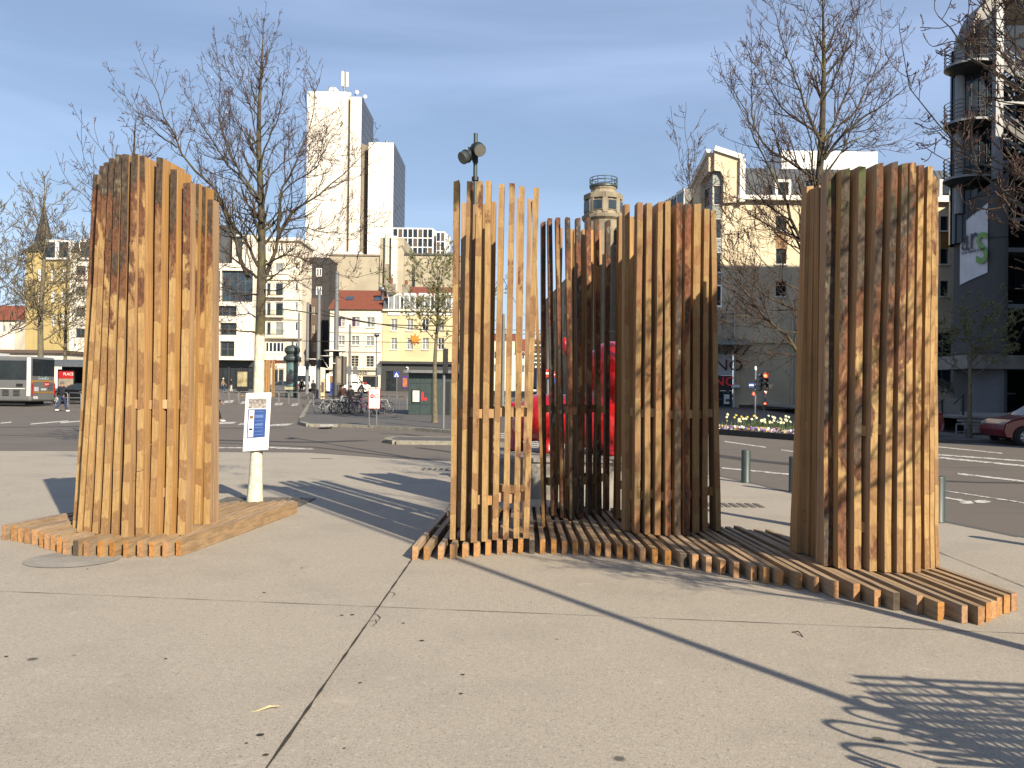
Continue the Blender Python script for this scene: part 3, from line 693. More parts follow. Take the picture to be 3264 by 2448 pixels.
def part(name, mat, parent, fn):
    mb = MB(); fn(mb); return mb.build(name, mat, parent)
def balcony_rail(parent, pl, u0, u1, z0, z1, out, mat, step=.14):
    mb = MB(); pbox(mb, pl, u0, u1, z1 - .05, z1, out - .03, out); pbox(mb, pl, u0, u1, z0, z0 + .05, out - .03, out)
    n = max(2, int((u1 - u0) / step))
    for i in range(n + 1):
        u = u0 + (u1 - u0) * i / n; pbox(mb, pl, u - .012, u + .012, z0, z1, out - .03, out)
    for u in (u0, u1): pbox(mb, pl, u - .015, u + .015, z1 - .05, z1, 0, out)
    return mb.build('balcony_rail', mat, parent)

def render_mat(name, c, var=.1, streak=.25, scale=.25):
    m, nt, b = nodes(name); v = coords(nt)
    big = noise_(nt, v, scale, 5, .6); st = noise_(nt, coords(nt, (1.4, 1.4, .07)), 1.0, 5, .65); fine = noise_(nt, v, 14, 3)
    c0 = mixc(nt, sstep(nt, big, .3, .7), tuple(x * (1 - var) for x in c), tuple(min(1, x * (1 + var * .6)) for x in c))
    c0 = mixc(nt, math_(nt, 'MULTIPLY', sstep(nt, st, .55, .75), streak), c0, tuple(x * .55 for x in c))
    nt.links.new(c0, b.inputs['Base Color']); b.inputs['Roughness'].default_value = .85; bump_(nt, b, fine, .15, .01); return m
MAT['cream'] = render_mat('cream_render', (0.72, 0.605, 0.42)); MAT['cream2'] = render_mat('pale_render', (0.74, 0.665, 0.53)); MAT['offwhite'] = render_mat('offwhite_render', (0.72, 0.68, 0.59))
MAT['yellow'] = render_mat('yellow_render', (0.70, 0.60, 0.36)); MAT['ochre'] = render_mat('ochre_render', (0.60, 0.47, 0.20)); MAT['towerw'] = render_mat('tower_panels', (0.72, 0.68, 0.60), .05, .12, .05)
def joints(m, pz, px):                   # faint joints between the far tower's cladding panels
    nt = m.node_tree; b = nt.nodes['Principled BSDF']; src = b.inputs['Base Color'].links[0].from_socket; sp = nt.nodes.new('ShaderNodeSeparateXYZ'); t = nt.nodes.new('ShaderNodeTexCoord'); nt.links.new(t.outputs['Object'], sp.inputs[0])
    a = math_(nt, 'LESS_THAN', math_(nt, 'FRACT', math_(nt, 'DIVIDE', sp.outputs[2], pz)), .07); c = math_(nt, 'LESS_THAN', math_(nt, 'FRACT', math_(nt, 'DIVIDE', sp.outputs[0], px)), .06)
    nt.links.new(mixc(nt, math_(nt, 'MULTIPLY', math_(nt, 'MAXIMUM', a, c), .22), src, (.5, .46, .4)), b.inputs['Base Color'])
joints(MAT['towerw'], 3.0, 2.4)
MAT['beige'] = render_mat('beige_blank_wall', (0.54, 0.48, 0.36), .12, .4); MAT['stone'] = render_mat('old_limestone', (0.40, 0.34, 0.24), .25, .55, .6)
MAT['greywall'] = render_mat('grey_panels', (0.12, 0.122, 0.125), .1, .2); MAT['greyclad'] = render_mat('dark_cladding', (0.05, 0.05, 0.055), .15, .2)
MAT['brown'] = render_mat('brown_plinth', (0.16, 0.11, 0.09)); MAT['orange'] = simple('orange_panel', (0.38, 0.19, 0.05), .6, .12, 1)
MAT['shop'] = simple('shopfront_grey', (0.055, 0.057, 0.062), .5, .2, .6); MAT['white_trim'] = simple('white_trim', (0.70, 0.68, 0.62), .6, .08, 1)
MAT['ironrail'] = simple('green_iron', (0.06, 0.10, 0.07), .5, .2, 6); MAT['creamframe'] = simple('cream_frame', (0.62, 0.57, 0.46), .6, .08, 2)
MAT['purple'] = simple('purple_shutter', (0.07, 0.03, 0.10), .6, .2, 2)

def zoomxy(ox, oy, s): return lambda x, y: (ox + x / s, oy + y / s)
def RR(pl, zf, x0, y0, x1, y1):
    a = zf(x0, y0); b = zf(x1, y1); return pl.rect(a[0], a[1], b[0], b[1])
z2f = zoomxy(650, 650, 2.2125)

# ---------------------------------------------------------------- house with the red tiled roof
Y5 = 121; pl = Plane((0, Y5), (1, 0)); g5 = gz(Y5)
A = pl.hit(*z2f(886, 1000)); Bq = pl.hit(*z2f(1257, 1000)); u0, u1 = A[0], Bq[0]
c = pl.pt((u0 + u1) / 2, g5); H5 = thing('townhouse', 'pale townhouse with a red tiled roof above a kebab shop', 'house', (c.x, c.y, g5))
ze = pl.hit(*z2f(1070, 736))[1]
wins = [(r, st) for r, st in [((948, 797, 992, 865), 'p'), ((1045, 797, 1098, 866), 'p'), ((1148, 799, 1204, 870), 'c'), ((948, 928, 992, 996), 'c'), ((1040, 930, 1094, 997), 'c'), ((1145, 932, 1198, 1000), 'c'), ((940, 1070, 985, 1145), 'd'), ((1037, 1070, 1090, 1146), 'd'), ((1143, 1072, 1198, 1150), 'd')]]
ops = [RR(pl, z2f, *r) for r, s in wins]; sh = RR(pl, z2f, 1118, 1215, 1228, 1292); sh2 = RR(pl, z2f, 930, 1215, 1105, 1292)
mb = wallgrid(pl, u0, u1, g5 - .3, ze, ops + [sh, sh2], .25); q = 9
for a_, b_ in ((u0, u0), (u1, u1)): mb.quad(pl.pt(a_, g5 - .3), pl.pt(a_, g5 - .3, -q), pl.pt(a_, ze, -q), pl.pt(a_, ze))
mb.build('wall', MAT['cream2'], H5)
for (r, s), o in zip(wins, ops):
    window(H5, pl, o, MAT['creamframe'] if s == 'd' else MAT['white'], MAT['glass'] if s == 'd' else MAT['curtain'], 1, 3 if s == 'd' else 1, .07, sill=MAT['cream2'])
    if s == 'p':
        a, b_, cc, dd = o; pbox(MB(), pl, a - .02, a + (b_ - a) * .42, cc, dd, -.1, -.04).build('shutter', MAT['purple'], H5)
window(H5, pl, sh, MAT['black'], MAT['glass'], 3, 0, .1, name='shop_window'); window(H5, pl, sh2, MAT['black'], MAT['glass'], 3, 0, .1, name='shop_window')
for y in (905, 1040, 1155):
    a, b_, cc, dd = RR(pl, z2f, 890, y - 3, 1252, y + 3); pbox(MB(), pl, a, b_, cc, dd, 0.002, .16).build('string_course', MAT['cream2'], H5)
a, b_, cc, dd = RR(pl, z2f, 850, 1160, 1235, 1172); pbox(MB(), pl, a, b_, cc, dd, .01, .45).build('awning', MAT['creamframe'], H5)
r = RR(pl, z2f, 900, 1174, 1232, 1206); pbox(MB(), pl, r[0], r[1], r[2], r[3], .012, .12).build('fascia', MAT['creamframe'], H5)
kp = pl.hit(*z2f(1108, 1191)); text_obj('sign_lettering', 'kebab', .78, pl.pt(kp[0], kp[1], .15), pl.u, MAT['black'], H5, 1.0, .02)
zr = pl.hit(*z2f(1070, 602))[1]; mb = MB(); D = 7.0
uL, uR = u0 - .2, u1 + .1; zr2 = P(*z2f(1070, 602), Y5 + D).z
n = 26
for i in range(n):                       # tile courses, each lapping the one below
    f0, f1 = i / n, (i + 1) / n; za, zb = ze - .15 + (zr2 - ze) * f0, ze - .15 + (zr2 - ze) * f1 ; oa, ob = .35 - (D + .35) * f0, .35 - (D + .35) * f1
    mb.quad(pl.pt(uL, za + .07, oa), pl.pt(uR, za + .07, oa), pl.pt(uR, zb, ob), pl.pt(uL, zb, ob)); mb.quad(pl.pt(uL, za - .02, oa), pl.pt(uR, za - .02, oa), pl.pt(uR, za + .07, oa), pl.pt(uL, za + .07, oa))
roof5 = mb.build('roof', MAT['tile'], H5)
def skylight(px):
    f = .52; z = ze - .15 + (zr2 - ze) * f + .1; o = .35 - (D + .35) * f; u = pl.hit(*z2f(px, 660))[0]; sl = Vector((0, D + .35, zr2 - ze)).normalized()
    MB().obox(pl.pt(u, z, o), pl.u * .55, sl * .75, sl.cross(pl.u) * .06).build('skylight', MAT['glass_b'], roof5)
skylight(995); skylight(1203)
for px, py, w, h in ((1288, 655, .55, 3.2), (1397, 650, .5, 2.8)):
    u, z = pl.hit(*z2f(px, py)); ch = pbox(MB(), pl, u - w, u + w, z - 1.6, z + h * .75, -5.2, -4.0).build('chimney', MAT['chim'], roof5)
    pbox(MB(), pl, u - .2, u + .2, z + h * .75, z + h, -4.8, -4.4).build('chimney_pot', MAT['tile'], roof5)
u, z = pl.hit(*z2f(1237, 610)); MB().lathe([(0, .9), (.55, .8), (.6, .3), (.25, .2), (.25, -1)], pl.pt(u, z, -3), 12).build('roof_ventilator', MAT['steel'], roof5)

# ---------------------------------------------------------------- yellow house
v0, v1 = u1 + .05, pl.hit(*z2f(1790, 1000))[0]; c = pl.pt((v0 + v1) / 2, g5); H6 = thing('townhouse', 'yellow townhouse with grey mansard dormers over a dark shopfront', 'house', (c.x, c.y, g5))
ze6 = pl.hit(*z2f(1500, 748))[1]
ops = [RR(pl, z2f, x, y, x + 44, y + 82) for x in (1318, 1430, 1540, 1650) for y in (812, 945)]
zshop = pl.hit(*z2f(1500, 1118))[1]; so = [RR(pl, z2f, 1285, 1180, 1355, 1325), RR(pl, z2f, 1475, 1180, 1590, 1325), RR(pl, z2f, 1610, 1180, 1740, 1325)]
mb = wallgrid(pl, v0, v1, zshop, ze6, ops, .25)
for a_ in (v0, v1): mb.quad(pl.pt(a_, zshop), pl.pt(a_, zshop, -9), pl.pt(a_, ze6, -9), pl.pt(a_, ze6))
mb.build('wall', MAT['yellow'], H6)
for o in ops: window(H6, pl, o, MAT['white'], rnd.choice([MAT['curtain'], MAT['glass'], MAT['curtain']]), 1, 1, .07, sill=MAT['cream2'])
sp2 = Plane((pl.p.x, Y5 - .35), (1, 0)); wallgrid(sp2, v0, v1, g5 - .3, zshop, so, .4).build('shopfront', MAT['shop'], H6)
for o in so: window(H6, sp2, o, MAT['black'], MAT['glass'], 1, 1, .1, name='shop_window')
a, b_, cc, dd = RR(sp2, z2f, 1240, 1112, 1800, 1130); pbox(MB(), sp2, a, v1, cc, dd, .005, .5).build('cornice', MAT['shop'], H6)
a, b_, cc, dd = RR(sp2, z2f, 1398, 1212, 1440, 1300); po = pbox(MB(), sp2, a, b_, cc, dd, .01, .06).build('poster', simple('poster_purple', (0.10, 0.04, 0.25), .5, .3, 1.5), H6)
mb = MB(); pbox(mb, sp2, a + .1, b_ - .15, cc + .2, cc + 1.4, .062, .075); mb.build('poster_patch', simple('poster_orange', (0.6, 0.2, 0.06), .5, .4, 3), po)
text_obj('poster_numeral', '2', 1.0, sp2.pt((a + b_) / 2 + .3, cc + 2.6, .08), sp2.u, MAT['white'], po, 1, .01)
zm = pl.hit(*z2f(1500, 662))[1]; mb = MB(); mb.quad(pl.pt(v0, ze6, .1), pl.pt(v1, ze6, .1), pl.pt(v1, zm, -.9), pl.pt(v0, zm, -.9)); mb.quad(pl.pt(v0, zm, -.9), pl.pt(v1, zm, -.9), pl.pt(v1, zm + .3, -9), pl.pt(v0, zm + .3, -9))
ro = mb.build('mansard_roof', MAT['zinc'], H6)
pbox(MB(), pl, v0, v1, ze6 - .2, ze6 + .05, .11, .4).build('cornice', MAT['cream2'], H6)
for px in (1343, 1450, 1558, 1665, 1750):
    u, z = pl.hit(*z2f(px, 705)); d = pbox(MB(), pl, u - .85, u + .85, z - 1.6, z + 1.5, -2.0, .12).build('dormer', MAT['white'], H6)
    for s in (-.4, .4): pbox(MB(), pl, u + s - .33, u + s + .33, z - 1.2, z + 1.2, .122, .14).build('pane', MAT['curtain'], d)
mb = MB(); a = pl.hit(*z2f(1425, 655))[0]; b_ = pl.hit(*z2f(1745, 655))[0]; zt = P(*z2f(1500, 585), Y5 + 6).z
mb.quad(pl.pt(a, zm + .12, -1.6), pl.pt(b_ + 3, zm + .12, -1.6), pl.pt(b_, zt, -6), pl.pt(a, zt, -6)); mb.quad(pl.pt(a, zm + .12, -1.6), pl.pt(a, zt, -6), pl.pt(a, zm, -9), pl.pt(a, zm, -8.9)); mb.build('tiled_roof', MAT['tile'], H6)
u, z = pl.hit(*z2f(1325, 642)); MB().lathe([(0, 0), (.5, .1), (.85, .32)], pl.pt(u, z, .2), 16).build('satellite_dish', MAT['white'], H6).rotation_euler = (0, 0, 0)
u, z = pl.hit(*z2f(1490, 955)); mb = MB(); st = []
for i in range(16): r_ = .85 if i % 2 == 0 else .45; st.append(pl.pt(u + r_ * math.cos(i * math.pi / 8), z + r_ * math.sin(i * math.pi / 8), .12))
mb.add(st + [v - pl.n * .1 for v in st], [tuple(range(16))] + [(i, i + 16, (i + 1) % 16 + 16, (i + 1) % 16) for i in range(16)]); mb.build('star_sign', simple('orange_star', (0.8, 0.30, 0.02), .5, .1, 2), H6)

# ---------------------------------------------------------------- blank beige wall and flue tower behind them
YB = 141; pl = Plane((0, YB), (1, 0)); c = pl.pt(pl.hit(*z2f(1200, 500))[0], gz(YB)); H4 = thing('blank_wall_building', 'tall beige building with a blank end wall, flue pipes and white duct', 'building', (c.x, c.y, gz(YB)))
def block(parent, pl, r, depth, mat, name='wall', out=0.0, zb=None):
    a, b_, cc, dd = r; cc = gz(pl.p.y) - .3 if zb is None else zb; return pbox(MB(), pl, a, b_, cc, dd, out - depth, out).build(name, mat, parent)
block(H4, pl, RR(pl, z2f, 880, 362, 1240, 900), 14, MAT['beige']); block(H4, pl, RR(pl, z2f, 1240.5, 240, 1410, 900), 14, MAT['beige'], 'flue_tower', .3); 
r4 = RR(pl, z2f, 1410.5, 358, 1800, 900); block(H4, pl, r4, 14, MAT['beige'])
a, b_, cc, dd = RR(pl, z2f, 1410.5, 350, 1800, 362); pbox(MB(), pl, a, b_, cc, dd, -.4, .25).build('parapet_flashing', MAT['zinc'], H4)
a, b_, cc, dd = RR(pl, z2f, 882, 355, 1238, 366); pbox(MB(), pl, a, b_, cc, dd, -.5, .2).build('parapet', MAT['chim'], H4)
a, b_, cc, dd = RR(pl, z2f, 955, 340, 1105, 356); pbox(MB(), pl, a, b_, cc, dd + .2, -4, -1).build('roof_unit', MAT['white'], H4)
a, b_, cc, dd = RR(pl, z2f, 1325, 232, 1368, 640); du = pbox(MB(), pl, a, b_, cc, dd, .31, .9).build('white_duct', MAT['offwhite'], H4)
for i in range(9): pbox(MB(), pl, a - .03, b_ + .03, cc + (dd - cc) * (i + .5) / 9 - .06, cc + (dd - cc) * (i + .5) / 9 + .06, .28, .94).build('duct_joint', MAT['creamframe'], du)
for x in (1291, 1304):
    u, z = pl.hit(*z2f(x, 215)); zb = pl.hit(*z2f(x, 430))[1]; MB().tube([pl.pt(u, zb, .75), pl.pt(u, z, .75)], .24, 8).build('flue_pipe', MAT['creamframe'], H4)
block(H4, pl, RR(pl, z2f, 1278, 428, 1306, 700), .6, MAT['chim'], 'chimney_stack', .95, pl.hit(*z2f(1290, 700))[1])
block(H4, pl, RR(pl, z2f, 1494, 425, 1530, 640), 1, MAT['beige'], 'chimney_stack', 1.0, pl.hit(*z2f(1500, 640))[1])
# the dark narrow building
YD = 134; pl = Plane((0, YD), (1, 0)); c = pl.pt(pl.hit(*z2f(800, 500))[0], gz(YD)); HD = thing('narrow_building', 'dark clad narrow building wedged beside the blank beige wall', 'building', (c.x, c.y, gz(YD)))
wn1 = [RR(pl, z2f, 790, 450, 832, 512), RR(pl, z2f, 790, 580, 832, 640), RR(pl, z2f, 785, 815, 815, 885)]
a, b_, cc, dd = RR(pl, z2f, 738, 378, 880, 1000); mb = wallgrid(pl, a, b_, gz(YD) - .3, dd, wn1, .3); mb.quad(pl.pt(a, gz(YD), 0), pl.pt(a, gz(YD), -12), pl.pt(a, dd, -12), pl.pt(a, dd, 0)); mb.quad(pl.pt(b_, gz(YD), 0), pl.pt(b_, gz(YD), -6), pl.pt(b_, dd, -6), pl.pt(b_, dd, 0)); mb.quad(pl.pt(a, dd), pl.pt(b_, dd), pl.pt(b_, dd, -12), pl.pt(a, dd, -12)); mb.build('wall', MAT['greyclad'], HD)
for o in wn1: window(HD, pl, o, MAT['white'], MAT['glass'], 1, 0, .16)
a, b_, cc, dd = RR(pl, z2f, 752, 660, 806, 1300); wn2 = [RR(pl, z2f, 760, y, 790, y + 60) for y in (700, 830, 960)]
pb = Plane((0, YD - 3), (1, 0)); a, b_, cc, dd = RR(pb, z2f, 752, 665, 806, 1300); wn2 = [RR(pb, z2f, 766, y, 790, y + 60) for y in (720, 850, 980)]
mb = wallgrid(pb, a, b_, gz(YD) - .3, dd, wn2, .2); mb.quad(pb.pt(b_, gz(YD)), pb.pt(b_, gz(YD), -3), pb.pt(b_, dd, -3), pb.pt(b_, dd)); mb.quad(pb.pt(a, gz(YD)), pb.pt(a, gz(YD), -3), pb.pt(a, dd, -3), pb.pt(a, dd)); mb.quad(pb.pt(a, dd), pb.pt(b_, dd), pb.pt(b_, dd, -3), pb.pt(a, dd, -3)); mb.build('front_wing', MAT['brown'], HD)
for o in wn2: window(HD, pb, o, MAT['creamframe'], MAT['glass'], 1, 0, .08)

# ---------------------------------------------------------------- 1930s apartment block
YA = 128; pl = Plane((0, YA), (1, 0)); gA = gz(YA); c = pl.pt(pl.hit(*z2f(570, 800))[0], gA); HA = thing('apartment_block', 'cream apartment block with green balcony railings and a stepped top floor', 'building', (c.x, c.y, gA))
a, b_, _, _ = RR(pl, z2f, 352, 800, 690, 810); zt = pl.hit(*z2f(560, 385))[1]
ops = []; 
for y, h in ((418, 66), (555, 92), (693, 100), (832, 95)):
    for x0, x1 in ((385, 410), (438, 472), (500, 560), (640, 662)): ops.append(RR(pl, z2f, x0, y, x1, y + (h if x0 < 600 else h * .66)))
wide = RR(pl, z2f, 430, 972, 566, 1048); small = RR(pl, z2f, 640, 975, 662, 1035); shopo = [RR(pl, z2f, 385, 1160, 470, 1335), RR(pl, z2f, 480, 1160, 565, 1335), RR(pl, z2f, 590, 1180, 680, 1335)]
mb = wallgrid(pl, a, b_, gA - .3, zt, ops + [wide, small] + shopo, .3)
for e in (a, b_): mb.quad(pl.pt(e, gA), pl.pt(e, gA, -14), pl.pt(e, zt, -14), pl.pt(e, zt))
mb.quad(pl.pt(a, zt), pl.pt(b_, zt), pl.pt(b_, zt, -14), pl.pt(a, zt, -14)); mb.build('wall', MAT['cream2'], HA)
for o in ops: window(HA, pl, o, MAT['white'], rnd.choice([MAT['glass'], MAT['curtain'], MAT['glass']]), 1 if o[1] - o[0] > 1.8 else 0, 0, .12, -.2)
window(HA, pl, wide, MAT['white'], MAT['glass'], 4, 0, .16); window(HA, pl, small, MAT['white'], MAT['glass'], 0, 0, .12)
for o in shopo: window(HA, pl, o, MAT['creamframe'], MAT['glass'], 1, 0, .15, name='shop_window')
for y in (650, 790, 928):
    r = RR(pl, z2f, 425, y - 38, 570, y); balcony_rail(HA, pl, r[0], r[1], r[2], r[3], .75, MAT['ironrail']); pbox(MB(), pl, r[0], r[1], r[2] - .25, r[2], .002, .8).build('balcony_slab', MAT['cream2'], HA)
for y in (535, 672, 812, 946, 1100):
    r = RR(pl, z2f, 353, y - 4, 690, y + 3); pbox(MB(), pl, r[0], r[1] + .1, r[2], r[3], .002, .22 if y < 940 else .7).build('string_course', MAT['cream2'], HA)
# stepped top floor with its railing
pt_ = Plane((0, YA + 2.2), (1, 0)); r = RR(pt_, z2f, 395, 262, 672, 400); tw_ = [RR(pt_, z2f, x, 285, x + 36, 345) for x in (440, 520, 600)]
mb = wallgrid(pt_, r[0], r[1], zt, r[3], tw_, .3)
for e in (r[0], r[1]): mb.quad(pt_.pt(e, zt), pt_.pt(e, zt, -9), pt_.pt(e, r[3], -9), pt_.pt(e, r[3]))
mb.build('penthouse_wall', MAT['cream2'], HA); pbox(MB(), pt_, r[0] - .3, r[1] + .3, r[3], r[3] + .45, -9, .5).build('penthouse_roof', MAT['offwhite'], HA)
for o in tw_: window(HA, pt_, o, MAT['white'], MAT['glass'], 1, 0, .14)
balcony_rail(HA, pl, a + .3, b_ - .2, zt, zt + 1.4, -.1, MAT['ironrail'], .22)
r = RR(pl, z2f, 470, 1100, 540, 1135); text_obj('sign_lettering', 'GEN', .8, pl.pt((r[0] + r[1]) / 2, (r[2] + r[3]) / 2, .9), pl.u, MAT['redpaint'], HA, 1, .02)

# ---------------------------------------------------------------- modern white block with large glazing
YM = 126; pl = Plane((0, YM), (1, 0)); gM = gz(YM); c = pl.pt(pl.hit(*z2f(200, 800))[0], gM); HM = thing('modern_block', 'white modern block with wide glazed bays and a dark raked end', 'building', (c.x, c.y, gM))
a, b_, _, _ = RR(pl, z2f, -320, 800, 351, 810); zt = pl.hit(*z2f(200, 418))[1]; zs = pl.hit(*z2f(200, 1085))[1]
ops = [RR(pl, z2f, 124, 470, 344, 690), RR(pl, z2f, 30, 470, 112, 690), RR(pl, z2f, -300, 470, 10, 690), RR(pl, z2f, 112, 838, 230, 925), RR(pl, z2f, 112, 968, 214, 1076), RR(pl, z2f, 30, 968, 98, 1076), RR(pl, z2f, 20, 718, 230, 790), RR(pl, z2f, -300, 718, 0, 790), RR(pl, z2f, -300, 838, 0, 925), RR(pl, z2f, 20, 838, 98, 925)]
mb = wallgrid(pl, a, b_, zs, zt, ops, .5); mb.quad(pl.pt(b_, zs), pl.pt(b_, zs, -12), pl.pt(b_, zt, -12), pl.pt(b_, zt)); mb.quad(pl.pt(a, zs), pl.pt(a, zs, -12), pl.pt(a, zt, -12), pl.pt(a, zt)); mb.quad(pl.pt(a, zt), pl.pt(b_, zt), pl.pt(b_, zt, -12), pl.pt(a, zt, -12)); mb.build('wall', MAT['offwhite'], HM)
for i, o in enumerate(ops): window(HM, pl, o, MAT['zinc'], MAT['glass_b'] if i < 3 else MAT['glass'], 3 if o[1] - o[0] > 3 else 1, 2 if i < 3 else 1, .14, -.4)
so = [RR(pl, z2f, x, 1150, x + 80, 1335) for x in (-280, -190, -90, 0, 90, 180, 270)]
ps = Plane((0, YM + .6), (1, 0)); so = [RR(ps, z2f, x, 1150, x + 80, 1335) for x in (-280, -190, -90, 0, 90, 180, 265)]; wallgrid(ps, a, b_, gM - .3, zs, so, .3).build('shopfront', MAT['shop'], HM)
for o in so: window(HM, ps, o, MAT['black'], MAT['glass'], 1, 1, .12, name='shop_window')
pbox(MB(), pl, a, b_, zs - .35, zs + .02, -.7, .9).build('canopy', MAT['white_trim'], HM)
r = RR(pl, z2f, 176, 205, 345, 418); pbox(MB(), pl, r[0], r[1], zt, r[3], -9, -1.5).build('upper_floor', MAT['offwhite'], HM); pbox(MB(), pl, r[0] + .6, r[1] - 2, zt + 1.2, zt + 4.2, -1.5, -1.45).build('upper_glazing', MAT['glass_b'], HM)
mb = MB(); p0 = [z2f(*q) for q in ((20, 418), (150, 418), (172, 150), (70, 150))]; pts = [P(x, y, YM) for x, y in p0]; bk = [v + Vector((0, 9, 0)) for v in pts]
mb.add(pts + bk, [(0, 1, 2, 3), (1, 5, 6, 2), (3, 2, 6, 7), (0, 3, 7, 4), (0, 4, 5, 1)]); mb.build('raked_end', MAT['zinc'], HM)
r = RR(pl, z2f, -320, 215, 20, 418); pbox(MB(), pl, r[0], r[1], zt, r[3], -9, -2.2).build('upper_floor', MAT['offwhite'], HM)

# ---------------------------------------------------------------- white twin tower far behind
z3f = zoomxy(900, 150, 1.952); YT = 280; gT = gz(YT)
pl = Plane((0, YT), (1, 0)); c = base(1090, YT); HT = thing('tower_block', 'very tall white twin tower block with antennas on its roof', 'tower', (c.x, c.y, gT))
MAT['towglass'] = simple('tower_glazing', (0.085, 0.088, 0.10), .35, .25, .3); MAT['towtan'] = simple('tower_recess', (0.40, 0.34, 0.26), .7, .15, .2)
def towblock(x0, x1, yt, dep, out=0.0, sidepanels=True, name='tower_slab'):
    a, b_, _, dd = RR(pl, z3f, x0, yt, x1, yt + 300); a = pl.hit(*z3f(x0, yt + 300))[0]
    o = pbox(MB(), pl, a, b_, gT, dd, out - dep, out).build(name, MAT['towerw'], HT)
    sidep = Plane((pl.pt(b_, 0, out).x, pl.pt(b_, 0, out).y), (0, 1))
    if sidepanels:
        nu, nzz = 6, 24
        for i in range(nu):
            for k in range(nzz):
                w = dep / nu; h = (dd - 30) / nzz
                pbox(MB(), sidep, i * w + .06, (i + 1) * w - .06, 30 + k * h + .08, 30 + (k + 1) * h - .08, .02, .16).build('side_panel', MAT['towglass'], o)
    return a, b_, dd
A1 = towblock(152, 402, 276, 23, 0, False); A2 = towblock(417, 489, 303, 23, -1.0); 
a, b_, _, _ = RR(pl, z3f, 402, 300, 418, 800); pbox(MB(), pl, a + .02, b_ - .02, gT, A2[2] - .3, -20, -2.4).build('recess', MAT['towtan'], HT)
C1 = towblock(533, 692, 594, 29, 0); a, b_, _, _ = RR(pl, z3f, 489, 700, 533, 900); zc = pl.hit(*z3f(510, 590))[1]
mb = MB(); mb.quad(pl.pt(A2[1] + .03, gT, -1.1), pl.pt(C1[0] - .02, gT, -7), pl.pt(C1[0] - .02, zc, -7), pl.pt(A2[1] + .03, zc, -1.1)); mb.build('link_wall', MAT['towtan'], HT)
def ant(px, y0, y1, r=.18, panels=0, dish=0):
    u, z0_ = pl.hit(*z3f(px, y0)); z1_ = pl.hit(*z3f(px, y1))[1]; mb = MB(); mb.tube([pl.pt(u, z0_ - .6, -6), pl.pt(u, z1_, -6)], r, 6); o = mb.build('antenna_mast', MAT['steel'], HT)
    for k in range(panels): an = k * 2.1; MB().box((pl.p.x + u + math.cos(an) * .9 - .35, YT + 6 + math.sin(an) * .9 - .35, z1_ - 5.2), (pl.p.x + u + math.cos(an) * .9 + .35, YT + 6 + math.sin(an) * .9 + .35, z1_ - .4)).build('antenna_panel', MAT['white'], o)
    if dish: MB().ball(pl.pt(u + .6, (z0_ * .4 + z1_ * .6), -5.4), (.7, .25, .7), 8).build('antenna_dish', MAT['white'], o)
ant(364, 276, 108, .3, 3); ant(366, 276, 50, .08); ant(265, 276, 203, .2, 1, 1); ant(293, 276, 195, .15, 0, 1); ant(250, 276, 235, .15, 1); ant(305, 276, 215, .1, 0, 1); ant(385, 300, 230, .15, 0, 1); ant(433, 303, 208, .18, 0, 1); ant(470, 303, 228, .1); ant(485, 303, 255, .15, 0, 1); ant(632, 594, 550, .5); ant(645, 594, 570, .4)
# glazed office behind
YG = 230; pl = Plane((0, YG), (1, 0)); c = base(1340, YG); HG = thing('office_building', 'low office building with dark square panes in white mullions behind the beige wall', 'building', (c.x, c.y, gz(YG)))
for x0, x1, xs, cols in ((687, 935, 958, 8), (957, 1010, 1032, 2)):
    a, b_, _, dd = RR(pl, z3f, x0, 1125 if x0 < 900 else 1148, x1, 1340); e = pl.hit(*z3f(xs, 1200))[0]
    o = pbox(MB(), pl, a, b_, gz(YG), dd, -(14), 0).build('mullion_grid', MAT['white'], HG)
    mb = MB(); mb.quad(pl.pt(b_, gz(YG)), pl.pt(e, gz(YG), -8), pl.pt(e, dd, -8), pl.pt(b_, dd)); mb.build('end_wall', MAT['white'], HG)
    w = (b_ - a) / cols; h = 2.45
    for i in range(cols):
        for k in range(7):
            zz = dd - .35 - k * h; pbox(MB(), pl, a + i * w + .14, a + (i + 1) * w - .14, zz - h + .28, zz, .01, .05).build('pane', MAT['brown'] if (k + i) % 4 == 1 else MAT['glass'], o)

# ---------------------------------------------------------------- left: yellow building with a spire, and neighbours
zlf = zoomxy(0, 380, 2.024); YL = 150; gL = gz(YL); pl = Plane((0, YL), (1, 0)); c = base(140, YL); HL = thing('corner_building', 'yellow corner building with a pointed slate spire behind bare trees', 'building', (c.x, c.y, gL))
r = RR(pl, zlf, 165, 852, 445, 1480); ops = [RR(pl, zlf, x, y, x + 26, y + 75) for x in (245, 330, 395) for y in (965, 1110, 1255)] ; ops += [RR(pl, zlf, 225, 1495, 400, 1535)]
mb = wallgrid(pl, r[0], r[1], gL - .3, r[3], ops, .3)
for e in (r[0], r[1]): mb.quad(pl.pt(e, gL), pl.pt(e, gL, -12), pl.pt(e, r[3], -12), pl.pt(e, r[3]))
mb.build('wall', MAT['ochre'], HL)
for o in ops: window(HL, pl, o, MAT['white'], MAT['curtain'], 1 if o[1] - o[0] < 4 else 5, 0, .14)
zr = pl.hit(*zlf(300, 785))[1]; mb = MB(); mb.add([pl.pt(r[0] - .4, r[3], .4), pl.pt(r[1] + 9, r[3], .4), pl.pt(r[1] + 9, r[3], -12), pl.pt(r[0] - .4, r[3], -12), pl.pt(r[0] + 1, zr, -1.5), pl.pt(r[1] + 8, zr, -1.5), pl.pt(r[1] + 8, zr, -10), pl.pt(r[0] + 1, zr, -10)], [(0, 1, 5, 4), (1, 2, 6, 5), (2, 3, 7, 6), (3, 0, 4, 7), (4, 5, 6, 7), (0, 3, 2, 1)]); mb.build('mansard_roof', MAT['slate'], HL)
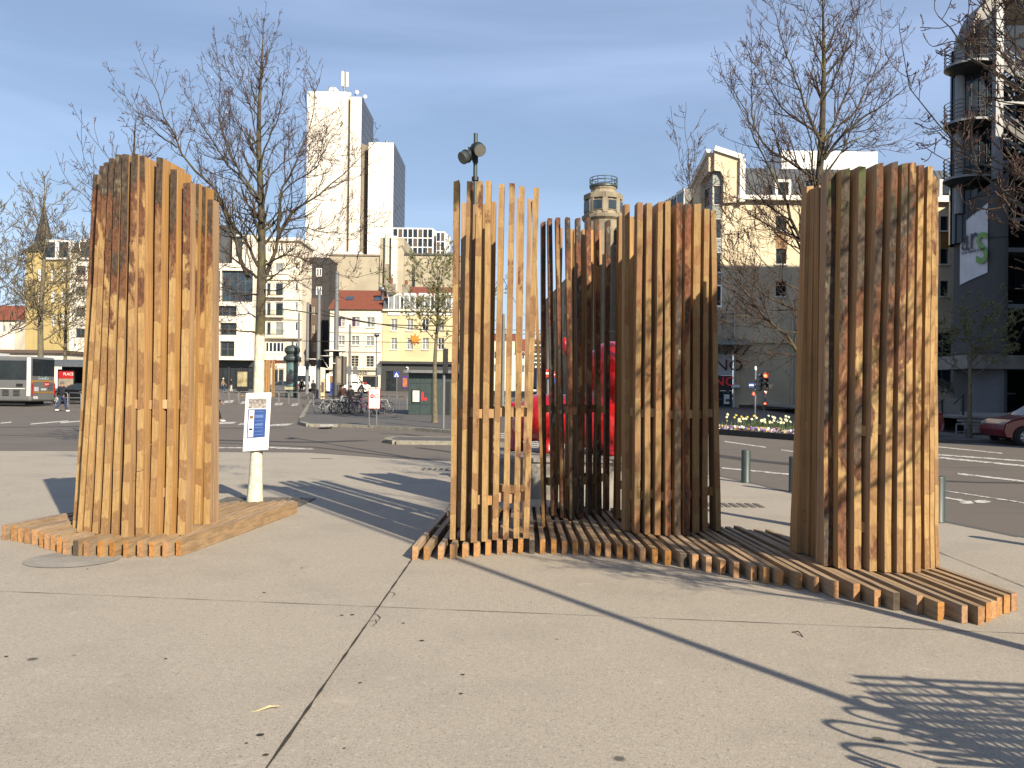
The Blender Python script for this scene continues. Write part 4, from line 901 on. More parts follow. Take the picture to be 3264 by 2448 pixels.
ap = pl.hit(*zlf(263, 525)); ub, ua = pl.hit(*zlf(310, 790))[0], pl.hit(*zlf(182, 790))[0]; cu_ = (ua + ub) / 2; hw_ = (ub - ua) / 2
mb = MB(); q = [pl.pt(cu_ + hw_ * math.cos(k * math.pi / 4 + .39) * 1.08, zr - 1.6, -hw_ + hw_ * math.sin(k * math.pi / 4 + .39) * 1.08) for k in range(8)] + [pl.pt(cu_, ap[1], -hw_)]
mb.add(q, [(k, (k + 1) % 8, 8) for k in range(8)]); mb.build('spire', MAT['slate'], HL)
for px in (335, 420, 560): u, z = pl.hit(*zlf(px, 862)); d = pbox(MB(), pl, u - 1.1, u + 1.1, z - 1.2, z + 2.2, -2, .5).build('dormer', MAT['white'], HL); pbox(MB(), pl, u - .8, u + .8, z - .9, z + 1.8, .501, .52).build('pane', MAT['glass'], d)
r2 = RR(pl, zlf, 446, 862, 760, 1500); c = pl.pt(r2[0] + 4, gL); HL2 = thing('apartment_block', 'grey rendered apartment block next to the yellow spired building', 'building', (c.x, c.y, gL))
ops = [RR(pl, zlf, x, y, x + 60, y + 60) for x in (490, 590, 680) for y in (945, 1080, 1215, 1350)]; mb = wallgrid(pl, r2[0] + .05, r2[1], gL - .3, r2[3] - .1, ops, .3); mb.build('wall', MAT['offwhite'], HL2)
for o in ops: window(HL2, pl, o, MAT['zinc'], MAT['glass'], 1, 0, .14)
YW = 190; pl = Plane((0, YW), (1, 0)); c = base(-20, YW); HW = thing('hillside_house', 'pale house with a brown roof at the far left edge behind the coach', 'house', (c.x, c.y, gz(YW)))
r = RR(pl, zlf, -300, 1290, 95, 1500); ops = [RR(pl, zlf, x, 1330, x + 22, 1375) for x in (-250, -180, -110, -40, 20, 60)]; mb = wallgrid(pl, r[0], r[1], gz(YW) - .3, r[3], ops, .3); mb.quad(pl.pt(r[1], gz(YW)), pl.pt(r[1], gz(YW), -10), pl.pt(r[1], r[3], -10), pl.pt(r[1], r[3])); mb.build('wall', MAT['cream2'], HW)
for o in ops: window(HW, pl, o, MAT['white'], MAT['glass'], 1, 0, .12)
mb = MB(); mb.quad(pl.pt(r[0] - .5, r[3] - .2, .6), pl.pt(r[1] + .5, r[3] - .2, .6), pl.pt(r[1] + .5, r[3] + 3.5, -5), pl.pt(r[0] - .5, r[3] + 3.5, -5)); mb.add([pl.pt(r[1] + .3, r[3], .2), pl.pt(r[1] + .3, r[3], -10), pl.pt(r[1] + .3, r[3] + 3.4, -5)], [(0, 1, 2)]); mb.build('roof', MAT['tile'], HW)
Yw = 112; pl = Plane((0, Yw), (1, 0)); c = base(60, Yw); HS = thing('low_shop', 'low flat-roofed brown and white shop building behind the coach', 'shop', (c.x, c.y, gz(Yw)))
r = RR(pl, zlf, -120, 1508, 420, 1560); pbox(MB(), pl, r[0], r[1], gz(Yw), r[3], -8, 0).build('wall', MAT['offwhite'], HS); pbox(MB(), pl, r[0] - .3, r[1] + .3, r[3], r[3] + .4, -8.3, .5).build('flat_roof', MAT['brown'], HS)

# ---------------------------------------------------------------- right: beige building with zinc roof
z5f = zoomxy(2000, 400, 2.766); YR = 72; gR = gz(YR); pl = Plane((0, YR), (1, 0)); c = base(2560, YR)
HR = thing('beige_office_building', 'long beige building with a zinc mansard roof and a gabled corner bay', 'building', (c.x, c.y, gR))
uC = pl.hit(*z5f(745, 900))[0]; uE = pl.hit(3060, 700)[0]; zc = pl.hit(*z5f(1250, 665))[1]; zg = pl.hit(2450, 1000)[1]
cols_ = [(1308, 1402), (1690, 1784), (2070, 2164), (2450, 2544), (2760, 2830)]; wins = []; pan = []
for x0, x1 in cols_:
    for y0, y1 in ((800, 928), (1086, 1222), (1370, 1505)): wins.append(RR(pl, z5f, x0, y0, x1, y1))
    pan.append(RR(pl, z5f, x0, 930, x1, 1082))
uS = pl.hit(*z5f(835, 900))[0]
mb = wallgrid(pl, uS, uE, zg, zc, wins, .25); mb.quad(pl.pt(uE, gR), pl.pt(uE, gR, -10), pl.pt(uE, zc, -10), pl.pt(uE, zc)); mb.build('wall', MAT['cream'], HR)
for o in wins: window(HR, pl, o, MAT['zinc'], MAT['glass'], 0, 0, .08, -.18, sill=MAT['white_trim'])
for o in pan: pbox(MB(), pl, o[0], o[1], o[2], o[3], .002, .03).build('orange_panel', MAT['orange'], HR)
pbox(MB(), pl, pl.hit(*z5f(965, 600))[0], uE, zc, pl.hit(*z5f(1250, 626))[1], -.2, .55).build('cornice', MAT['white_trim'], HR)
for y in (1000, 1030): r = pl.rect(2310, y - 3, 3040, y + 3); pbox(MB(), pl, uS + .02, uE, r[2], r[3], .002, .16).build('string_course', MAT['cream'], HR)
zr0, zr1 = pl.hit(*z5f(1250, 626))[1], P(*z5f(1250, 380), YR + 2.4).z; uG = pl.hit(*z5f(1000, 500))[0]
mb = MB(); mb.quad(pl.pt(uG, zr0, -.1), pl.pt(uE, zr0, -.1), pl.pt(uE, zr1, -2.4), pl.pt(uG, zr1, -2.4)); mb.quad(pl.pt(uG, zr1, -2.4), pl.pt(uE, zr1, -2.4), pl.pt(uE, zr1 + .2, -12), pl.pt(uG, zr1 + .2, -12)); roofR = mb.build('mansard_roof', MAT['zinc'], HR)
nse = 44
for i in range(nse):
    u = uG + (uE - uG) * (i + .5) / nse; mb = MB(); mb.bar(pl.pt(u, zr0, -.07), pl.pt(u, zr1, -2.37), .03); mb.build('roof_seam', MAT['zinc'], roofR)
for x0 in (1295, 1645, 2000, 2380, 2740):
    r = RR(pl, z5f, x0, 482, x0 + 140, 626); d = pbox(MB(), pl, r[0], r[1], zr0, r[3], -2.2, .25).build('dormer', MAT['white_trim'], HR); g = RR(pl, z5f, x0 + 24, 505, x0 + 116, 622); pbox(MB(), pl, g[0], g[1], g[2], g[3], .251, .27).build('pane', MAT['glass'], d)
pbox(MB(), pl, pl.hit(2545, 500)[0], pl.hit(2870, 500)[0], zr1, P(2700, 497, YR + 6).z, -10, -4.5).build('penthouse', MAT['white'], HR)
# corner bay: right leaf is frontal, left leaf turns away
uB = pl.hit(*z5f(1000, 300))[0]; zl, zrr = pl.hit(*z5f(742, 228))[1], pl.hit(*z5f(1000, 310))[1]; za = pl.hit(*z5f(780, 405))[1]
mb = MB(); o1 = .32
pts = [pl.pt(uS, zg, o1), pl.pt(pl.hit(*z5f(960, 700))[0], zc - .2, o1), pl.pt(uB, zc + .6, o1), pl.pt(uB, zrr, o1), pl.pt(uC + .08, zl, o1), pl.pt(uC + .08, za, o1), pl.pt(uC + (uS - uC) * .7, za - .05, o1), pl.pt(uS, za - .5, o1)]
zlow = zc - .3
pts[0] = pl.pt(uS, zlow, o1); bk = [v - pl.n * (o1 + .2) for v in pts]; nn = len(pts)
mb.add(pts + bk, [tuple(range(nn))] + [(i, i + nn, (i + 1) % nn + nn, (i + 1) % nn) for i in range(nn)]); mb.build('gable_leaf', MAT['cream'], HR)
mb = MB(); mb.bar(pl.pt(uC + .05, zl + .15, o1), pl.pt(uB + .1, zrr + .15, o1), .22, r2=.2); mb.bar(pl.pt(uB, zrr, o1 + .02), pl.pt(uB, zc - .2, o1 + .02), .22, (0, 1, 0), .3); mb.build('gable_trim', MAT['white_trim'], HR)
p2 = Vector((15.0, 72.0)); pc = pl.pt(uC, 0); wdir = Vector((-3.4, 17.0)).normalized(); plw = Plane((pc.x + wdir.x * 30, pc.y + wdir.y * 30), (-wdir.x, -wdir.y))  # left wing, seen at a glancing angle
Lw = 30.0; zw = zc
ops = [(Lw - d - 1.6, Lw - d, z, z + 1.7) for d in (7, 11, 15, 19, 23) for z in (5.2, 8.6, 12.0)]
gw = gz(90); mb = wallgrid(plw, 0, Lw - 2.6, gw - .5, zw, ops, .25); mb.build('wing_wall', MAT['cream'], HR)
for o in ops: window(HR, plw, o, MAT['white'], MAT['glass'], 1, 0, .08)
mb = MB(); mb.quad(plw.pt(0, zw, .2), plw.pt(Lw - 3, zw, .2), plw.pt(Lw - 3, zr1, -1.8), plw.pt(0, zr1, -1.8)); mb.build('wing_roof', MAT['zinc'], HR)
for i in range(30):
    u = (Lw - 3) * (i + .5) / 30; mb = MB(); mb.bar(plw.pt(u, zw, .23), plw.pt(u, zr1, -1.77), .04); mb.build('roof_seam', MAT['zinc'], HR)
for dd_ in (5.5, 12, 18, 24): d = pbox(MB(), plw, Lw - dd_ - 1.7, Lw - dd_, zw, zw + 2.2, -1.4, .2).build('dormer', MAT['zinc'], HR); pbox(MB(), plw, Lw - dd_ - 1.75, Lw - dd_ + .05, zw, zw + 2.25, .201, .26).build('dormer_frame', MAT['white_trim'], d); pbox(MB(), plw, Lw - dd_ - 1.5, Lw - dd_ - .2, zw + .25, zw + 1.95, .261, .28).build('pane', MAT['glass'], d)
zl2 = zl - .1; mb = MB()
pts = [plw.pt(Lw - .1, zl2, .3), plw.pt(Lw - 3.2, zl2 - 2.0, .3), plw.pt(Lw - 3.2, gw, .3), plw.pt(Lw - 1.9, gw, .3), plw.pt(Lw - 1.9, za - .6, .3), plw.pt(Lw - .1, za, .3)]; bk = [v - plw.n * .5 for v in pts]; nn = len(pts)
mb.add(pts + bk, [tuple(range(nn))[::-1]] + [(i, (i + 1) % nn, (i + 1) % nn + nn, i + nn) for i in range(nn)]); mb.build('gable_leaf', MAT['cream'], HR)
mb = MB(); mb.bar(plw.pt(Lw - .1, zl2 + .15, .32), plw.pt(Lw - 3.3, zl2 - 1.9, .32), .2); mb.build('gable_trim', MAT['white_trim'], HR)
# glazed corner strip, storey by storey
zz = za; k = 0
MAT['panel_lt'] = simple('grey_green_panel', (0.30, 0.33, 0.30), .4, .15, 1)
while zz > 10.5:
    h = 1.05 if k % 2 == 0 else 1.75
    for (pq, ua, ub) in ((pl, uC + .02, uS), (plw, Lw - 1.9, Lw - .02)):
        if k % 2 == 0: pbox(MB(), pq, ua, ub, zz - h, zz - .04, -.14, -.06).build('spandrel_panel', MAT['panel_lt'], HR)
        else: window(HR, pq, (ua, ub, zz - h, zz - .04), MAT['creamframe'], MAT['glass_b'], 0, 0, .08, -.12)
    zz -= h; k += 1
for (pq, ua, ub) in ((pl, uC + .02, uS), (plw, Lw - 2.6, Lw - .02)): pbox(MB(), pq, ua, ub, gR - .4, zz - .05, -.3, -.02).build('lower_corner_wall', MAT['cream'], HR)
# ground floor: shopfront, pilasters, pale panel, plinth
z7f = zoomxy(2220, 1040, 4.148); pg = Plane((0, YR - .15), (1, 0))
wallgrid(pg, pg.hit(*z7f(500, 700))[0], uE, gR - .5, zg, [RR(pg, z7f, 562, 220, 1245, 1040)] + [pg.rect(x, 1060, x + 60, 1230) for x in (2620, 2740, 2860, 2975)], .3).build('ground_floor_wall', MAT['cream'], HR)
r = RR(pg, z7f, 562, 220, 1245, 1040); pbox(MB(), pg, r[0], r[1], r[2], r[3], -.35, -.22).build('blank_panel', MAT['cream'], HR)
for x in (2620, 2740, 2860, 2975): window(HR, pg, pg.rect(x, 1060, x + 60, 1230), MAT['zinc'], MAT['glass'], 1, 2, .1)
r = RR(pg, z7f, 562, 1040, 1300, 1230); pbox(MB(), pg, r[0], uE, gR - .4, r[3], .005, .12).build('plinth', MAT['brown'], HR)
for x in (492, 1255): u = pg.hit(*z7f(x, 700))[0]; MB().tube([pg.pt(u, gR, .25), pg.pt(u, zg + 1, .25)], .09, 8).build('downpipe', MAT['creamframe'], HR)
uA = pg.hit(*z7f(30, 600))[0]; uZ = pg.hit(*z7f(474, 600))[0]
def band(y0, y1, mat, nm, out=.05): a = pg.hit(*z7f(300, y1))[1]; b = pg.hit(*z7f(300, y0))[1]; return pbox(MB(), pg, uA, uZ, a, b, -.05, out).build(nm, mat, HR)
MAT['signwhite'] = simple('white_shop_vinyl', (0.55, 0.57, 0.60), .4, .08, 1); MAT['signdark'] = simple('navy_fascia', (0.02, 0.022, 0.035), .4, .2, 1)
band(362, 650, MAT['signwhite'], 'window_vinyl'); band(652, 850, MAT['signdark'], 'fascia', .12); dz0 = pg.hit(*z7f(300, 1200))[1]; dz1 = pg.hit(*z7f(300, 852))[1]
window(HR, pg, (uA, uZ, gR, dz1), MAT['zinc'], MAT['glass'], 3, 1, .1, 0, name='shop_window')
MAT['maroon'] = simple('maroon_letters', (0.16, 0.01, 0.02), .5, .1, 2)
u, z = pg.hit(*z7f(345, 522)); text_obj('sign_lettering', 'ANO', 1.3, pg.pt(u, z, .09), pg.u, MAT['maroon'], HR, 1.15, .02)
u, z = pg.hit(*z7f(310, 735)); text_obj('sign_lettering', 'ANO', 1.05, pg.pt(u, z, .16), pg.u, emit('lit_red_letters', (.5, .02, .02), .12), HR, 1.15, .02)
r = RR(pg, z7f, 362, 900, 432, 1028); nb = pbox(MB(), pg, r[0], r[1], r[2], r[3], .06, .09).build('window_notice', MAT['white'], HR)
for i in range(5): pbox(MB(), pg, r[0] + .12 + (i % 2) * .4, r[0] + .45 + (i % 2) * .45, r[2] + .2 + i * .36, r[2] + .42 + i * .36, .091, .1).build('notice_print', MAT['zinc'], nb)
pbox(MB(), pg, uA - .6, pg.hit(*z7f(500, 700))[0] - .01, pg.hit(*z7f(300, 362))[1] + .01, zg + .3, -.3, -.06).build('upper_shop_wall', MAT['beige'], HR)
# glazed canopy on brackets over the shop
zc0, zc1 = pg.hit(*z7f(300, 340))[1], pg.hit(*z7f(300, 170))[1]; mb = MB(); mb.quad(pg.pt(uA, zc0 + .5, 2.4), pg.pt(uZ + .9, zc0 + .5, 2.4), pg.pt(uZ + .9, zc1, .05), pg.pt(uA, zc1, .05)); cp = mb.build('canopy_glass', MAT['panel_lt'], HR)
for i in range(6): u = uA + (uZ + .8 - uA) * i / 5; mb = MB(); mb.bar(pg.pt(u, zc0 + .42, 2.4), pg.pt(u, zc1 - .1, .05), .07); mb.bar(pg.pt(u, zc0 - .2, .05), pg.pt(u, zc0 + .42, 2.2), .05); mb.build('canopy_bracket', MAT['zinc'], HR)
for x in (480, 524): u, z = pg.hit(*z7f(x, 800)); MB().ball(pg.pt(u, z, .5), (.26, .26, .2), 10).build('wall_lamp', MAT['white_trim'], HR)

# ---------------------------------------------------------------- old stone building with a round turret
YS = 98; gS = gz(YS); c = base(1918, YS); HO = thing('stone_building', 'old limestone building with slate mansard and a domed corner turret', 'building', (c.x, c.y, gS))
zof = zoomxy(1400, 380, 2.676)
tcx = P(*zof(1400, 700), YS); hs = lambda y: zat(*zof(1400, y), YS)
wr = lambda half: half / 2.676 * YS / FPX
prof = [(wr(160), gS), (wr(160), hs(880)), (wr(182), hs(860)), (wr(185), hs(835)), (wr(160), hs(826)), (wr(150), hs(770)), (wr(142), hs(690)), (wr(118), hs(640)), (wr(105), hs(615)), (wr(112), hs(600)), (wr(112), hs(588)), (0, hs(586))]
MB().lathe(prof, (tcx.x, YS, 0), 16, smooth=False).build('turret', MAT['stone'], HO)
for an in range(8):
    a_ = -math.pi / 2 + (an - 3.5) * math.pi / 4; dv = Vector((math.cos(a_), math.sin(a_), 0)); sv = Vector((-dv.y, dv.x, 0)); rad = wr(156)
    cc = Vector((tcx.x, YS, 0)) + dv * (rad - .12)
    w_ = MB(); w_.obox(cc + Vector((0, 0, (hs(800) + hs(712)) / 2)), sv * .62, dv * .16, (0, 0, (hs(712) - hs(800)) / 2)); wo_ = w_.build('turret_window', MAT['stone'], HO)
    w_ = MB(); w_.obox(cc + dv * .17 + Vector((0, 0, (hs(800) + hs(712)) / 2)), sv * .5, dv * .02, (0, 0, (hs(720) - hs(796)) / 2)); w_.build('pane', MAT['glass_b'], wo_)
    w_ = MB(); w_.obox(Vector((tcx.x, YS, hs(672))) + dv * (wr(140)), sv * .8, dv * .22, (0, 0, .28)); w_.build('pediment', MAT['stone'], HO)
    w_ = MB(); a2 = a_ + math.pi / 8; dv2 = Vector((math.cos(a2), math.sin(a2), 0)); s2 = Vector((-dv2.y, dv2.x, 0)); w_.obox(Vector((tcx.x, YS, (hs(820) + hs(650)) / 2)) + dv2 * wr(146), s2 * .28, dv2 * .22, (0, 0, (hs(650) - hs(820)) / 2)); w_.build('turret_rib', MAT['stone'], HO)
rr = wr(117); mb = MB(); tz0, tz1 = hs(588), hs(508)
MB().lathe([(wr(120), tz0), (wr(122), tz0 + .25), (wr(100), tz0 + .26), (0, tz0 + .27)], (tcx.x, YS, 0), 24).build('turret_deck', MAT['dgreen'], HO)
for zz in (tz1, (tz0 + tz1) / 2 + .2, tz0 + .7):
    mb.tube([Vector((tcx.x + rr * math.cos(k * math.pi / 12), YS + rr * math.sin(k * math.pi / 12), zz)) for k in range(25)], .045, 5)
for k in range(12): mb.tube([Vector((tcx.x + rr * math.cos(k * math.pi / 6), YS + rr * math.sin(k * math.pi / 6), tz0)), Vector((tcx.x + rr * math.cos(k * math.pi / 6), YS + rr * math.sin(k * math.pi / 6), tz1))], .045, 5)
mb.build('turret_railing', MAT['dgreen'], HO)
# street facade running from the turret towards the beige wing
p0 = Vector((tcx.x + 1.6, YS - .8)); p1 = Vector((pc.x + wdir.x * 16 + .2, pc.y + wdir.y * 16)); plo = Plane(p0, p1 - p0); Lo = (p1 - p0).length + 3; zo = hs(1240)
ops = [(u, u + 1.25, z, z + 2.3) for u in [1.2 + i * 2.6 for i in range(int(Lo / 2.6))] for z in (gS + 1.0, gS + 5.0, gS + 9.0)]
mb = wallgrid(plo, 0, Lo, gS - .5, zo, ops, .35); mb.build('wall', MAT['stone'], HO)
for o in ops: window(HO, plo, o, MAT['creamframe'], MAT['glass'], 1, 1, .07)
for z in (gS + 4.3, gS + 8.3, zo - .4): pbox(MB(), plo, 0, Lo, z, z + .35, .002, .35).build('string_course', MAT['stone'], HO)
zs1 = hs(960); mb = MB(); mb.quad(plo.pt(0, zo, .1), plo.pt(Lo, zo, .1), plo.pt(Lo, zs1, -2.2), plo.pt(0, zs1, -2.2)); mb.quad(plo.pt(0, zs1, -2.2), plo.pt(Lo, zs1, -2.2), plo.pt(Lo, zs1 + .4, -9), plo.pt(0, zs1 + .4, -9)); mb.build('mansard_roof', MAT['slate'], HO)
for u in (1.6, 4.8, 8.0): d = pbox(MB(), plo, u, u + 1.5, zo, zo + 3.0, -1.8, .35).build('dormer', MAT['creamframe'], HO); pbox(MB(), plo, u + .25, u + 1.25, zo + .4, zo + 2.6, .351, .37).build('pane', MAT['glass'], d)
# the far side street front, turning away to the left
q1 = base(1730, 150); plo2 = Plane((q1.x, 150), (tcx.x - 1.6 - q1.x, YS - 150)); L2 = Vector((tcx.x - 1.6 - q1.x, YS - 150)).length - 1
ops = [(u, u + 1.5, z, z + 2.4) for u in [3 + i * 4.5 for i in range(int(L2 / 4.5) - 1)] for z in (gS + 5.2, gS + 9.0, gS + 12.5)]
mb = wallgrid(plo2, 0, L2, gS - .5, zo + 1, ops, .3); mb.build('side_wall', MAT['stone'], HO)
for o in ops: window(HO, plo2, o, MAT['creamframe'], MAT['glass'], 1, 0, .08)
mb = MB(); mb.quad(plo2.pt(0, zo + 1, .1), plo2.pt(L2, zo + 1, .1), plo2.pt(L2, zs1 - .8, -2.2), plo2.pt(0, zs1 - .8, -2.2)); mb.build('side_roof', MAT['slate'], HO)

# ---------------------------------------------------------------- far end of the street
YF = 235; pl = Plane((0, YF), (1, 0))
for x0, x1, yt, yr, lab in ((1560, 1640, 1085, 1060, 'distant cream house with red roof at the end of the street'), (1642, 1790, 1130, 1078, 'distant wide cream house with chimneys closing the street'), (1470, 1558, 1120, 1085, 'distant grey-roofed house beside the cream ones at the street end')):
    c = base((x0 + x1) / 2, YF); h = thing('distant_house', lab, 'house', (c.x, c.y, gz(YF))); r = pl.rect(x0, yt, x1, 1230)
    ops = [(u, u + 1.3, z, z + 2.2) for u in [r[0] + 1.2 + k * 3 for k in range(int((r[1] - r[0] - 2) / 3))] for z in (gz(YF) + 5, gz(YF) + 8.6)]
    mb = wallgrid(pl, r[0], r[1], gz(YF), r[3], ops, .2); mb.quad(pl.pt(r[0], gz(YF)), pl.pt(r[0], gz(YF), -8), pl.pt(r[0], r[3], -8), pl.pt(r[0], r[3])); mb.build('wall', MAT['cream2'], h)
    for o in ops: window(h, pl, o, MAT['white'], MAT['glass'], 1, 0, .15)
    zr_ = pl.hit((x0 + x1) / 2, yr)[1]; mb = MB(); mb.quad(pl.pt(r[0] - .3, r[3], .3), pl.pt(r[1] + .3, r[3], .3), pl.pt(r[1] + .3, zr_, -5), pl.pt(r[0] - .3, zr_, -5)); mb.build('roof', MAT['slate'] if x0 == 1470 else MAT['tile'], h)
    pbox(MB(), pl, (r[0] + r[1]) / 2, (r[0] + r[1]) / 2 + 1, zr_ - 1, zr_ + 1.6, -5.6, -4.6).build('chimney', MAT['chim'], h)

# ---------------------------------------------------------------- dark office with round escape balconies
YO = 47; zt_ = .75; c = base(3130, YO); HX = thing('office_tower', 'dark grey office building with curved wall, banner and round escape balconies', 'building', (c.x, c.y, 0))
MAT['steelpaint'] = simple('pale_steel', (0.34, 0.36, 0.38), .5, .12, 1); MAT['darksteel'] = simple('dark_steel', (0.03, 0.032, 0.034), .5, .2, 2)
Xat = lambda px, Y: base(px, Y, CAMH).x
def curv(t, off=0.0):                   # plan curve of the drum wall: right (t=0) to left (t=1)
    a = t * math.pi / 2; x = Xat(3190, YO) - (Xat(3190, YO) - Xat(3036, YO + 2.6)) * math.sin(a); y = YO - .6 + 3.2 * (1 - math.cos(a))
    nx, ny = -math.sin(a), -math.cos(a); return Vector((x + nx * off, y + ny * off, 0))
nst = 14; mb = MB()
for i in range(nst):
    t0, t1 = i / nst, (i + 1) / nst; a, b = curv(t0), curv(t1)
    zA = zat(3190 - 125 * t0, 556 + 110 * t0 ** 1.3, YO); zB = zat(3190 - 125 * t1, 556 + 110 * t1 ** 1.3, YO)
    mb.quad((b.x, b.y, .3), (a.x, a.y, .3), (a.x, a.y, zA), (b.x, b.y, zB)); mb.quad((b.x, b.y, zB), (a.x, a.y, zA), (a.x + 1, a.y + 2.5, zA), (b.x + 1, b.y + 1.0, zB))
e = curv(1); mb.quad((e.x, e.y, .3), (e.x, e.y, zB), (e.x + 3.95, e.y + 8, zB), (e.x + 3.95, e.y + 8, .3)); drum = mb.build('drum_wall', MAT['greywall'], HX)
for z in (3.2, 4.0, 4.8, 10.2, 12.6):
    mb = MB(); mb.tube([curv(t / 14, .012) + Vector((0, 0, z)) for t in range(15)], .022, 4); mb.build('panel_joint', MAT['darksteel'], drum)
# lower pale stone band and banner on the drum
mb = MB()
for i in range(10):
    a, b = curv(.08 + i * .06, .02), curv(.08 + (i + 1) * .06, .02); mb.quad((b.x, b.y, .75), (a.x, a.y, .75), (a.x, a.y, 3.1), (b.x, b.y, 3.1))
mb.build('stone_band', simple('grey_stone', (0.22, 0.23, 0.25), .7, .15, 1), HX)
MAT['banner'] = simple('banner_vinyl', (0.62, 0.62, 0.66), .5, .06, 1); mb = MB(); bt = [.40 + k * .05 for k in range(10)]
def bz(t, top): return (zat(3127 - 72 * (t - .4) / .45, 652 + 52 * (t - .4) / .45, YO + .4) if top else zat(3127 - 72 * (t - .4) / .45, 872 + 26 * (t - .4) / .45, YO + .4))
for a_, b_ in zip(bt[:-1], bt[1:]):
    a, b = curv(a_, .07), curv(b_, .07); mb.quad((b.x, b.y, bz(b_, 0)), (a.x, a.y, bz(a_, 0)), (a.x, a.y, bz(a_, 1)), (b.x, b.y, bz(b_, 1)))
bn = mb.build('banner', MAT['banner'], HX); MAT['lime'] = simple('lime_letters', (0.25, 0.50, 0.10), .5, .1, 2); MAT['slateink'] = simple('grey_letters', (0.05, 0.05, 0.075), .5, .1, 2)
m1 = curv(.71, .12); m0_ = curv(.62, .12); bright = (curv(.5, 0) - curv(.8, 0)).normalized()
pp = curv(.70, .14); text_obj('banner_lettering', 'ar', 1.9, Vector((pp.x, pp.y - .1, zat(3083, 752, YO))), bright, MAT['slateink'], bn, .75, .01)
pp = curv(.50, .16); text_obj('banner_lettering', 's', 3.7, Vector((pp.x, pp.y - .1, zat(3108, 772, YO))), bright, MAT['lime'], bn, .72, .01)
pp = curv(.64, .14); text_obj('banner_lettering', 'Agence Régionale de Santé', .26, Vector((pp.x, pp.y - .08, zat(3088, 792, YO))), bright, MAT['slateink'], bn, .6, .004)
# glazed stair drum, pale slim column, steel column and the arch
dc = Vector((Xat(3097, YO + 2), YO + 2.2, 0)); zb0 = zat(3080, 640, YO); zT = zat(3060, 112, YO)
MB().lathe([(1.15, zb0 - 2), (1.15, zT)], dc, 20).build('stair_drum', MAT['glass'], HX)
for k in range(10):
    a = math.pi + k * math.pi / 9; MB().tube([dc + Vector((1.17 * math.cos(a), 1.17 * math.sin(a), zb0 - 2)), dc + Vector((1.17 * math.cos(a), 1.17 * math.sin(a), zT))], .035, 4).build('drum_mullion', MAT['darksteel'], HX)
MB().tube([(Xat(3052, YO + 1.5), YO + 1.5, zb0 - .4), (Xat(3052, YO + 1.5), YO + 1.5, zat(3052, 130, YO + 1.5))], .24, 12).build('slim_column', MAT['steelpaint'], HX)
xs_, ys_ = Xat(3172, YO - .4), YO - .4; MB().box((xs_ - .2, ys_ - .2, zat(3178, 560, YO) - .3), (xs_ + .2, ys_ + .2, zat(3180, 30, YO))).build('steel_column', MAT['steelpaint'], HX)
mb = MB(); ar = []; c0 = Vector((Xat(3215, YO + 1), YO + 1.2, zat(3052, 130, YO + 1.5))); ra = Xat(3215, YO + 1) - Xat(3056, YO + 1.5)
for k in range(13):
    a = math.pi - k / 12 * math.pi / 2; ar.append((c0.x + ra * math.cos(a), c0.z + ra * 1.0 * math.sin(a)))
for k in range(12):
    (xa, za_), (xb, zb_) = ar[k], ar[k + 1]; sc = .76
    ia = (c0.x + (xa - c0.x) * sc, c0.z + (za_ - c0.z) * sc); ib = (c0.x + (xb - c0.x) * sc, c0.z + (zb_ - c0.z) * sc)
    for yy in (c0.y - .8, c0.y + .8): mb.quad((ia[0], yy, ia[1]), (xa, yy, za_), (xb, yy, zb_), (ib[0], yy, ib[1]))
    mb.quad((xa, c0.y - .8, za_), (xa, c0.y + .8, za_), (xb, c0.y + .8, zb_), (xb, c0.y - .8, zb_)); mb.quad((ia[0], c0.y - .8, ia[1]), (ib[0], c0.y - .8, ib[1]), (ib[0], c0.y + .8, ib[1]), (ia[0], c0.y + .8, ia[1]))
mb.build('roof_arch', simple('arch_cladding', (0.26, 0.25, 0.235), .6, .12, .5), HX)
MB().box((c0.x, c0.y - .9, c0.z + ra * .72), (c0.x + 14, c0.y + 6, c0.z + ra * 1.02)).build('roof_band', MAT['cream2'], HX)
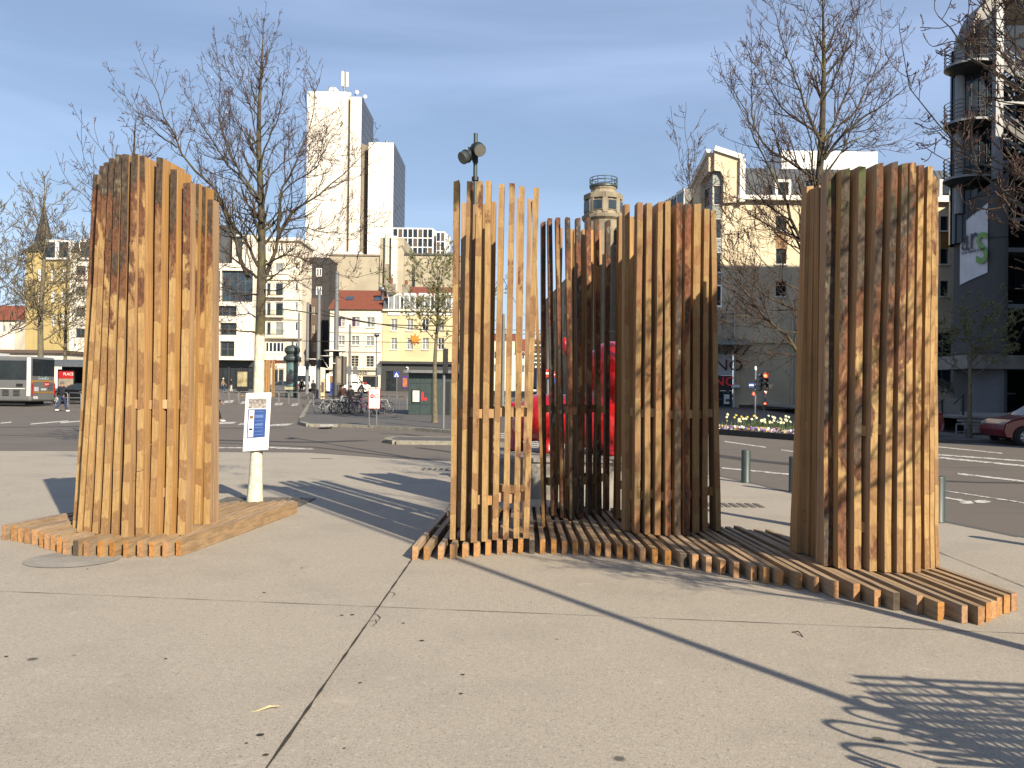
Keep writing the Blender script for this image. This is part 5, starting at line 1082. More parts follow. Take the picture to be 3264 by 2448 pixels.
for yb in (190, 376, 556):
    zs_ = zat(3080, yb, YO); bc = Vector((Xat(3085, YO + .9), YO + 1.0, 0)); rb = 1.28
    MB().lathe([(0, zs_ - .42), (rb * .8, zs_ - .3), (rb, zs_ - .13), (rb + .03, zs_ - .12), (rb + .03, zs_), (0, zs_ + .01)], bc, 24, smooth=False, mif=[1, 1, 0, 0, 0]).build('balcony_slab', [MAT['steelpaint'], MAT['darksteel']], HX)
    mb = MB()
    for q in range(5): mb.tube([bc + Vector((rb * math.cos(a), rb * math.sin(a), zs_ + .18 + q * .22)) for a in [math.pi * .55 + k * math.pi * 1.2 / 16 for k in range(17)]], .022, 5)
    for k in range(7): a = math.pi * .55 + k * math.pi * 1.2 / 6; mb.tube([bc + Vector((rb * math.cos(a), rb * math.sin(a), zs_)), bc + Vector((rb * math.cos(a), rb * math.sin(a), zs_ + 1.1))], .028, 5)
    mb.build('balcony_rail', MAT['darksteel'], HX)
    # stair flight from this landing down to the right
    s0 = Vector((bc.x + 1.1, YO + .2, zs_)); s1 = Vector((bc.x + 4.6, YO + .2, zs_ - 2.6)); mb = MB()
    for off in (0, 1.0): mb.bar(s0 + Vector((0, off, 0)), s1 + Vector((0, off, 0)), .05, r2=.16)
    for off in (0, 1.0):
        for hh in (.35, .7, 1.05): mb.bar(s0 + Vector((0, off, hh)), s1 + Vector((0, off, hh)), .02)
    for k in range(9): p = s0.lerp(s1, (k + .5) / 9); mb.obox(p + Vector((0, .5, 0)), (.16, 0, 0), (0, .5, 0), (0, 0, .02))
    mb.build('stair_flight', MAT['darksteel'], HX)
    mb = MB(); mb.bar((xs_, ys_, zs_ - 2.5), (xs_ + 9, ys_, zs_ - 2.5), .08); mb.bar((xs_, ys_, zs_ - 1.0), (xs_ + 2.4, ys_, zs_ - 2.5), .07); mb.build('steel_beam', MAT['steelpaint'], HX)
    mb = MB()
    for k in range(6):
        x0_ = xs_ + .3 + k * 1.4; mb.bar((x0_, ys_ + 1.2, zs_ - 2.2), (x0_ + 1.3, ys_ + 1.2, zs_ + .2), .05); mb.bar((x0_ + 1.3, ys_ + 1.2, zs_ - 2.2), (x0_, ys_ + 1.2, zs_ + .2), .05)
    mb.build('truss_bracing', MAT['darksteel'], HX)
# recessed dark glazing right of the drum, floor slabs, entrance
gx0 = Xat(3192, YO); gp = Plane((gx0, YO + 1.6), (1, 0)); MB().prism([(Xat(3128, 50.2), 50.2), (60, 50.2), (60, 74), (Xat(3128, 74), 74)], .3, c0.z - 2.5).build('inner_core', MAT['dark_in'], HX)
for i in range(9):
    for k in range(7):
        if k < 1: continue
        pbox(MB(), gp, i * 1.5 + .04, (i + 1) * 1.5 - .04, 4.2 + (k - 1) * 3.1 + .25, 4.2 + k * 3.1 - .25, -.06, 0).build('glazing_panel', MAT['glass'], HX)
for y in (797, 976): z = zat(3225, y, YO); MB().box((gx0, YO - .2, z - .14), (gx0 + 14, YO + 2, z + .1)).build('floor_slab', MAT['steelpaint'], HX)
z = zat(3225, 1135, YO); z2_ = zat(3225, 1178, YO); MB().box((gx0 - 2.4, YO - 1.0, z2_), (gx0 + 14, YO + 2.5, z)).build('entrance_canopy', MAT['concrete'], HX)
pe = Plane((gx0, YO + 1.0), (1, 0)); r = pe.rect(3172, 1190, 3237, 1317); dr = pbox(MB(), pe, r[0], r[1], .75, r[3], -.1, 0).build('door', MAT['glass'], HX)
pbox(MB(), pe, r[0], r[1], 1.75, 1.83, .001, .05).build('push_bar', MAT['steelpaint'], dr)
for k in range(5): MB().box((gx0 - .3 + 2.2 + k * 2.4, YO + .7, .7), (gx0 + 2.2 + k * 2.4, YO + 1.1, z2_)).build('pier', MAT['concrete'], HX)
# raised terrace, steps, planter with a clipped bush
TX0 = Xat(2960, 40); c = Vector((TX0 + 6, 40, 0)); HTc = thing('entrance_terrace', 'raised stone terrace with steps and handrails before the dark office', 'terrace', (c.x, c.y, 0))
for k in range(5): MB().box((TX0, 36.0 + k * .36, .1 + k * .14), (TX0 + 22, 36.36 + k * .36 if k < 4 else 70, .1 + (k + 1) * .13)).build('step', MAT['concrete'], HTc)
for px, Y, zb in ((3003, 37.2, .5), (3070, 39.5, .75)):
    x = Xat(px, Y); mb = MB(); mb.tube([(x, Y, .3), (x, Y, zb + .95)], .05, 8); mb.build('handrail_post', MAT['black'], HTc); mb = MB(); mb.tube([(x - .9, Y - .9, zb + .5), (x, Y, zb + .93), (x + .5, Y + .9, zb + .95)], .028, 6); mb.build('handrail', MAT['black'], HTc)
x0, x1 = Xat(2960, 42), Xat(3045, 42); c = Vector(((x0 + x1) / 2, 42.5, .75)); HPl = thing('planter', 'low grey stone planter with a dark clipped bush on the terrace', 'planter', c)
MB().box((x0 - 1, 41.5, .7), (x1, 43.5, zat(3000, 1270, 42))).build('planter_box', MAT['concrete'], HPl)
# building off to the right whose shadow falls over the street
HY = thing('corner_office_block', 'plain grey office block across the street beside the dark office', 'building', (36, 22, 0))
pR = Plane((26.6, 42), (0, -1)); ops = [(u, u + 1.6, z, z + 1.7) for u in [1.5 + k * 3.2 for k in range(9)] for z in [2 + k * 3.2 for k in range(7)]]
wallgrid(pR, 0, 31, -.2, 18.5, ops, .25).build('wall', MAT['greywall'], HY)
for o in ops: window(HY, pR, o, MAT['zinc'], MAT['glass'], 1, 0, .08)
mb = MB(); mb.quad((26.6, 11, -.2), (46, 11, -.2), (46, 11, 18.5), (26.6, 11, 18.5)); mb.quad((26.6, 11, 18.5), (46, 11, 18.5), (46, 42, 18.5), (26.6, 42, 18.5)); mb.quad((46, 11, -.2), (46, 42, -.2), (46, 42, 18.5), (46, 11, 18.5)); mb.build('side_walls', MAT['greywall'], HY)
# ================================================================ trees
def bark_mat(name, c0, c1, moss=(0.16, 0.15, 0.03), mk=.5, zpaint=None):
    m, nt, b = nodes(name); v = coords(nt, (1, 1, .5)); f = noise_(nt, v, 22, 5, .65); g = noise_(nt, coords(nt), 3.5, 5)
    c = mixc(nt, sstep(nt, f, .3, .7), c0, c1); c = mixc(nt, math_(nt, 'MULTIPLY', sstep(nt, g, .48, .66), mk), c, moss)
    if zpaint is not None:
        sp = nt.nodes.new('ShaderNodeSeparateXYZ'); t = nt.nodes.new('ShaderNodeTexCoord'); nt.links.new(t.outputs['Object'], sp.inputs[0])
        wob = math_(nt, 'ADD', sp.outputs[2], math_(nt, 'MULTIPLY', noise_(nt, coords(nt), 9, 4), .12))
        vo = noise_(nt, coords(nt, (1, 1, 2.2)), 16, 4, .6); chip = sstep(nt, vo, .665, .70)
        wcol = mixc(nt, chip, mixc(nt, sstep(nt, f, .3, .7), (0.60, 0.58, 0.43), (0.74, 0.72, 0.56)), (0.20, 0.18, 0.12))
        c = mixc(nt, sstep(nt, wob, zpaint + .05, zpaint), c, wcol)
    nt.links.new(c, b.inputs['Base Color']); b.inputs['Roughness'].default_value = .9; bump_(nt, b, f, .7, .01); return m
MAT['bark'] = bark_mat('tree_bark', (0.035, 0.028, 0.020), (0.11, 0.09, 0.06)); MAT['twig'] = bark_mat('twig_bark', (0.045, 0.028, 0.022), (0.12, 0.072, 0.05), mk=.12)
MAT['bud'] = simple('leaf_bud', (0.16, 0.055, 0.04), .7, .3, 20); MAT['leaf'] = simple('young_leaf', (0.19, 0.215, 0.045), .6, .35, 5)
MAT['bark_lt'] = bark_mat('pale_bark', (0.10, 0.085, 0.06), (0.27, 0.23, 0.15), (0.30, 0.25, 0.12), .5); MAT['bark_w'] = bark_mat('painted_bark', (0.05, 0.042, 0.03), (0.13, 0.11, 0.07), zpaint=2.42)
def resample(pts, n):
    L = [0]
    for a, b in zip(pts[:-1], pts[1:]): L.append(L[-1] + (b - a).length)
    out = []
    for i in range(n):
        t = L[-1] * i / (n - 1); k = 0
        while k < len(L) - 2 and L[k + 1] < t: k += 1
        f = (t - L[k]) / max(1e-6, L[k + 1] - L[k]); out.append(pts[k].lerp(pts[k + 1], f))
    for _ in range(2): out = [out[0]] + [(out[i - 1] + out[i] * 2 + out[i + 1]) / 4 for i in range(1, n - 1)] + [out[-1]]
    return out, L[-1]
def rv(r, s=1.0): return Vector((r.uniform(-s, s), r.uniform(-s, s), r.uniform(-s, s)))
def shoot(mb, r, p, d, L, rad, lvl, st):
    n = 4 if lvl < 2 else 3; pts = [p]; dd = d.normalized(); q = p
    for i in range(n):
        dd = (dd + Vector((0, 0, st['up'])) + rv(r, st['wig'])).normalized(); q = q + dd * (L / n); pts.append(q)
    mb.tube(pts, [max(st['rmin'], rad * (1 - .8 * i / n)) for i in range(n + 1)], 3 if lvl else 4, 1 if rad < st['rtw'] else 0, False)
    if st['leaf'] and lvl >= 1:
        for i in range(st['leaf']):
            t = pts[r.randint(1, n)] + rv(r, .06 * st['ls']); a = rv(r).normalized(); b = a.orthogonal().normalized(); s = st['ls'] * r.uniform(.5, 1.1)
            mb.add([t, t + a * s + b * s * .4, t + a * s * 1.8, t + a * s - b * s * .4], [(0, 1, 2, 3)], 2)
    elif st['bud'] and lvl >= 1:
        for t in pts[1:]:
            if r.random() < .45: s = st['bud'] * r.uniform(.7, 1.3); e = rv(r, s * .8); t2 = t + e; mb.add([t2 + Vector((s, 0, 0)), t2 + Vector((-s * .5, s * .8, 0)), t2 + Vector((-s * .5, -s * .8, 0)), t2 + dd * s * 2.4], [(0, 1, 3), (1, 2, 3), (2, 0, 3), (0, 2, 1)], 2)
    if lvl < st['lv']:
        m = max(2, int(L / st['sp'][lvl]))
        for i in range(m):
            f = r.uniform(.18, 1.0); k = min(n - 1, int(f * n)); pp = pts[k].lerp(pts[k + 1], f * n - k); ax = (pts[k + 1] - pts[k]).normalized()
            sd = (rv(r) - ax * rv(r).dot(ax)).normalized(); an = r.uniform(.6, 1.1); nd = ax * math.cos(an) + sd * math.sin(an)
            shoot(mb, r, pp, nd, L * r.uniform(.25, .55) * (1.1 - .5 * f), rad * .55, lvl + 1, st)
def tree(name, label, basep, trunk, limbs, st, mats, tmat, seed, group=None, trad=(.085, .05)):
    """trunk and limbs are lists of world points; secondary shoots are grown along every limb"""
    r = random.Random(seed); t = thing(name, label, 'tree', basep, group)
    pts, L = resample(trunk, 22); n = len(pts); mb = MB(); rad = []
    for i in range(n):
        f = i / (n - 1); rr = trad[0] + (trad[1] - trad[0]) * min(1, f / .45) if f < .45 else max(.006, trad[1] * (1 - (f - .45) / .55) ** .8)
        rad.append(rr * (1.35 - .35 * min(1, f * 14)) * r.uniform(.96, 1.04))
    mb.tube(pts, rad, 10); mb.build('trunk', tmat, t)
    mb = MB()
    for li, lm in enumerate(limbs):
        r0 = lm[1] if isinstance(lm, tuple) else .028; lp = lm[0] if isinstance(lm, tuple) else lm
        q, LL = resample(lp, 12); q = [a + rv(r, .012 * LL) * (0 if i in (0,) else 1) for i, a in enumerate(q)]
        rr = [max(st['rmin'] * 1.2, r0 * (1 - .88 * (i / 11) ** .8)) for i in range(12)]; mb.tube(q, rr, 6, 0, False)
        m = int(LL / st['sl'])
        for i in range(m):
            f = r.uniform(.12, .98); k = min(10, int(f * 11)); pp = q[k].lerp(q[k + 1], f * 11 - k); ax = (q[k + 1] - q[k]).normalized()
            sd = rv(r); sd = (sd - ax * sd.dot(ax)).normalized(); an = r.uniform(.5, 1.0); nd = ax * math.cos(an) + sd * math.sin(an)
            shoot(mb, r, pp, nd, min(LL * .55, st['sh']) * r.uniform(.45, 1.1) * (1.15 - .65 * f), rr[k] * .5, 0, st)
        shoot(mb, r, q[-1], (q[-1] - q[-2]), st['sh'] * .5, rr[-1], 0, st)
    # twigs along the leader's upper half
    for i in range(int(L * .55 / st['sl'])):
        f = r.uniform(.5, 1); k = min(n - 2, int(f * (n - 1))); pp = pts[k].lerp(pts[k + 1], f * (n - 1) - k); an = r.uniform(0, 6.28)
        shoot(mb, r, pp, Vector((math.cos(an), math.sin(an), .9)), st['sh'] * r.uniform(.4, 1.0) * (1.5 - f), rad[k] * .4, 0, st)
    mb.build('crown', mats, t); return t
def pxl(pts, Y0, dy, r=None):            # image polyline -> world polyline drifting in depth
    n = len(pts); return [P(x, y, Y0 + dy * i / (n - 1)) for i, (x, y) in enumerate(pts)]
ST = dict(up=.15, wig=.17, rmin=.0025, rtw=.012, bud=.0045, leaf=0, ls=.03, lv=2, sp=(.095, .14, .2), sl=.082, sh=.82)
zt1 = lambda L: [(380 + x / 1.907, 30 + y / 1.907) for x, y in L]
zt2 = lambda L: [(650 + x / 2.2125, 650 + y / 2.2125) for x, y in L]
Y1 = 12.35; r = random.Random(3)
b0 = base(812, Y1); trunk = [b0, P(818, 1450, Y1), P(824, 1250, Y1), P(829, 1060, Y1)] + pxl(zt1([(866, 1640), (868, 1400), (865, 1150), (848, 950), (845, 650), (862, 400), (880, 55)]), Y1, .25)
lm = [([(790, 1640), (700, 1380), (650, 1220), (560, 1090), (470, 970), (350, 840), (280, 720), (220, 520), (185, 400)], .034, -.5), ([(350, 840), (240, 770), (100, 630), (20, 505)], .012, -.7), ([(845, 1560), (740, 1370), (610, 1160), (560, 1080)], .026, .6),
      ([(862, 1180), (760, 1060), (640, 920), (560, 770), (480, 690), (430, 540)], .022, .8), ([(855, 1150), (720, 980), (640, 820), (600, 680), (620, 450), (600, 310)], .02, -.4), ([(845, 920), (770, 760), (690, 640), (640, 560)], .014, .5),
      ([(880, 1640), (960, 1400), (1000, 1260), (1090, 1190), (1250, 1100), (1380, 1000), (1490, 870)], .032, .5), ([(965, 1380), (970, 1150), (1000, 1070), (1140, 1030), (1220, 940), (1310, 760)], .02, -.6), ([(972, 1160), (1060, 920), (1120, 820), (1160, 710), (1200, 560), (1160, 400)], .018, .4),
      ([(875, 1080), (920, 990), (1040, 900), (1130, 840), (1350, 880)], .013, 1.0), ([(860, 950), (900, 800), (960, 680), (1000, 500), (1030, 360)], .016, -.5), ([(985, 1340), (1130, 1320), (1300, 1370), (1500, 1350), (1570, 1310)], .012, -.7),
      ([(845, 800), (790, 560), (740, 400), (720, 220)], .012, .3), ([(850, 640), (790, 420), (770, 300), (770, 190)], .010, -.2), ([(860, 480), (890, 300), (940, 180)], .008, .2)]
limbs = [(pxl(zt1(a), Y1, d_), rr_) for a, rr_, d_ in lm]
lm2 = [([(392, 905), (290, 900), (170, 880), (75, 905)], .018, -.6), ([(372, 640), (250, 640), (130, 612), (70, 600)], .016, .7), ([(372, 520), (200, 380), (70, 290)], .02, -.8), ([(425, 560), (500, 500), (590, 430), (640, 330)], .018, .9), ([(380, 800), (300, 770), (180, 790), (90, 840)], .012, .8), ([(415, 600), (520, 620), (640, 540), (700, 460)], .012, -.8), ([(420, 440), (560, 330), (720, 400), (850, 450), (950, 500), (1100, 515)], .014, -.9), ([(410, 520), (600, 480), (700, 590), (850, 620)], .010, .9)]
limbs += [(pxl(zt2(a), Y1, d_), rr_) for a, rr_, d_ in lm2]
TM = [MAT['bark'], MAT['twig'], MAT['bud']]
T1 = tree('bare_tree', 'bare spring tree with its lower trunk painted white and a paper notice on it', b0, trunk, limbs, ST, TM, MAT['bark_w'], 11, trad=(.088, .062))
# paving setts round its foot
setts = thing('tree_pit', 'square of grey setts round the foot of the white-painted tree', 'tree pit', (b0.x, b0.y, 0.006))
for i in range(7):
    for k in range(5):
        x, y = b0.x - .55 + i * .19 + rnd.uniform(-.01, .01), b0.y - .45 + k * .19; MB().box((x, y, .005), (x + .165, y + .165, .016 + rnd.uniform(0, .006))).build('sett', MAT['iron'], setts)
# second tree behind the right-hand trunk
zt4 = lambda L: [(2100 + x / 1.843, y / 1.843) for x, y in L]
Y2 = 10.6; b0 = base(2588, Y2); trunk = [b0, P(2590, 1400, Y2), P(2592, 1000, Y2), P(2600, 700, Y2)] + pxl(zt4([(940, 1080), (950, 950), (960, 800), (965, 600), (975, 300), (962, 100), (963, -20), (960, -180)]), Y2, .2)
lm = [([(950, 830), (890, 700), (840, 560), (770, 380), (730, 250), (690, 130), (670, 5)], .02, -.5), ([(925, 1070), (830, 1000), (700, 910), (600, 840), (550, 760), (500, 600), (440, 530), (395, 480)], .024, .5), ([(555, 770), (540, 600), (550, 400), (540, 215)], .012, .2), ([(950, 800), (860, 720), (720, 640), (640, 520), (600, 330)], .018, .8), ([(965, 840), (1050, 700), (1100, 560), (1150, 350), (1180, 120)], .02, .4),
      ([(970, 940), (1080, 780), (1250, 660), (1390, 570), (1510, 470)], .022, -.5), ([(1090, 720), (1220, 560), (1310, 330), (1300, 70)], .015, .6), ([(960, 600), (1060, 420), (1110, 230), (1180, 20)], .014, -.6), ([(968, 420), (900, 250), (860, 120), (840, 0)], .012, .4), ([(975, 300), (1050, 140), (1090, 10)], .01, .3), ([(955, 900), (1040, 880), (1200, 800), (1330, 740), (1400, 680)], .014, .9), ([(900, 980), (900, 840), (860, 700), (800, 560)], .014, -.8)]
limbs = [(pxl(zt4(a), Y2, d_), rr_) for a, rr_, d_ in lm]
for a, rr_, d_ in [([(2590, 1190), (2545, 1120), (2470, 1040), (2400, 960), (2330, 870), (2285, 815), (2262, 760)], .026, -.6), ([(2590, 1010), (2520, 975), (2430, 945), (2370, 880), (2320, 800)], .018, .7), ([(2592, 900), (2550, 790), (2500, 680), (2440, 640), (2360, 640), (2300, 610)], .02, .3), ([(2592, 850), (2530, 700), (2490, 620), (2460, 520), (2400, 420), (2360, 350), (2330, 290)], .026, -.3), ([(2592, 1060), (2500, 1060), (2410, 1010), (2330, 1010), (2280, 1010)], .012, -.9), ([(2590, 1130), (2480, 1130), (2380, 1080), (2300, 1080)], .011, .9), ([(2592, 960), (2470, 870), (2380, 780), (2320, 690)], .012, -1.1), ([(2592, 780), (2480, 730), (2400, 730), (2330, 700)], .01, 1.0), ([(2270, 900), (2230, 760), (2195, 560), (2190, 440)], .014, -.2), ([(2205, 620), (2170, 520), (2155, 450)], .007, -.2)]:
    limbs.append((pxl(a, Y2, d_), rr_))
T2 = tree('bare_tree', 'bare tree with reaching branches standing behind the rightmost slatted cage', b0, trunk, limbs, ST, TM, MAT['bark'], 23, trad=(.09, .062))
# tree standing right of the camera; its branches reach into the picture and its trunk throws the narrow shadow
b0 = Vector((4.75, 3.42, 0)); trunk = [b0, b0 + Vector((.02, .02, 1.5)), b0 + Vector((.05, 0, 3)), b0 + Vector((0, .1, 5)), b0 + Vector((.1, .1, 7.6))]
limbs = []
for (x0, z0_), pts, rr_, Ye in [((0, 2.6), [(3400, 700), (3264, 560), (3130, 470), (3040, 420)], .022, 6.6), ((0, 2.9), [(3450, 520), (3264, 280), (3140, 200), (3060, 130), (2985, 60)], .026, 6.3), ((0, 2.4), [(3420, 640), (3264, 200), (3180, 80), (3100, -30)], .02, 6.5), ((0, 3.2), [(3480, 420), (3300, 230), (3180, 140), (3080, 110), (2970, 150)], .018, 6.8), ((0, 2.3), [(3400, 800), (3264, 640), (3180, 590), (3050, 540), (2960, 420), (2870, 180)], .02, 6.9), ((0, 2.2), [(3440, 880), (3264, 700), (3160, 640), (3080, 640)], .015, 6.4), ((0, 3.5), [(3400, 200), (3264, 20), (3150, -60)], .016, 6.6)]:
    n_ = len(pts); limbs.append(([b0 + Vector((0, 0, z0_))] + [P(x, y, 4.6 + (Ye - 4.6) * i / (n_ - 1)) for i, (x, y) in enumerate(pts)], rr_))
r = random.Random(31)
for k in range(24):
    a = r.uniform(-3.1, 3.1); L = r.uniform(1.3, 2.4) if math.cos(a) > -.3 else r.uniform(.9, 1.5); z = r.uniform(2.6, 5.6); p = b0 + Vector((0, 0, z)); limbs.append(([p, p + Vector((math.cos(a) * L * .5, math.sin(a) * L * .5, .7)), p + Vector((math.cos(a) * L, math.sin(a) * L, 1.9))], .024))
ST3 = dict(ST); ST3.update(rmin=.0030, bud=.0062, sp=(.12, .14, .16), sl=.12, sh=.6)
tree('bare_tree', 'bare tree with red buds whose branches cross in front of the dark office', b0, trunk, limbs, ST3, TM, MAT['bark'], 37, trad=(.075, .055))
# distant trees on the left and the leafing trees
def autotree(name, label, px, Y, top_px_y, width_px, seed, st, mats, tmat, nl=12, z0f=.25, trad=.14, group=None, zb=None, up=.55):
    r = random.Random(seed); b = base(px, Y, zb); H = zat(px, top_px_y, Y) - b.z; W = width_px * Y / FPX / 2
    trunk = [b, b + Vector((r.uniform(-.01, .01) * H, 0, H * .35)), b + Vector((r.uniform(-.015, .015) * H, 0, H * .65)), b + Vector((0, 0, H))]
    tp, _ = resample(trunk, 10); limbs = []
    for i in range(nl):
        f = z0f + (.93 - z0f) * (i + r.uniform(0, .8)) / nl; k = min(8, int(f * 9)); p = tp[k].lerp(tp[k + 1], f * 9 - k); a = i * 2.4 + r.uniform(-.4, .4)
        reach = W * (1.05 - .85 * ((f - z0f) / (1 - z0f)) ** 1.4) * r.uniform(.75, 1.1); rise = reach * up * r.uniform(.7, 1.4)
        e = p + Vector((math.cos(a) * reach, math.sin(a) * reach, rise)); limbs.append(([p, p.lerp(e, .5) + Vector((0, 0, -rise * .08)), e + Vector((0, 0, rise * .25))], trad * .34 * (1.1 - f)))
    return tree(name, label, b, trunk, limbs, st, mats, tmat, seed, group, (trad, trad * .7))
SF = dict(ST); SF.update(rmin=.009, rtw=.03, bud=.010, sp=(.17, .24, .3), sl=.17, sh=1.5, lv=2)
autotree('bare_tree', 'bare broad tree growing just behind the broad slatted trunk', 415, 21, 370, 620, 41, dict(SF, rmin=.005, sl=.22, sp=(.2, .3, .4)), TM, MAT['bark'], 15, .30, .15)
SG = dict(SF); SG.update(rmin=.02, rtw=.05, bud=.02, sp=(.5, .5, .6), sl=.34, sh=3.2)
TF = [MAT['bark_lt'], MAT['bark_lt'], MAT['bud']]
autotree('bare_tree', 'large bare plane tree in front of the yellow spired building', 131, 76, 560, 460, 43, SG, TF, MAT['bark_lt'], 18, .25, .28)
autotree('bare_tree', 'bare tree between the plane tree and the slatted trunk, behind the bus shelter', 207, 84, 800, 300, 47, SG, TF, MAT['bark_lt'], 12, .25, .2)
autotree('bare_tree', 'bare tree at the picture edge behind the coach', -40, 80, 620, 420, 53, SG, TF, MAT['bark_lt'], 14, .25, .26)
SL = dict(ST); SL.update(rmin=.009, rtw=.02, leaf=5, ls=.045, sp=(.22, .26, .3), sl=.17, sh=1.1, up=.1)
TL = [MAT['bark_lt'], MAT['bark_lt'], MAT['leaf']]
autotree('leafing_tree', 'young tree coming into leaf beside the dark kiosk', 1386, 39.5, 800, 420, 59, SL, TL, MAT['bark_lt'], 15, .42, .12, zb=.12)
autotree('leafing_tree', 'young leafing tree on the pavement before the dark office', 3090, 31.5, 955, 300, 61, dict(SL, ls=.05), TL, MAT['bark_lt'], 14, .42, .09, zb=.12)
# clipped bush in the planter
mb = MB(); r = random.Random(5); cx = Vector((HPl.location.x - .2, 42.5, 1.75))
for i in range(900):
    d_ = rv(r).normalized(); p = cx + Vector((d_.x * 1.0, d_.y * .7, abs(d_.z) * .75)) * r.uniform(.8, 1.05); a = rv(r).normalized(); b = a.orthogonal().normalized(); s = .07; mb.add([p, p + a * s + b * s * .5, p + a * s * 1.7, p + a * s - b * s * .5], [(0, 1, 2, 3)])
bu = mb.build('foliage', simple('dark_hedge', (0.035, 0.05, 0.018), .7, .4, 6), HPl); bu['kind'] = 'stuff'

# ================================================================ red animal on its plinth
pY0 = G(1700, 1590).y; X0, X1 = P(1560, 1500, pY0).x, P(2110, 1500, pY0).x; ph = .62; PL = thing('plinth', 'low concrete plinth carrying the red animal', 'plinth', ((X0 + X1) / 2, pY0 + 1.1, 0))
MB().box((X0, pY0, .005), (X1, pY0 + 2.3, ph - .06)).build('plinth_body', MAT['concrete'], PL); MB().box((X0 - .04, pY0 - .04, ph - .06), (X1 + .04, pY0 + 2.34, ph)).build('cap_slab', MAT['concrete'], PL)
yc = pY0 + 1.1; q = lambda px, py, dy=0: P(px, py, yc + dy)
RB_ = thing('red_animal_statue', 'glossy red stylised horned animal statue on a concrete plinth behind the slats', 'statue', (q(1840, 1300).x, yc, ph))
mb = MB(); s_ = yc / FPX
for (px, py, rx, ry, rz, dy) in [(1735, 1330, 100, .55, 78, .15), (1800, 1335, 110, .55, 80, .1), (1860, 1340, 115, .52, 88, 0), (1925, 1345, 112, .5, 92, -.15), (1960, 1300, 85, .45, 110, -.2), (1955, 1220, 72, .40, 110, -.25), (1950, 1150, 66, .38, 62, -.3), (1690, 1345, 60, .4, 65, .2), (1900, 1180, 60, .32, 60, -.25),
                                (1850, 1130, 52, .13, 16, -.2), (1812, 1118, 20, .11, 22, -.2), (1800, 1098, 11, .08, 30, -.2), (2005, 1125, 30, .12, 16, -.2), (2026, 1108, 16, .10, 22, -.2), (2038, 1075, 9, .07, 36, -.2)]:
    mb.ball(q(px, py, dy), (rx * s_, ry, rz * s_), 20)
for px, dy in ((1645, .45), (1745, -.05), (1905, .3), (1960, -.45)):
    f = q(px, 1350, dy); g = Vector((f.x, f.y, ph + .01)); mb.lathe([(0, ph + .004), (.17, ph + .004), (.155, ph + .05), (.10, ph + .28), (.14, ph + .55), (.2, ph + .8), (0, ph + .85)], (f.x, f.y, 0), 16)
raw = bpy.data.objects.new('raw', mb.mesh('raw')); col.objects.link(raw)
md = raw.modifiers.new('r', 'REMESH'); md.mode = 'VOXEL'; md.voxel_size = .035; md2 = raw.modifiers.new('s', 'SMOOTH'); md2.iterations = 9; md2.factor = .6
dg = bpy.context.evaluated_depsgraph_get(); me = bpy.data.meshes.new_from_object(raw.evaluated_get(dg)); bpy.data.objects.remove(raw)
me.polygons.foreach_set('use_smooth', [True] * len(me.polygons)); me.transform(Matrix.Translation(-Vector(RB_.location))); me.materials.clear(); newobj('body', me, RB_, [MAT['red']])

# ================================================================ street furniture
BOL = 'thick round dark grey-green bollard at the plaza edge'
for px, py, ht, lab in ((2377, 1539, .60, 'grey-green bollard at the plaza edge, farthest along towards the flower bed'), (2530, 1570, .60, 'grey-green bollard at the plaza edge beside the rightmost slatted cage'), (2990, 1665, .60, 'grey-green bollard at the plaza edge near the bicycle marking'), (3420, 1760, .60, 'grey-green bollard at the plaza edge beyond the bicycle marking')):
    g = G(px, py); o = MB().lathe([(0, 0), (.095, 0), (.09, .02), (.083, .03), (.083, ht - .02), (.078, ht), (0, ht + .004)], g, 20).build('bollard', MAT['bollard']); tag(o, lab, 'bollard', 'bollards along the plaza edge')
# spotlight mast
g = base(1503, 18.2, 0); SM = thing('spotlight_mast', 'slim dark mast carrying two round spotlights behind the open cage', 'lamp post', g); H = zat(1510, 425, 18.2)
MB().tube([g, g + Vector((0, 0, H * .75)), g + Vector((0, 0, H))], [.055, .045, .042], 12).build('mast', MAT['dgreen'], SM)
MAT['lens'] = simple('lamp_lens', (0.20, 0.20, 0.18), .4, .5, 60); hp = g + Vector((0, 0, H))
def spot(c, d, r_, L):
    d = Vector(d).normalized(); mb = MB(); mb.tube([c - d * L, c - d * L * .75, c - d * L * .35, c - d * L * .3, c], [r_ * .45, r_ * .62, r_ * .68, r_ * .95, r_], 18); o = mb.build('spotlight', MAT['bollard'], SM)
    MB().tube([c, c + d * .012], r_ * .93, 18).build('lens', MAT['lens'], o); MB().tube([c - d * L * .36, c - d * L * .28], r_ * 1.06, 18).build('rim', MAT['black'], o)
spot(P(1530, 479, 17.9), (.45, -.85, -.5), .135, .36); spot(P(1474, 504, 17.9), (-.75, -.62, -.55), .135, .36)
mb = MB(); mb.bar(hp + Vector((0, -.02, -.55)), P(1519, 460, 18.0), .03); mb.bar(hp + Vector((0, -.02, -.6)), P(1492, 485, 18.0), .03); mb.tube([hp - Vector((0, 0, .62)), hp - Vector((0, 0, .36))], .06, 10); mb.tube([hp - Vector((0, 0, 1.0)), hp - Vector((0, 0, .92))], .075, 10); mb.box((hp.x - .16, hp.y - .06, hp.z - .5), (hp.x - .06, hp.y + .04, hp.z - .3)); mb.build('bracket', MAT['black'], SM)
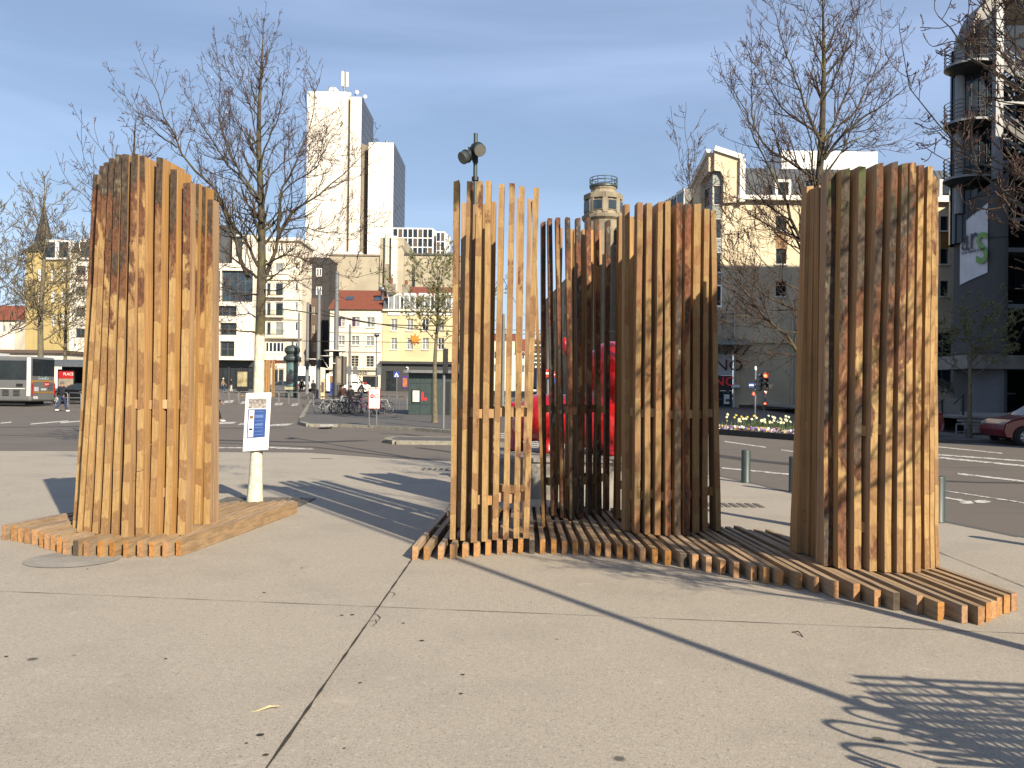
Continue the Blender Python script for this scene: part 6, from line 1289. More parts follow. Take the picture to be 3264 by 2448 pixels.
# paper notice on the tree: print is built as thin sheets on the paper
NT = thing('paper_notice', 'white paper notice with a blue panel fixed to the painted tree trunk', 'notice', P(822, 1345, Y1 - .1)); YN = Y1 - .105
def curlY(f): return YN - .004 - .02 * math.cos((f - .5) * 3)
def sheet(name, x0, y0, x1, y1, mat, off=0.0, n=6, skew=-10):
    mb = MB(); vs = []
    for j, (yy) in enumerate((y0, y1)):
        for i in range(n + 1):
            f = i / n; fx = x0 + (x1 - x0) * f; k = (yy - 1252) / 184; px = fx + skew * k; f2 = (fx - 785) / 80
            vs.append(P(px, yy + (3 - 6 * f2) * (1 if k > .5 else .3), curlY(f2) - off))
    mb.add(vs, [(n + 1 + i, n + 2 + i, i + 1, i) for i in range(n)]); return mb.build(name, mat, NT)
paper = simple('paper', (0.80, 0.79, 0.82), .8, .03, 5); navy = simple('print_blue', (0.03, 0.10, 0.40), .7, .12, 20); pg_ = simple('print_grey', (0.55, 0.55, 0.57), .8, .1, 40)
sheet('sheet', 784, 1252, 865, 1436, paper); sheet('photo_print', 794, 1270, 852, 1301, simple('photo_print_tones', (0.16, 0.12, 0.09), .7, .6, 28, c2=(.62, .58, .55)), .002)
sheet('blue_panel', 794, 1304, 852, 1395, navy, .002); sheet('logo_column', 797, 1307, 814, 1392, paper, .003)
for k, (y, h, m_) in enumerate([(1312, 5, pg_), (1325, 9, MAT['orange']), (1342, 3, pg_), (1353, 4, pg_), (1364, 6, MAT['black']), (1377, 3, pg_), (1387, 3, pg_)]): sheet('logo', 800, y, 811, y + h, m_, .004, 2)
for y, h in ((1311, 2), (1322, 10), (1340, 2), (1350, 7), (1362, 2), (1374, 2), (1385, 2)): sheet('text_line', 817, y, 843, y + h, simple('print_pale_blue', (0.14, 0.26, 0.62), .7, .2, 60), .004, 3)
for y in (1402, 1408, 1416, 1422, 1428): sheet('text_line', 796, y, 852, y + 2.4, pg_, .002, 4)
sheet('text_line', 794, 1263, 852, 1265, pg_, .002, 4)

# circulation sign by the kerb
Ys = 35.5; c = base(1193, Ys, .12); SG_ = thing('street_sign', 'white bordered sign on two posts beside the parked bicycles', 'sign', c); plS = Plane((0, Ys), (1, 0))
r_ = plS.rect(1175, 1238, 1212, 1303); pbox(MB(), plS, r_[0], r_[1], r_[2], r_[3], 0, .03).build('border', MAT['redpaint'], SG_); pbox(MB(), plS, r_[0] + .02, r_[1] - .02, r_[2] + .02, r_[3] - .02, .031, .036).build('board', MAT['white'], SG_)
for px in (1176, 1200): x = base(px, Ys + .03, .12).x; MB().tube([(x, Ys + .04, .1), (x, Ys + .04, r_[3] - .1)], .025, 8).build('post', MAT['pole'], SG_)
def onS(fx, fz): return plS.pt(r_[0] + (r_[1] - r_[0]) * fx, r_[2] + (r_[3] - r_[2]) * fz, .04)
MAT['ink'] = simple('dark_ink', (0.05, 0.10, 0.11), .6, .1, 5)
for body, fz, sz in (('PLACE', .92, .05), ('DE LA REPUBLIQUE', .83, .045), ('SAUF AUX', .40, .06), ('AYANTS DROIT ET', .31, .05), ('LIVRAISONS', .22, .05), ('CIRCULATION RESERVEE', .11, .03), ('SERVICES DE LA VILLE', .06, .03)): text_obj('lettering', body, sz, onS(.5, fz), plS.u, MAT['ink'], SG_, .95, .002)
def disc_sign(parent, c, r0, mat, bar=None, nrm=Vector((0, -1, 0)), name='disc'):
    mb = MB(); sv = Vector((1, 0, 0)); pts = [c + sv * (r0 * math.cos(a)) + Vector((0, 0, r0 * math.sin(a))) for a in [k * math.pi / 12 for k in range(24)]]
    mb.add([p + nrm * .012 for p in pts] + pts, [tuple(range(24))[::-1]] + [(i, (i + 1) % 24, (i + 1) % 24 + 24, i + 24) for i in range(24)]); o = mb.build(name, mat, parent)
    if bar: MB().box((c.x - r0 * .72, c.y - .02, c.z - r0 * .16), (c.x + r0 * .72, c.y - .0125, c.z + r0 * .16)).build('bar', MAT['white'], o)
    return o
disc_sign(SG_, onS(.32, .62), .085, MAT['redpaint'], True); d2 = disc_sign(SG_, onS(.70, .62), .085, MAT['redpaint']); disc_sign(SG_, onS(.70, .62) + Vector((0, -.013, 0)), .06, MAT['white']); text_obj('lettering', '10', .07, onS(.70, .62) + Vector((0, -.03, 0)), plS.u, MAT['ink'], SG_, .9, .002)
# signal post near the small tree
c = base(1413, 33.8, .12); SP = thing('signal_post', 'grey post with a dark narrow signal box near the kiosk', 'post', c); zt = zat(1418, 1108, 33.8); MB().tube([c, Vector((c.x, c.y, zt))], .055, 10).build('post', MAT['pole'], SP); MB().box((c.x - .02, c.y - .18, zt - 1.0), (c.x + .16, c.y - .06, zt - .05)).build('signal_box', MAT['black'], SP)
# kiosk
Yk = 49; pk = Plane((0, Yk), (1, 0)); gk = .12 + gz(Yk); c = base(1400, Yk, gk); KK = thing('kiosk', 'dark green panelled kiosk with a map case and red emblem', 'kiosk', c)
a, b_, cc, dd = pk.rect(1302, 1190, 1520, 1326); MB().box((a, Yk, gk - .05), (b_, Yk + 2.6, dd)).build('body', MAT['dgreen'], KK); MB().box((a - .25, Yk - .5, dd), (b_ + .3, Yk + 3, dd + .16)).build('roof_slab', MAT['pole'], KK)
for i in range(6):
    for k in range(4):
        w = (b_ - a) / 6; h = (dd - gk) / 4; pbox(MB(), pk, a + i * w + .012, a + (i + 1) * w - .012, gk + k * h + .012, gk + (k + 1) * h - .012, .002, .022).build('panel', MAT['dgreen'], KK)
r_ = pk.rect(1313, 1242, 1340, 1284); fr = pbox(MB(), pk, r_[0], r_[1], r_[2], r_[3], .024, .07).build('map_case', MAT['black'], KK); pbox(MB(), pk, r_[0] + .05, r_[1] - .05, r_[2] + .06, r_[3] - .05, .071, .075).build('map', simple('map_print', (0.62, 0.63, 0.56), .6, .15, 6), fr)
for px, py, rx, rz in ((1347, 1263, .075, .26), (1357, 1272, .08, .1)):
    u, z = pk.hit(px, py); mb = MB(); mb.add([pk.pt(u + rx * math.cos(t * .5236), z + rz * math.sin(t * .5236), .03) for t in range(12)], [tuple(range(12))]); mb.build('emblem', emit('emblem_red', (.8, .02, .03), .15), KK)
r_ = pk.rect(1376, 1217, 1428, 1326); pbox(MB(), pk, r_[0], r_[1], r_[2], r_[3], .023, .05).build('door', MAT['bollard'], KK); pbox(MB(), pk, r_[1] - .12, r_[1] + .1, r_[2], r_[3], .051, .07).build('door_frame', MAT['black'], KK)
# tall grey mast-like signal head and totems near the bicycles
c = base(1072, 76); TB = thing('tram_pole', 'thickest tram pole with a dark wrapped base, beside the advertising totem', 'pole', c); zt = zat(1072, 869, 76)
def tpole(px, Y, ytop, r0, lab, dark=False):
    c = base(px, Y); t = thing('tram_pole', lab, 'pole', c, 'tram poles'); zt = zat(px + 6, ytop, Y); MB().tube([c, Vector((c.x, c.y, zt))], [r0 * 1.08, r0 * .82], 14).build('shaft', MAT['pole'], t); MB().lathe([(0, .12), (r0 * .6, .1), (r0 * .85, 0)], (c.x, c.y, zt), 14).build('cap', MAT['pole'], t); MB().lathe([(r0 * 1.3, 0), (r0 * 1.3, .12), (r0 * 1.08, .16)], c, 14).build('foot', MAT['pole'], t); return t, c
bpy.data.objects.remove(TB)
t_, c = tpole(1069, 76, 869, .22, 'thickest tram pole, with a dark wrapped base, behind the parked bicycles'); MB().tube([c + Vector((0, 0, .1)), c + Vector((0, 0, 4.3))], .275, 14).build('wrapped_base', MAT['shop'], t_)
tpole(1013, 84, 928, .20, 'grey tram pole with stickers beside the yellow ticket totem'); tpole(978, 104, 966, .20, 'grey tram pole beside the white delivery truck'); tpole(950, 118, 998, .17, 'thin grey tram pole beside the advertising column'); tpole(1113, 98, 1036, .15, 'slender grey tram pole in front of the kebab shop')
c = base(1600, 60); tpole(1602, 60, 905 + 100, .12, 'slender grey pole seen through the open cage'); tpole(1745, 46, 930, .07, 'thin pole carrying the round road signs')
# flat lamp arms on the poles
for px, py, Y in ((1067, 1118, 75.5), (1050, 1135, 83), (998, 1145, 103)):
    p = P(px, py, Y); mb = MB(); mb.lathe([(0, .08), (.95, .02), (.95, -.04), (0, -.05)], p, 20); mb.bar(p + Vector((-.8, 0, -.04)), p + Vector((-.1, 0, -1.1)), .025); mb.bar(p + Vector((.8, 0, -.04)), p + Vector((.1, 0, -1.1)), .025); mb.bar(p + Vector((-.12, 0, -1.1)), p + Vector((.12, 0, -1.1)), .03); o = mb.build('tram_stop_lamp', MAT['white_trim']); tag(o, {1067: 'flat disc lamp on two struts, on the thickest tram pole', 1050: 'flat disc lamp on two struts, between the tram poles', 998: 'flat disc lamp on two struts, by the white truck'}[px], 'lamp')
def totem(px, Y, x0, x1, y0, y1, mat, lab, name='totem', foot=True, dep=.5, extra=None):
    p = Plane((0, Y), (1, 0)); r_ = p.rect(x0, y0, x1, y1); c = base(px, Y); t = thing(name, lab, 'totem', c); pbox(MB(), p, r_[0], r_[1], r_[2], r_[3], -dep, 0).build('case', mat, t)
    if foot: m_ = (r_[0] + r_[1]) / 2; w = (r_[1] - r_[0]) * .18; MB().box((m_ - w, Y + .1, c.z), (m_ + w, Y + dep - .1, r_[2])).build('stem', MAT['black'], t)
    if extra: extra(p, r_, t)
    return t
def advx(p, r_, t): pbox(MB(), p, r_[0] + .1, r_[0] + (r_[1] - r_[0]) * .55, r_[2] + .15, r_[3] - .15, .001, .02).build('poster', MAT['chim'], t); pbox(MB(), p, r_[0] + (r_[1] - r_[0]) * .62, r_[0] + (r_[1] - r_[0]) * .78, r_[2] + .02, r_[3] - .02, .001, .03).build('hinge_gap', MAT['dark_in'], t)
totem(1087, 60, 1070, 1101, 1136, 1227, MAT['iron'], 'grey double-sided advertising totem behind the bicycles', 'advertising_totem', True, .5, advx)
totem(1027, 82, 1022, 1034, 1208, 1281, MAT['yellow'], 'cream ticket totem with red print by the tram pole', 'ticket_totem', False, .3, lambda p, r_, t: pbox(MB(), p, r_[0] + .05, r_[1] - .05, r_[2] + .9, r_[3] - .3, .001, .02).build('print', MAT['brown'], t))
totem(1056, 100, 1052, 1060, 1198, 1268, MAT['bluesign'], 'slim totem in blue with a yellow head', 'ticket_totem', False, .3, lambda p, r_, t: pbox(MB(), p, r_[0] - .02, r_[1] + .02, r_[3] - .8, r_[3], .001, .03).build('head', MAT['orange'], t))
for px, py, lab in ((1113, 1180, 'back of a white road sign on the slender pole'), (1132, 1180, 'back of a white road sign beside the slender pole'), (1208, 1183, 'back of a white road sign under the small street lamp')):
    p = P(px, py, 92); o = MB().box((p.x - .24, p.y, p.z - .42), (p.x + .24, p.y + .03, p.z + .42)).build('road_sign', MAT['steel']); tag(o, lab, 'sign')
c = base(1198, 92.2); o = thing('street_lamp', 'small grey street lamp in front of the kebab house', 'lamp', c); MB().tube([c, Vector((c.x, c.y, zat(1202, 1072, 92)))], .06, 8).build('post', MAT['pole'], o); MB().ball(Vector((c.x, c.y, zat(1202, 1068, 92))), (.3, .3, .22), 10).build('head', MAT['steel'], o)
# pedestrian crossing sign
p = P(1264, 1194, 70); c = base(1264, 70); o = thing('crossing_sign', 'blue square pedestrian crossing sign with white triangle', 'sign', c); MB().box((p.x - .25, p.y, p.z - .25), (p.x + .25, p.y + .02, p.z + .25)).build('plate', MAT['bluesign'], o); mb = MB(); mb.add([p + Vector((-.19, -.004, -.17)), p + Vector((.19, -.004, -.17)), p + Vector((0, -.004, .18))], [(0, 1, 2)]); mb.build('triangle', MAT['white'], o)
MB().ball(p + Vector((0, -.01, -.02)), (.03, .008, .03), 8).build('pictogram', MAT['black'], o); MB().box((p.x - .03, p.y - .01, p.z - .15), (p.x + .03, p.y - .005, p.z - .05)).build('pictogram', MAT['black'], o); MB().tube([c, Vector((c.x, c.y + .03, p.z + .2))], .035, 8).build('post', MAT['steel'], o)
# Morris column
c = base(930, 86); MC = thing('advertising_column', 'round dark green advertising column with onion dome and teal poster', 'advertising column', c); zz = lambda y: zat(930, y, 86) - c.z; w = lambda half: half / 3.687 * 86 / FPX
MB().lathe([(w(72), 0), (w(78), .1), (w(72), .5), (w(68), .55), (w(68), zz(1153)), (w(100), zz(1149)), (w(104), zz(1142)), (w(100), zz(1138)), (w(78), zz(1134)), (w(66), zz(1129)), (w(74), zz(1128)), (w(92), zz(1120)), (w(88), zz(1110)), (w(60), zz(1103)), (w(16), zz(1100)), (w(6), zz(1096)), (w(14), zz(1093)), (w(3), zz(1086)), (0, zz(1084))], c, 20, smooth=False).build('column', MAT['bollard'], MC)
a0 = -math.pi / 2 - .95; po = MB().lathe([(w(69.5), zz(1238)), (w(69.5), zz(1158))], c, 12, a0=a0, a1=a0 + 1.9).build('poster', simple('teal_poster', (0.10, 0.26, 0.29), .4, .6, 1.2, c2=(.22, .38, .38)), MC)
fg = P(926, 1210, 86 - w(70) - .02); mb = MB(); mb.ball(fg + Vector((.05, .0, .75)), (.2, .02, .26), 10); mb.ball(fg + Vector((-.05, .0, .1)), (.42, .02, .55), 10); mb.build('poster_figure', simple('poster_shape', (0.03, 0.03, 0.04), .5, .3, 3), po)
MB().box((c.x - .55, fg.y - .012, fg.z - 1.0), (c.x + .5, fg.y + .0, fg.z - .72)).build('poster_title', simple('poster_gold', (0.45, 0.42, 0.25), .5, .4, 12), po)
# far slatted sculpture
c = base(862, 88); S3 = thing('timber_sculpture', 'small distant slatted trunk standing behind the painted tree', 'wood sculpture', c)
for x0_, x1_, yt in ((840, 846, 1152), (847, 853, 1149), (854, 860, 1149), (866, 869, 1150), (872, 875, 1149)):
    a = base(x0_, 88); b_ = base(x1_, 88); zt = zat(x0_, yt, 88); MB().obox(((a.x + b_.x) / 2, 88, (a.z + .14 + zt) / 2), ((b_.x - a.x) / 2, 0, 0), (0, .1, 0), (0, 0, (zt - a.z - .14) / 2)).build('slat', MAT['cut'], S3)
for k in range(8): a = base(770 + k * 15, 88); MB().box((a.x, 86.6, a.z), (a.x + .12, 89, a.z + .15)).build('beam', MAT['cut_y'], S3)

# pedestrian rails
def rail(p, q, lab, n=1, h=.95, mat=None, arch=True, grp='pedestrian guard rails'):
    t = thing('guard_rail', lab, 'railing', p, grp); p, q = Vector(p), Vector(q); mt = mat or MAT['pole']
    for k in range(n):
        a, b = p.lerp(q, k / n), p.lerp(q, (k + .9) / n); up = Vector((0, 0, h)); d = (b - a)
        MB().tube([a, a + up * .9, a + up + d * .06, b + up - d * .06, b + up * .9, b], .03, 6).build('hoop', mt, t); MB().tube([a + up * .45, b + up * .45], .02, 5).build('crossbar', mt, t)
rail(base(700, 66), base(985, 66), 'long dark guard rail in front of the tram stop and advertising column', 9)
rail(base(985, 66), base(1000, 56), 'short guard rail at the corner of the bicycle island', 1)
rail(base(1215, 58), base(1300, 56), 'guard rail between the bicycles and the kiosk', 3)
rail(base(178, 57), base(262, 55), 'grey guard rail beside the walking man', 2)
rail(base(3048, 31.2, .12), base(3078, 31.2, .12), 'low hoop rail at the foot of the leafing tree', 1, .5)
# bus shelter with a red poster
Yb = 66; pb = Plane((0, Yb), (1, 0)); c = base(240, Yb); BS = thing('bus_shelter', 'dark framed bus shelter with a red poster and curved pale roof', 'bus shelter', c)
a, b_, cc, dd = pb.rect(168, 1165, 330, 1262)
for u in (a, a + (b_ - a) * .42, b_): MB().box((u - .06, Yb - .06, c.z), (u + .06, Yb + .06, dd)).build('post', MAT['black'], BS)
MB().box((a, Yb + 1.3, c.z + .25), (b_, Yb + 1.33, dd)).build('back_glass', MAT['glass'], BS)
mb = MB(); nn = 8
for k in range(nn):
    y0_, y1_ = Yb - .7 + 2.4 * k / nn, Yb - .7 + 2.4 * (k + 1) / nn; za_, zb_ = dd + .1 + .35 * math.sin(math.pi * k / nn), dd + .1 + .35 * math.sin(math.pi * (k + 1) / nn); mb.quad((a - .3, y0_, za_), (b_ + .3, y0_, za_), (b_ + .3, y1_, zb_), (a - .3, y1_, zb_))
mb.box((a - .3, Yb - .72, dd - .12), (b_ + .3, Yb - .68, dd + .12)); mb.build('roof', MAT['steel'], BS)
r_ = pb.rect(191, 1181, 238, 1246); pc_ = pbox(MB(), pb, r_[0] - .08, r_[1] + .08, r_[2] - .25, r_[3] + .08, .08, .2).build('poster_case', MAT['black'], BS); pbox(MB(), pb, r_[0], r_[1], r_[2], r_[3], .201, .21).build('poster', MAT['chim'], pc_); pbox(MB(), pb, r_[0], r_[1], r_[3] - .62, r_[3], .211, .215).build('poster_band', MAT['redpaint'], pc_); text_obj('lettering', 'PLACE', .3, pb.pt(r_[0] + .75, r_[3] - .28, .22), pb.u, MAT['white'], pc_, .9, .003)
pbox(MB(), pb, r_[0] + .65, r_[0] + .95, r_[2] + .12, r_[2] + .45, .211, .216).build('poster_patch', simple('yellow_red_patch', (.6, .25, .03), .5, .6, 8), pc_)
p7 = Plane((0, 104), (1, 0)); c = base(765, 104); r_ = p7.rect(757, 1185, 788, 1232); o = thing('poster_case', 'lit poster case in a dark frame at the tram stop', 'poster case', c); pbox(MB(), p7, r_[0] - .1, r_[1] + .1, c.z, r_[3] + .15, -.2, 0).build('frame', MAT['black'], o); pbox(MB(), p7, r_[0], r_[1], r_[2], r_[3], .001, .02).build('poster', simple('orange_green_poster', (0.6, 0.32, 0.08), .5, .7, 1.1, c2=(.62, .58, .36)), o)
# road signs and direction boards down the street
p = Plane((0, 85), (1, 0)); c = base(1712, 85); o = thing('direction_boards', 'stack of dark green direction boards seen through the slats', 'road sign', c)
for y0_, y1_ in ((1089, 1112), (1118, 1140), (1145, 1166)): r_ = p.rect(1690, y0_, 1738, y1_); bd = pbox(MB(), p, r_[0], r_[1], r_[2], r_[3], 0, .05).build('board', MAT['dgreen'], o); pbox(MB(), p, r_[0] + .1, r_[1] - .2, (r_[2] + r_[3]) / 2 - .05, (r_[2] + r_[3]) / 2 + .06, .051, .056).build('lettering_bar', MAT['white'], bd)
MB().tube([c, Vector((c.x, c.y + .1, r_[3] + 2))], .08, 8).build('post', MAT['pole'], o)
c = base(1746, 46); o = thing('no_entry_sign', 'red square no entry sign on a thin pole behind the slats', 'sign', c); q_ = P(1746, 1190, 45.8); MB().box((q_.x - .22, q_.y, q_.z - .22), (q_.x + .22, q_.y + .02, q_.z + .22)).build('plate', MAT['redpaint'], o); MB().box((q_.x - .16, q_.y - .01, q_.z - .05), (q_.x + .16, q_.y - .004, q_.z + .05)).build('bar', MAT['white'], o)
q_ = P(1769, 1194, 45.9); disc_sign(o, q_, .18, MAT['redpaint'], True); disc_sign(o, P(1769, 1213, 45.9), .16, MAT['bluesign'])
# overhead tram wires
def wire(pts, lab, r_=.022): mb = MB(); q, L = resample([P(*p) for p in pts], 14); mb.tube(q, r_, 5); tag(mb.build('tram_wire', MAT['black']), lab, 'wire', 'overhead tram wires')
wire([(900, 985, 84), (1015, 1000, 84), (1200, 1035, 90), (1450, 1040, 95)], 'thick dark tram wire running from the stickered pole past the red roof', .06)
wire([(1013, 985, 84), (1100, 1015, 84), (1300, 1048, 88), (1500, 1060, 90)], 'second dark tram wire below the first past the red roof', .05)
wire([(900, 1086, 80), (1200, 1090, 80), (1500, 1094, 80)], 'level tram wire crossing in front of the kebab house', .03)
wire([(1460, 1049, 70), (1650, 1052, 70), (1900, 1056, 70), (2100, 1060, 70)], 'level tram wire seen through the open cage', .025)
wire([(1460, 1068, 66), (1700, 1064, 66), (1950, 1072, 66)], 'lower tram wire seen through the open cage', .025)
wire([(1590, 860, 60), (1650, 980, 75), (1740, 1080, 110)], 'slanting span wire in the gap of the street', .02)
wire([(1600, 1010, 60), (1500, 1060, 80), (1300, 1090, 110)], 'slanting span wire behind the open cage', .02)
# traffic lights behind the flower bed
YTl = 37; LT = lambda px, py: P(px, py, YTl)
c = base(2436, YTl); TL1 = thing('traffic_light', 'traffic light showing red over a give way triangle behind the flower bed', 'traffic light', c)
MB().tube([c, Vector((c.x, c.y, LT(2436, 1186).z))], .05, 8).build('post', MAT['pole'], TL1); a, b_ = LT(2424, 1190), LT(2440, 1240)
hd = MB().box((a.x, c.y - .32, b_.z), (b_.x, c.y - .08, a.z)).build('signal_head', MAT['black'], TL1)
cz = [a.z - (a.z - b_.z) * f for f in (.17, .5, .83)]; xm = (a.x + b_.x) / 2
RL = emit('red_signal', (1.0, .05, .02), 6.0)
for k, z in enumerate(cz):
    MB().tube([(xm, c.y - .32, z), (xm, c.y - .335, z)], .085, 14).build('lens', RL if k == 0 else MAT['dark_in'], hd); MB().tube([(xm, c.y - .325, z + .005), (xm, c.y - .45, z + .03)], .11, 12, cap=False).build('visor', MAT['black'], hd)
for k, dz in enumerate((.02, -.18, -.38, -.56)): MB().ball(Vector((a.x - .04, c.y - .05, a.z - .12 + dz)), (.10, .1, .085), 10).build('side_lamp', MAT['steel'], TL1)
MB().box((b_.x + .06, c.y - .25, b_.z), (b_.x + .26, c.y - .03, b_.z + .2)).build('side_signal', MAT['black'], TL1)
tc_ = LT(2439, 1250); mb = MB(); s_ = .13
for k, (sc, mt, off) in enumerate(((1.0, MAT['redpaint'], 0), (.62, MAT['white'], .006))): mb = MB(); mb.add([tc_ + Vector((-s_ * sc, -.09 - off, s_ * .75 * sc)), tc_ + Vector((s_ * sc, -.09 - off, s_ * .75 * sc)), tc_ + Vector((0, -.09 - off, -s_ * sc))], [(0, 2, 1)]); mb.build('give_way_plate', mt, TL1)
q_ = LT(2434, 1290); bx = MB().box((q_.x - .06, c.y - .2, q_.z - .17), (q_.x + .06, c.y - .06, q_.z + .12)).build('repeater', MAT['black'], TL1); MB().tube([(q_.x, c.y - .2, q_.z + .05), (q_.x, c.y - .21, q_.z + .05)], .045, 12).build('lens', RL, bx)
c = base(2406, YTl); TL2 = thing('traffic_light', 'pedestrian light showing a red figure beside a blue street plate', 'traffic light', c); MB().tube([c, Vector((c.x, c.y, LT(2406, 1175).z))], .045, 8).build('post', MAT['pole'], TL2)
q_ = LT(2398, 1255); bx = MB().box((q_.x - .09, c.y - .2, q_.z - .09), (q_.x + .08, c.y - .05, q_.z + .09)).build('signal_head', MAT['black'], TL2); mb = MB(); mb.box((q_.x - .02, c.y - .212, q_.z - .06), (q_.x + .02, c.y - .201, q_.z + .03)); mb.box((q_.x - .05, c.y - .212, q_.z - .01), (q_.x + .05, c.y - .2015, q_.z + .015)); mb.ball((q_.x, c.y - .206, q_.z + .05), .02, 6); mb.build('red_figure', RL, bx)
q_ = LT(2395, 1228); pl_ = MB().box((q_.x - .13, c.y - .06, q_.z - .09), (q_.x + .1, c.y - .05, q_.z + .09)).build('street_plate', MAT['bluesign'], TL2); MB().box((q_.x - .11, c.y - .066, q_.z - .02), (q_.x + .08, c.y - .061, q_.z + .03)).build('lettering_bar', MAT['white'], pl_)
MB().lathe([(.03, 0), (.06, .05), (.06, .14), (.03, .2)], Vector((c.x, c.y, LT(2406, 1182).z)), 10).build('finial', MAT['white'], TL2)
# flower bed
A_, B_ = G(2235, 1381), G(2640, 1413); dvv = (B_ - A_).normalized(); nv = Vector((-dvv.y, dvv.x, 0)); c = (A_ + B_) / 2
FB = thing('flower_bed', 'kerbed flower bed of daffodils and pansies between the roads', 'flower bed', (c.x, c.y, 0)); wd = 2.4
mb = MB(); mb.obox(c + nv * .1 + Vector((0, 0, .11)), (B_ - A_) / 2, nv * .1, (0, 0, .11)); mb.build('kerb', simple('dark_kerb', (.07, .06, .05), .85, .3, 5), FB)
mb = MB(); mb.obox(c + nv * (.2 + wd / 2) + Vector((0, 0, .08)), (B_ - A_) / 2, nv * (wd / 2), (0, 0, .1)); mb.build('soil', MAT['soil'], FB)
r = random.Random(77); L = (B_ - A_).length; GR = MB(); FL = MB(); PN = MB()
for i in range(2600):
    p = A_ + dvv * r.uniform(0, L) + nv * r.uniform(.35, wd) + Vector((0, 0, .16)); h = r.uniform(.12, .42) * (.5 + 1.0 * ((p - A_).dot(nv) / wd)); a = r.uniform(0, 6.28); w_ = .016; d_ = Vector((math.cos(a), math.sin(a), 0)); e = p + Vector((r.uniform(-.1, .1), r.uniform(-.1, .1), h)); GR.add([p - d_ * w_, p + d_ * w_, e], [(0, 1, 2)], r.choice([0, 0, 1]))
def flower(mb, p, s, mi):
    a0 = r.uniform(0, 6); tilt = Vector((r.uniform(-.5, .5), -1, r.uniform(0, .9))).normalized(); u = tilt.orthogonal().normalized(); w = tilt.cross(u); n = 5; ring = [p + (u * math.cos(a0 + k * 6.283 / (2 * n)) + w * math.sin(a0 + k * 6.283 / (2 * n))) * (s if k % 2 == 0 else s * .62) for k in range(2 * n)]
    mb.add(ring + [p + tilt * s * .35], [(k, (k + 1) % (2 * n), 2 * n) for k in range(2 * n)], mi)
for i in range(150):
    t = r.uniform(0, 1); dens = .5 + .5 * math.sin(t * 19 + 1);
    if r.random() > dens: continue
    p = A_ + dvv * t * L + nv * r.uniform(.9, 2.2) + Vector((0, 0, .2 + r.uniform(.28, .58))); flower(FL, p, r.uniform(.05, .075), 0 if t < .25 and r.random() < .6 else 1); FL.tube([p, p - Vector((0, 0, .3))], .006, 3, 2, False)
for i in range(330):
    p = A_ + dvv * r.uniform(0, L) + nv * r.uniform(.25, .95) + Vector((0, 0, .2 + r.uniform(.0, .14))); flower(PN, p, r.uniform(.045, .07), r.randint(0, 5))
g1, g2 = simple('leaf_green', (0.07, 0.12, 0.03), .6, .3, 4), simple('leaf_grey_green', (0.10, 0.15, 0.07), .6, .3, 4); pt = lambda n_, c_: simple(n_, c_, .6, .12, 10)
tag(GR.build('leaves', [g1, g2], FB), kind='stuff'); tag(FL.build('daffodils', [pt('petal_yellow', (.75, .62, .08)), pt('petal_cream', (.75, .74, .48)), g1], FB), kind='stuff')
tag(PN.build('pansies', [pt('petal_violet', (.16, .12, .42)), pt('petal_maroon', (.20, .015, .04)), pt('petal_pink', (.62, .38, .36)), pt('petal_white', (.72, .70, .68)), pt('petal_gold', (.7, .48, .04)), pt('petal_lilac', (.36, .30, .55))], FB), kind='stuff')
c = base(1560, 64); r = random.Random(9); o = thing('flower_bed', 'far planted bed of small shrubs seen through the open cage', 'flower bed', c); mb = MB()
for i in range(1500):
    p = Vector((c.x + r.uniform(-3.2, 3.6), c.y + r.uniform(-1, 1), c.z + r.uniform(.05, .9) * r.uniform(.4, 1))); a = rv(r).normalized(); b = a.orthogonal().normalized(); s = .07; mb.add([p, p + a * s + b * s * .5, p + a * s * 1.7, p + a * s - b * s * .5], [(0, 1, 2, 3)], r.choice([0, 0, 0, 1]))
tag(mb.build('foliage', [g1, pt('petal_pale', (.55, .5, .3))], o), kind='stuff'); MB().box((c.x - 3.4, c.y - 1.1, c.z - .2), (c.x + 3.8, c.y + 1.1, c.z + .16)).build('kerb', MAT['kerb'], o)
# ================================================================ vehicles
def wheel(parent, c, r0, w, axis, rim=MAT['steel']):
    axis = Vector(axis).normalized(); c = Vector(c); mb = MB(); mb.tube([c - axis * w / 2, c - axis * w * .3, c + axis * w * .3, c + axis * w / 2], [r0 * .93, r0, r0, r0 * .93], 22); o = mb.build('wheel', MAT['rubber'], parent, local=True)
    mb = MB(); mb.tube([c - axis * (w / 2 + .004), c + axis * (w / 2 + .004)], r0 * .62, 18); mb.build('rim', rim, o, local=True)
    u = axis.orthogonal().normalized(); v = axis.cross(u)
    for k in range(7):
        a = k * 6.283 / 7; d = u * math.cos(a) + v * math.sin(a); t = axis.cross(d); mb = MB()
        for s in (-1, 1): mb.obox(c + axis * s * (w / 2 + .008) + d * r0 * .36, d * r0 * .24, t * r0 * .055, axis * .006)
        mb.build('spoke', MAT['white'], o, local=True)
    return o
def smooth_obj(mb, name, mats, parent, bev=.05, seg=3):
    o = mb.build(name, mats, parent, local=True); md = o.modifiers.new('b', 'BEVEL'); md.width = bev; md.segments = seg; md.limit_method = 'ANGLE'; md.angle_limit = .5
    return o
def loft(mb, prof_lo, secs, mi=0):       # secs: list of (y, scale_z offset) ; prof in x,z
    n = len(prof_lo); vs = []
    for y, f in secs: vs += [(x, y, z) for x, z in f(prof_lo)]
    m = len(secs); fs = []
    for s in range(m - 1):
        for i in range(n): fs.append((s * n + i, s * n + (i + 1) % n, (s + 1) * n + (i + 1) % n, (s + 1) * n + i))
    fs.append(tuple(range(n - 1, -1, -1))); fs.append(tuple(range((m - 1) * n, m * n))); mb.add(vs, fs, mi)
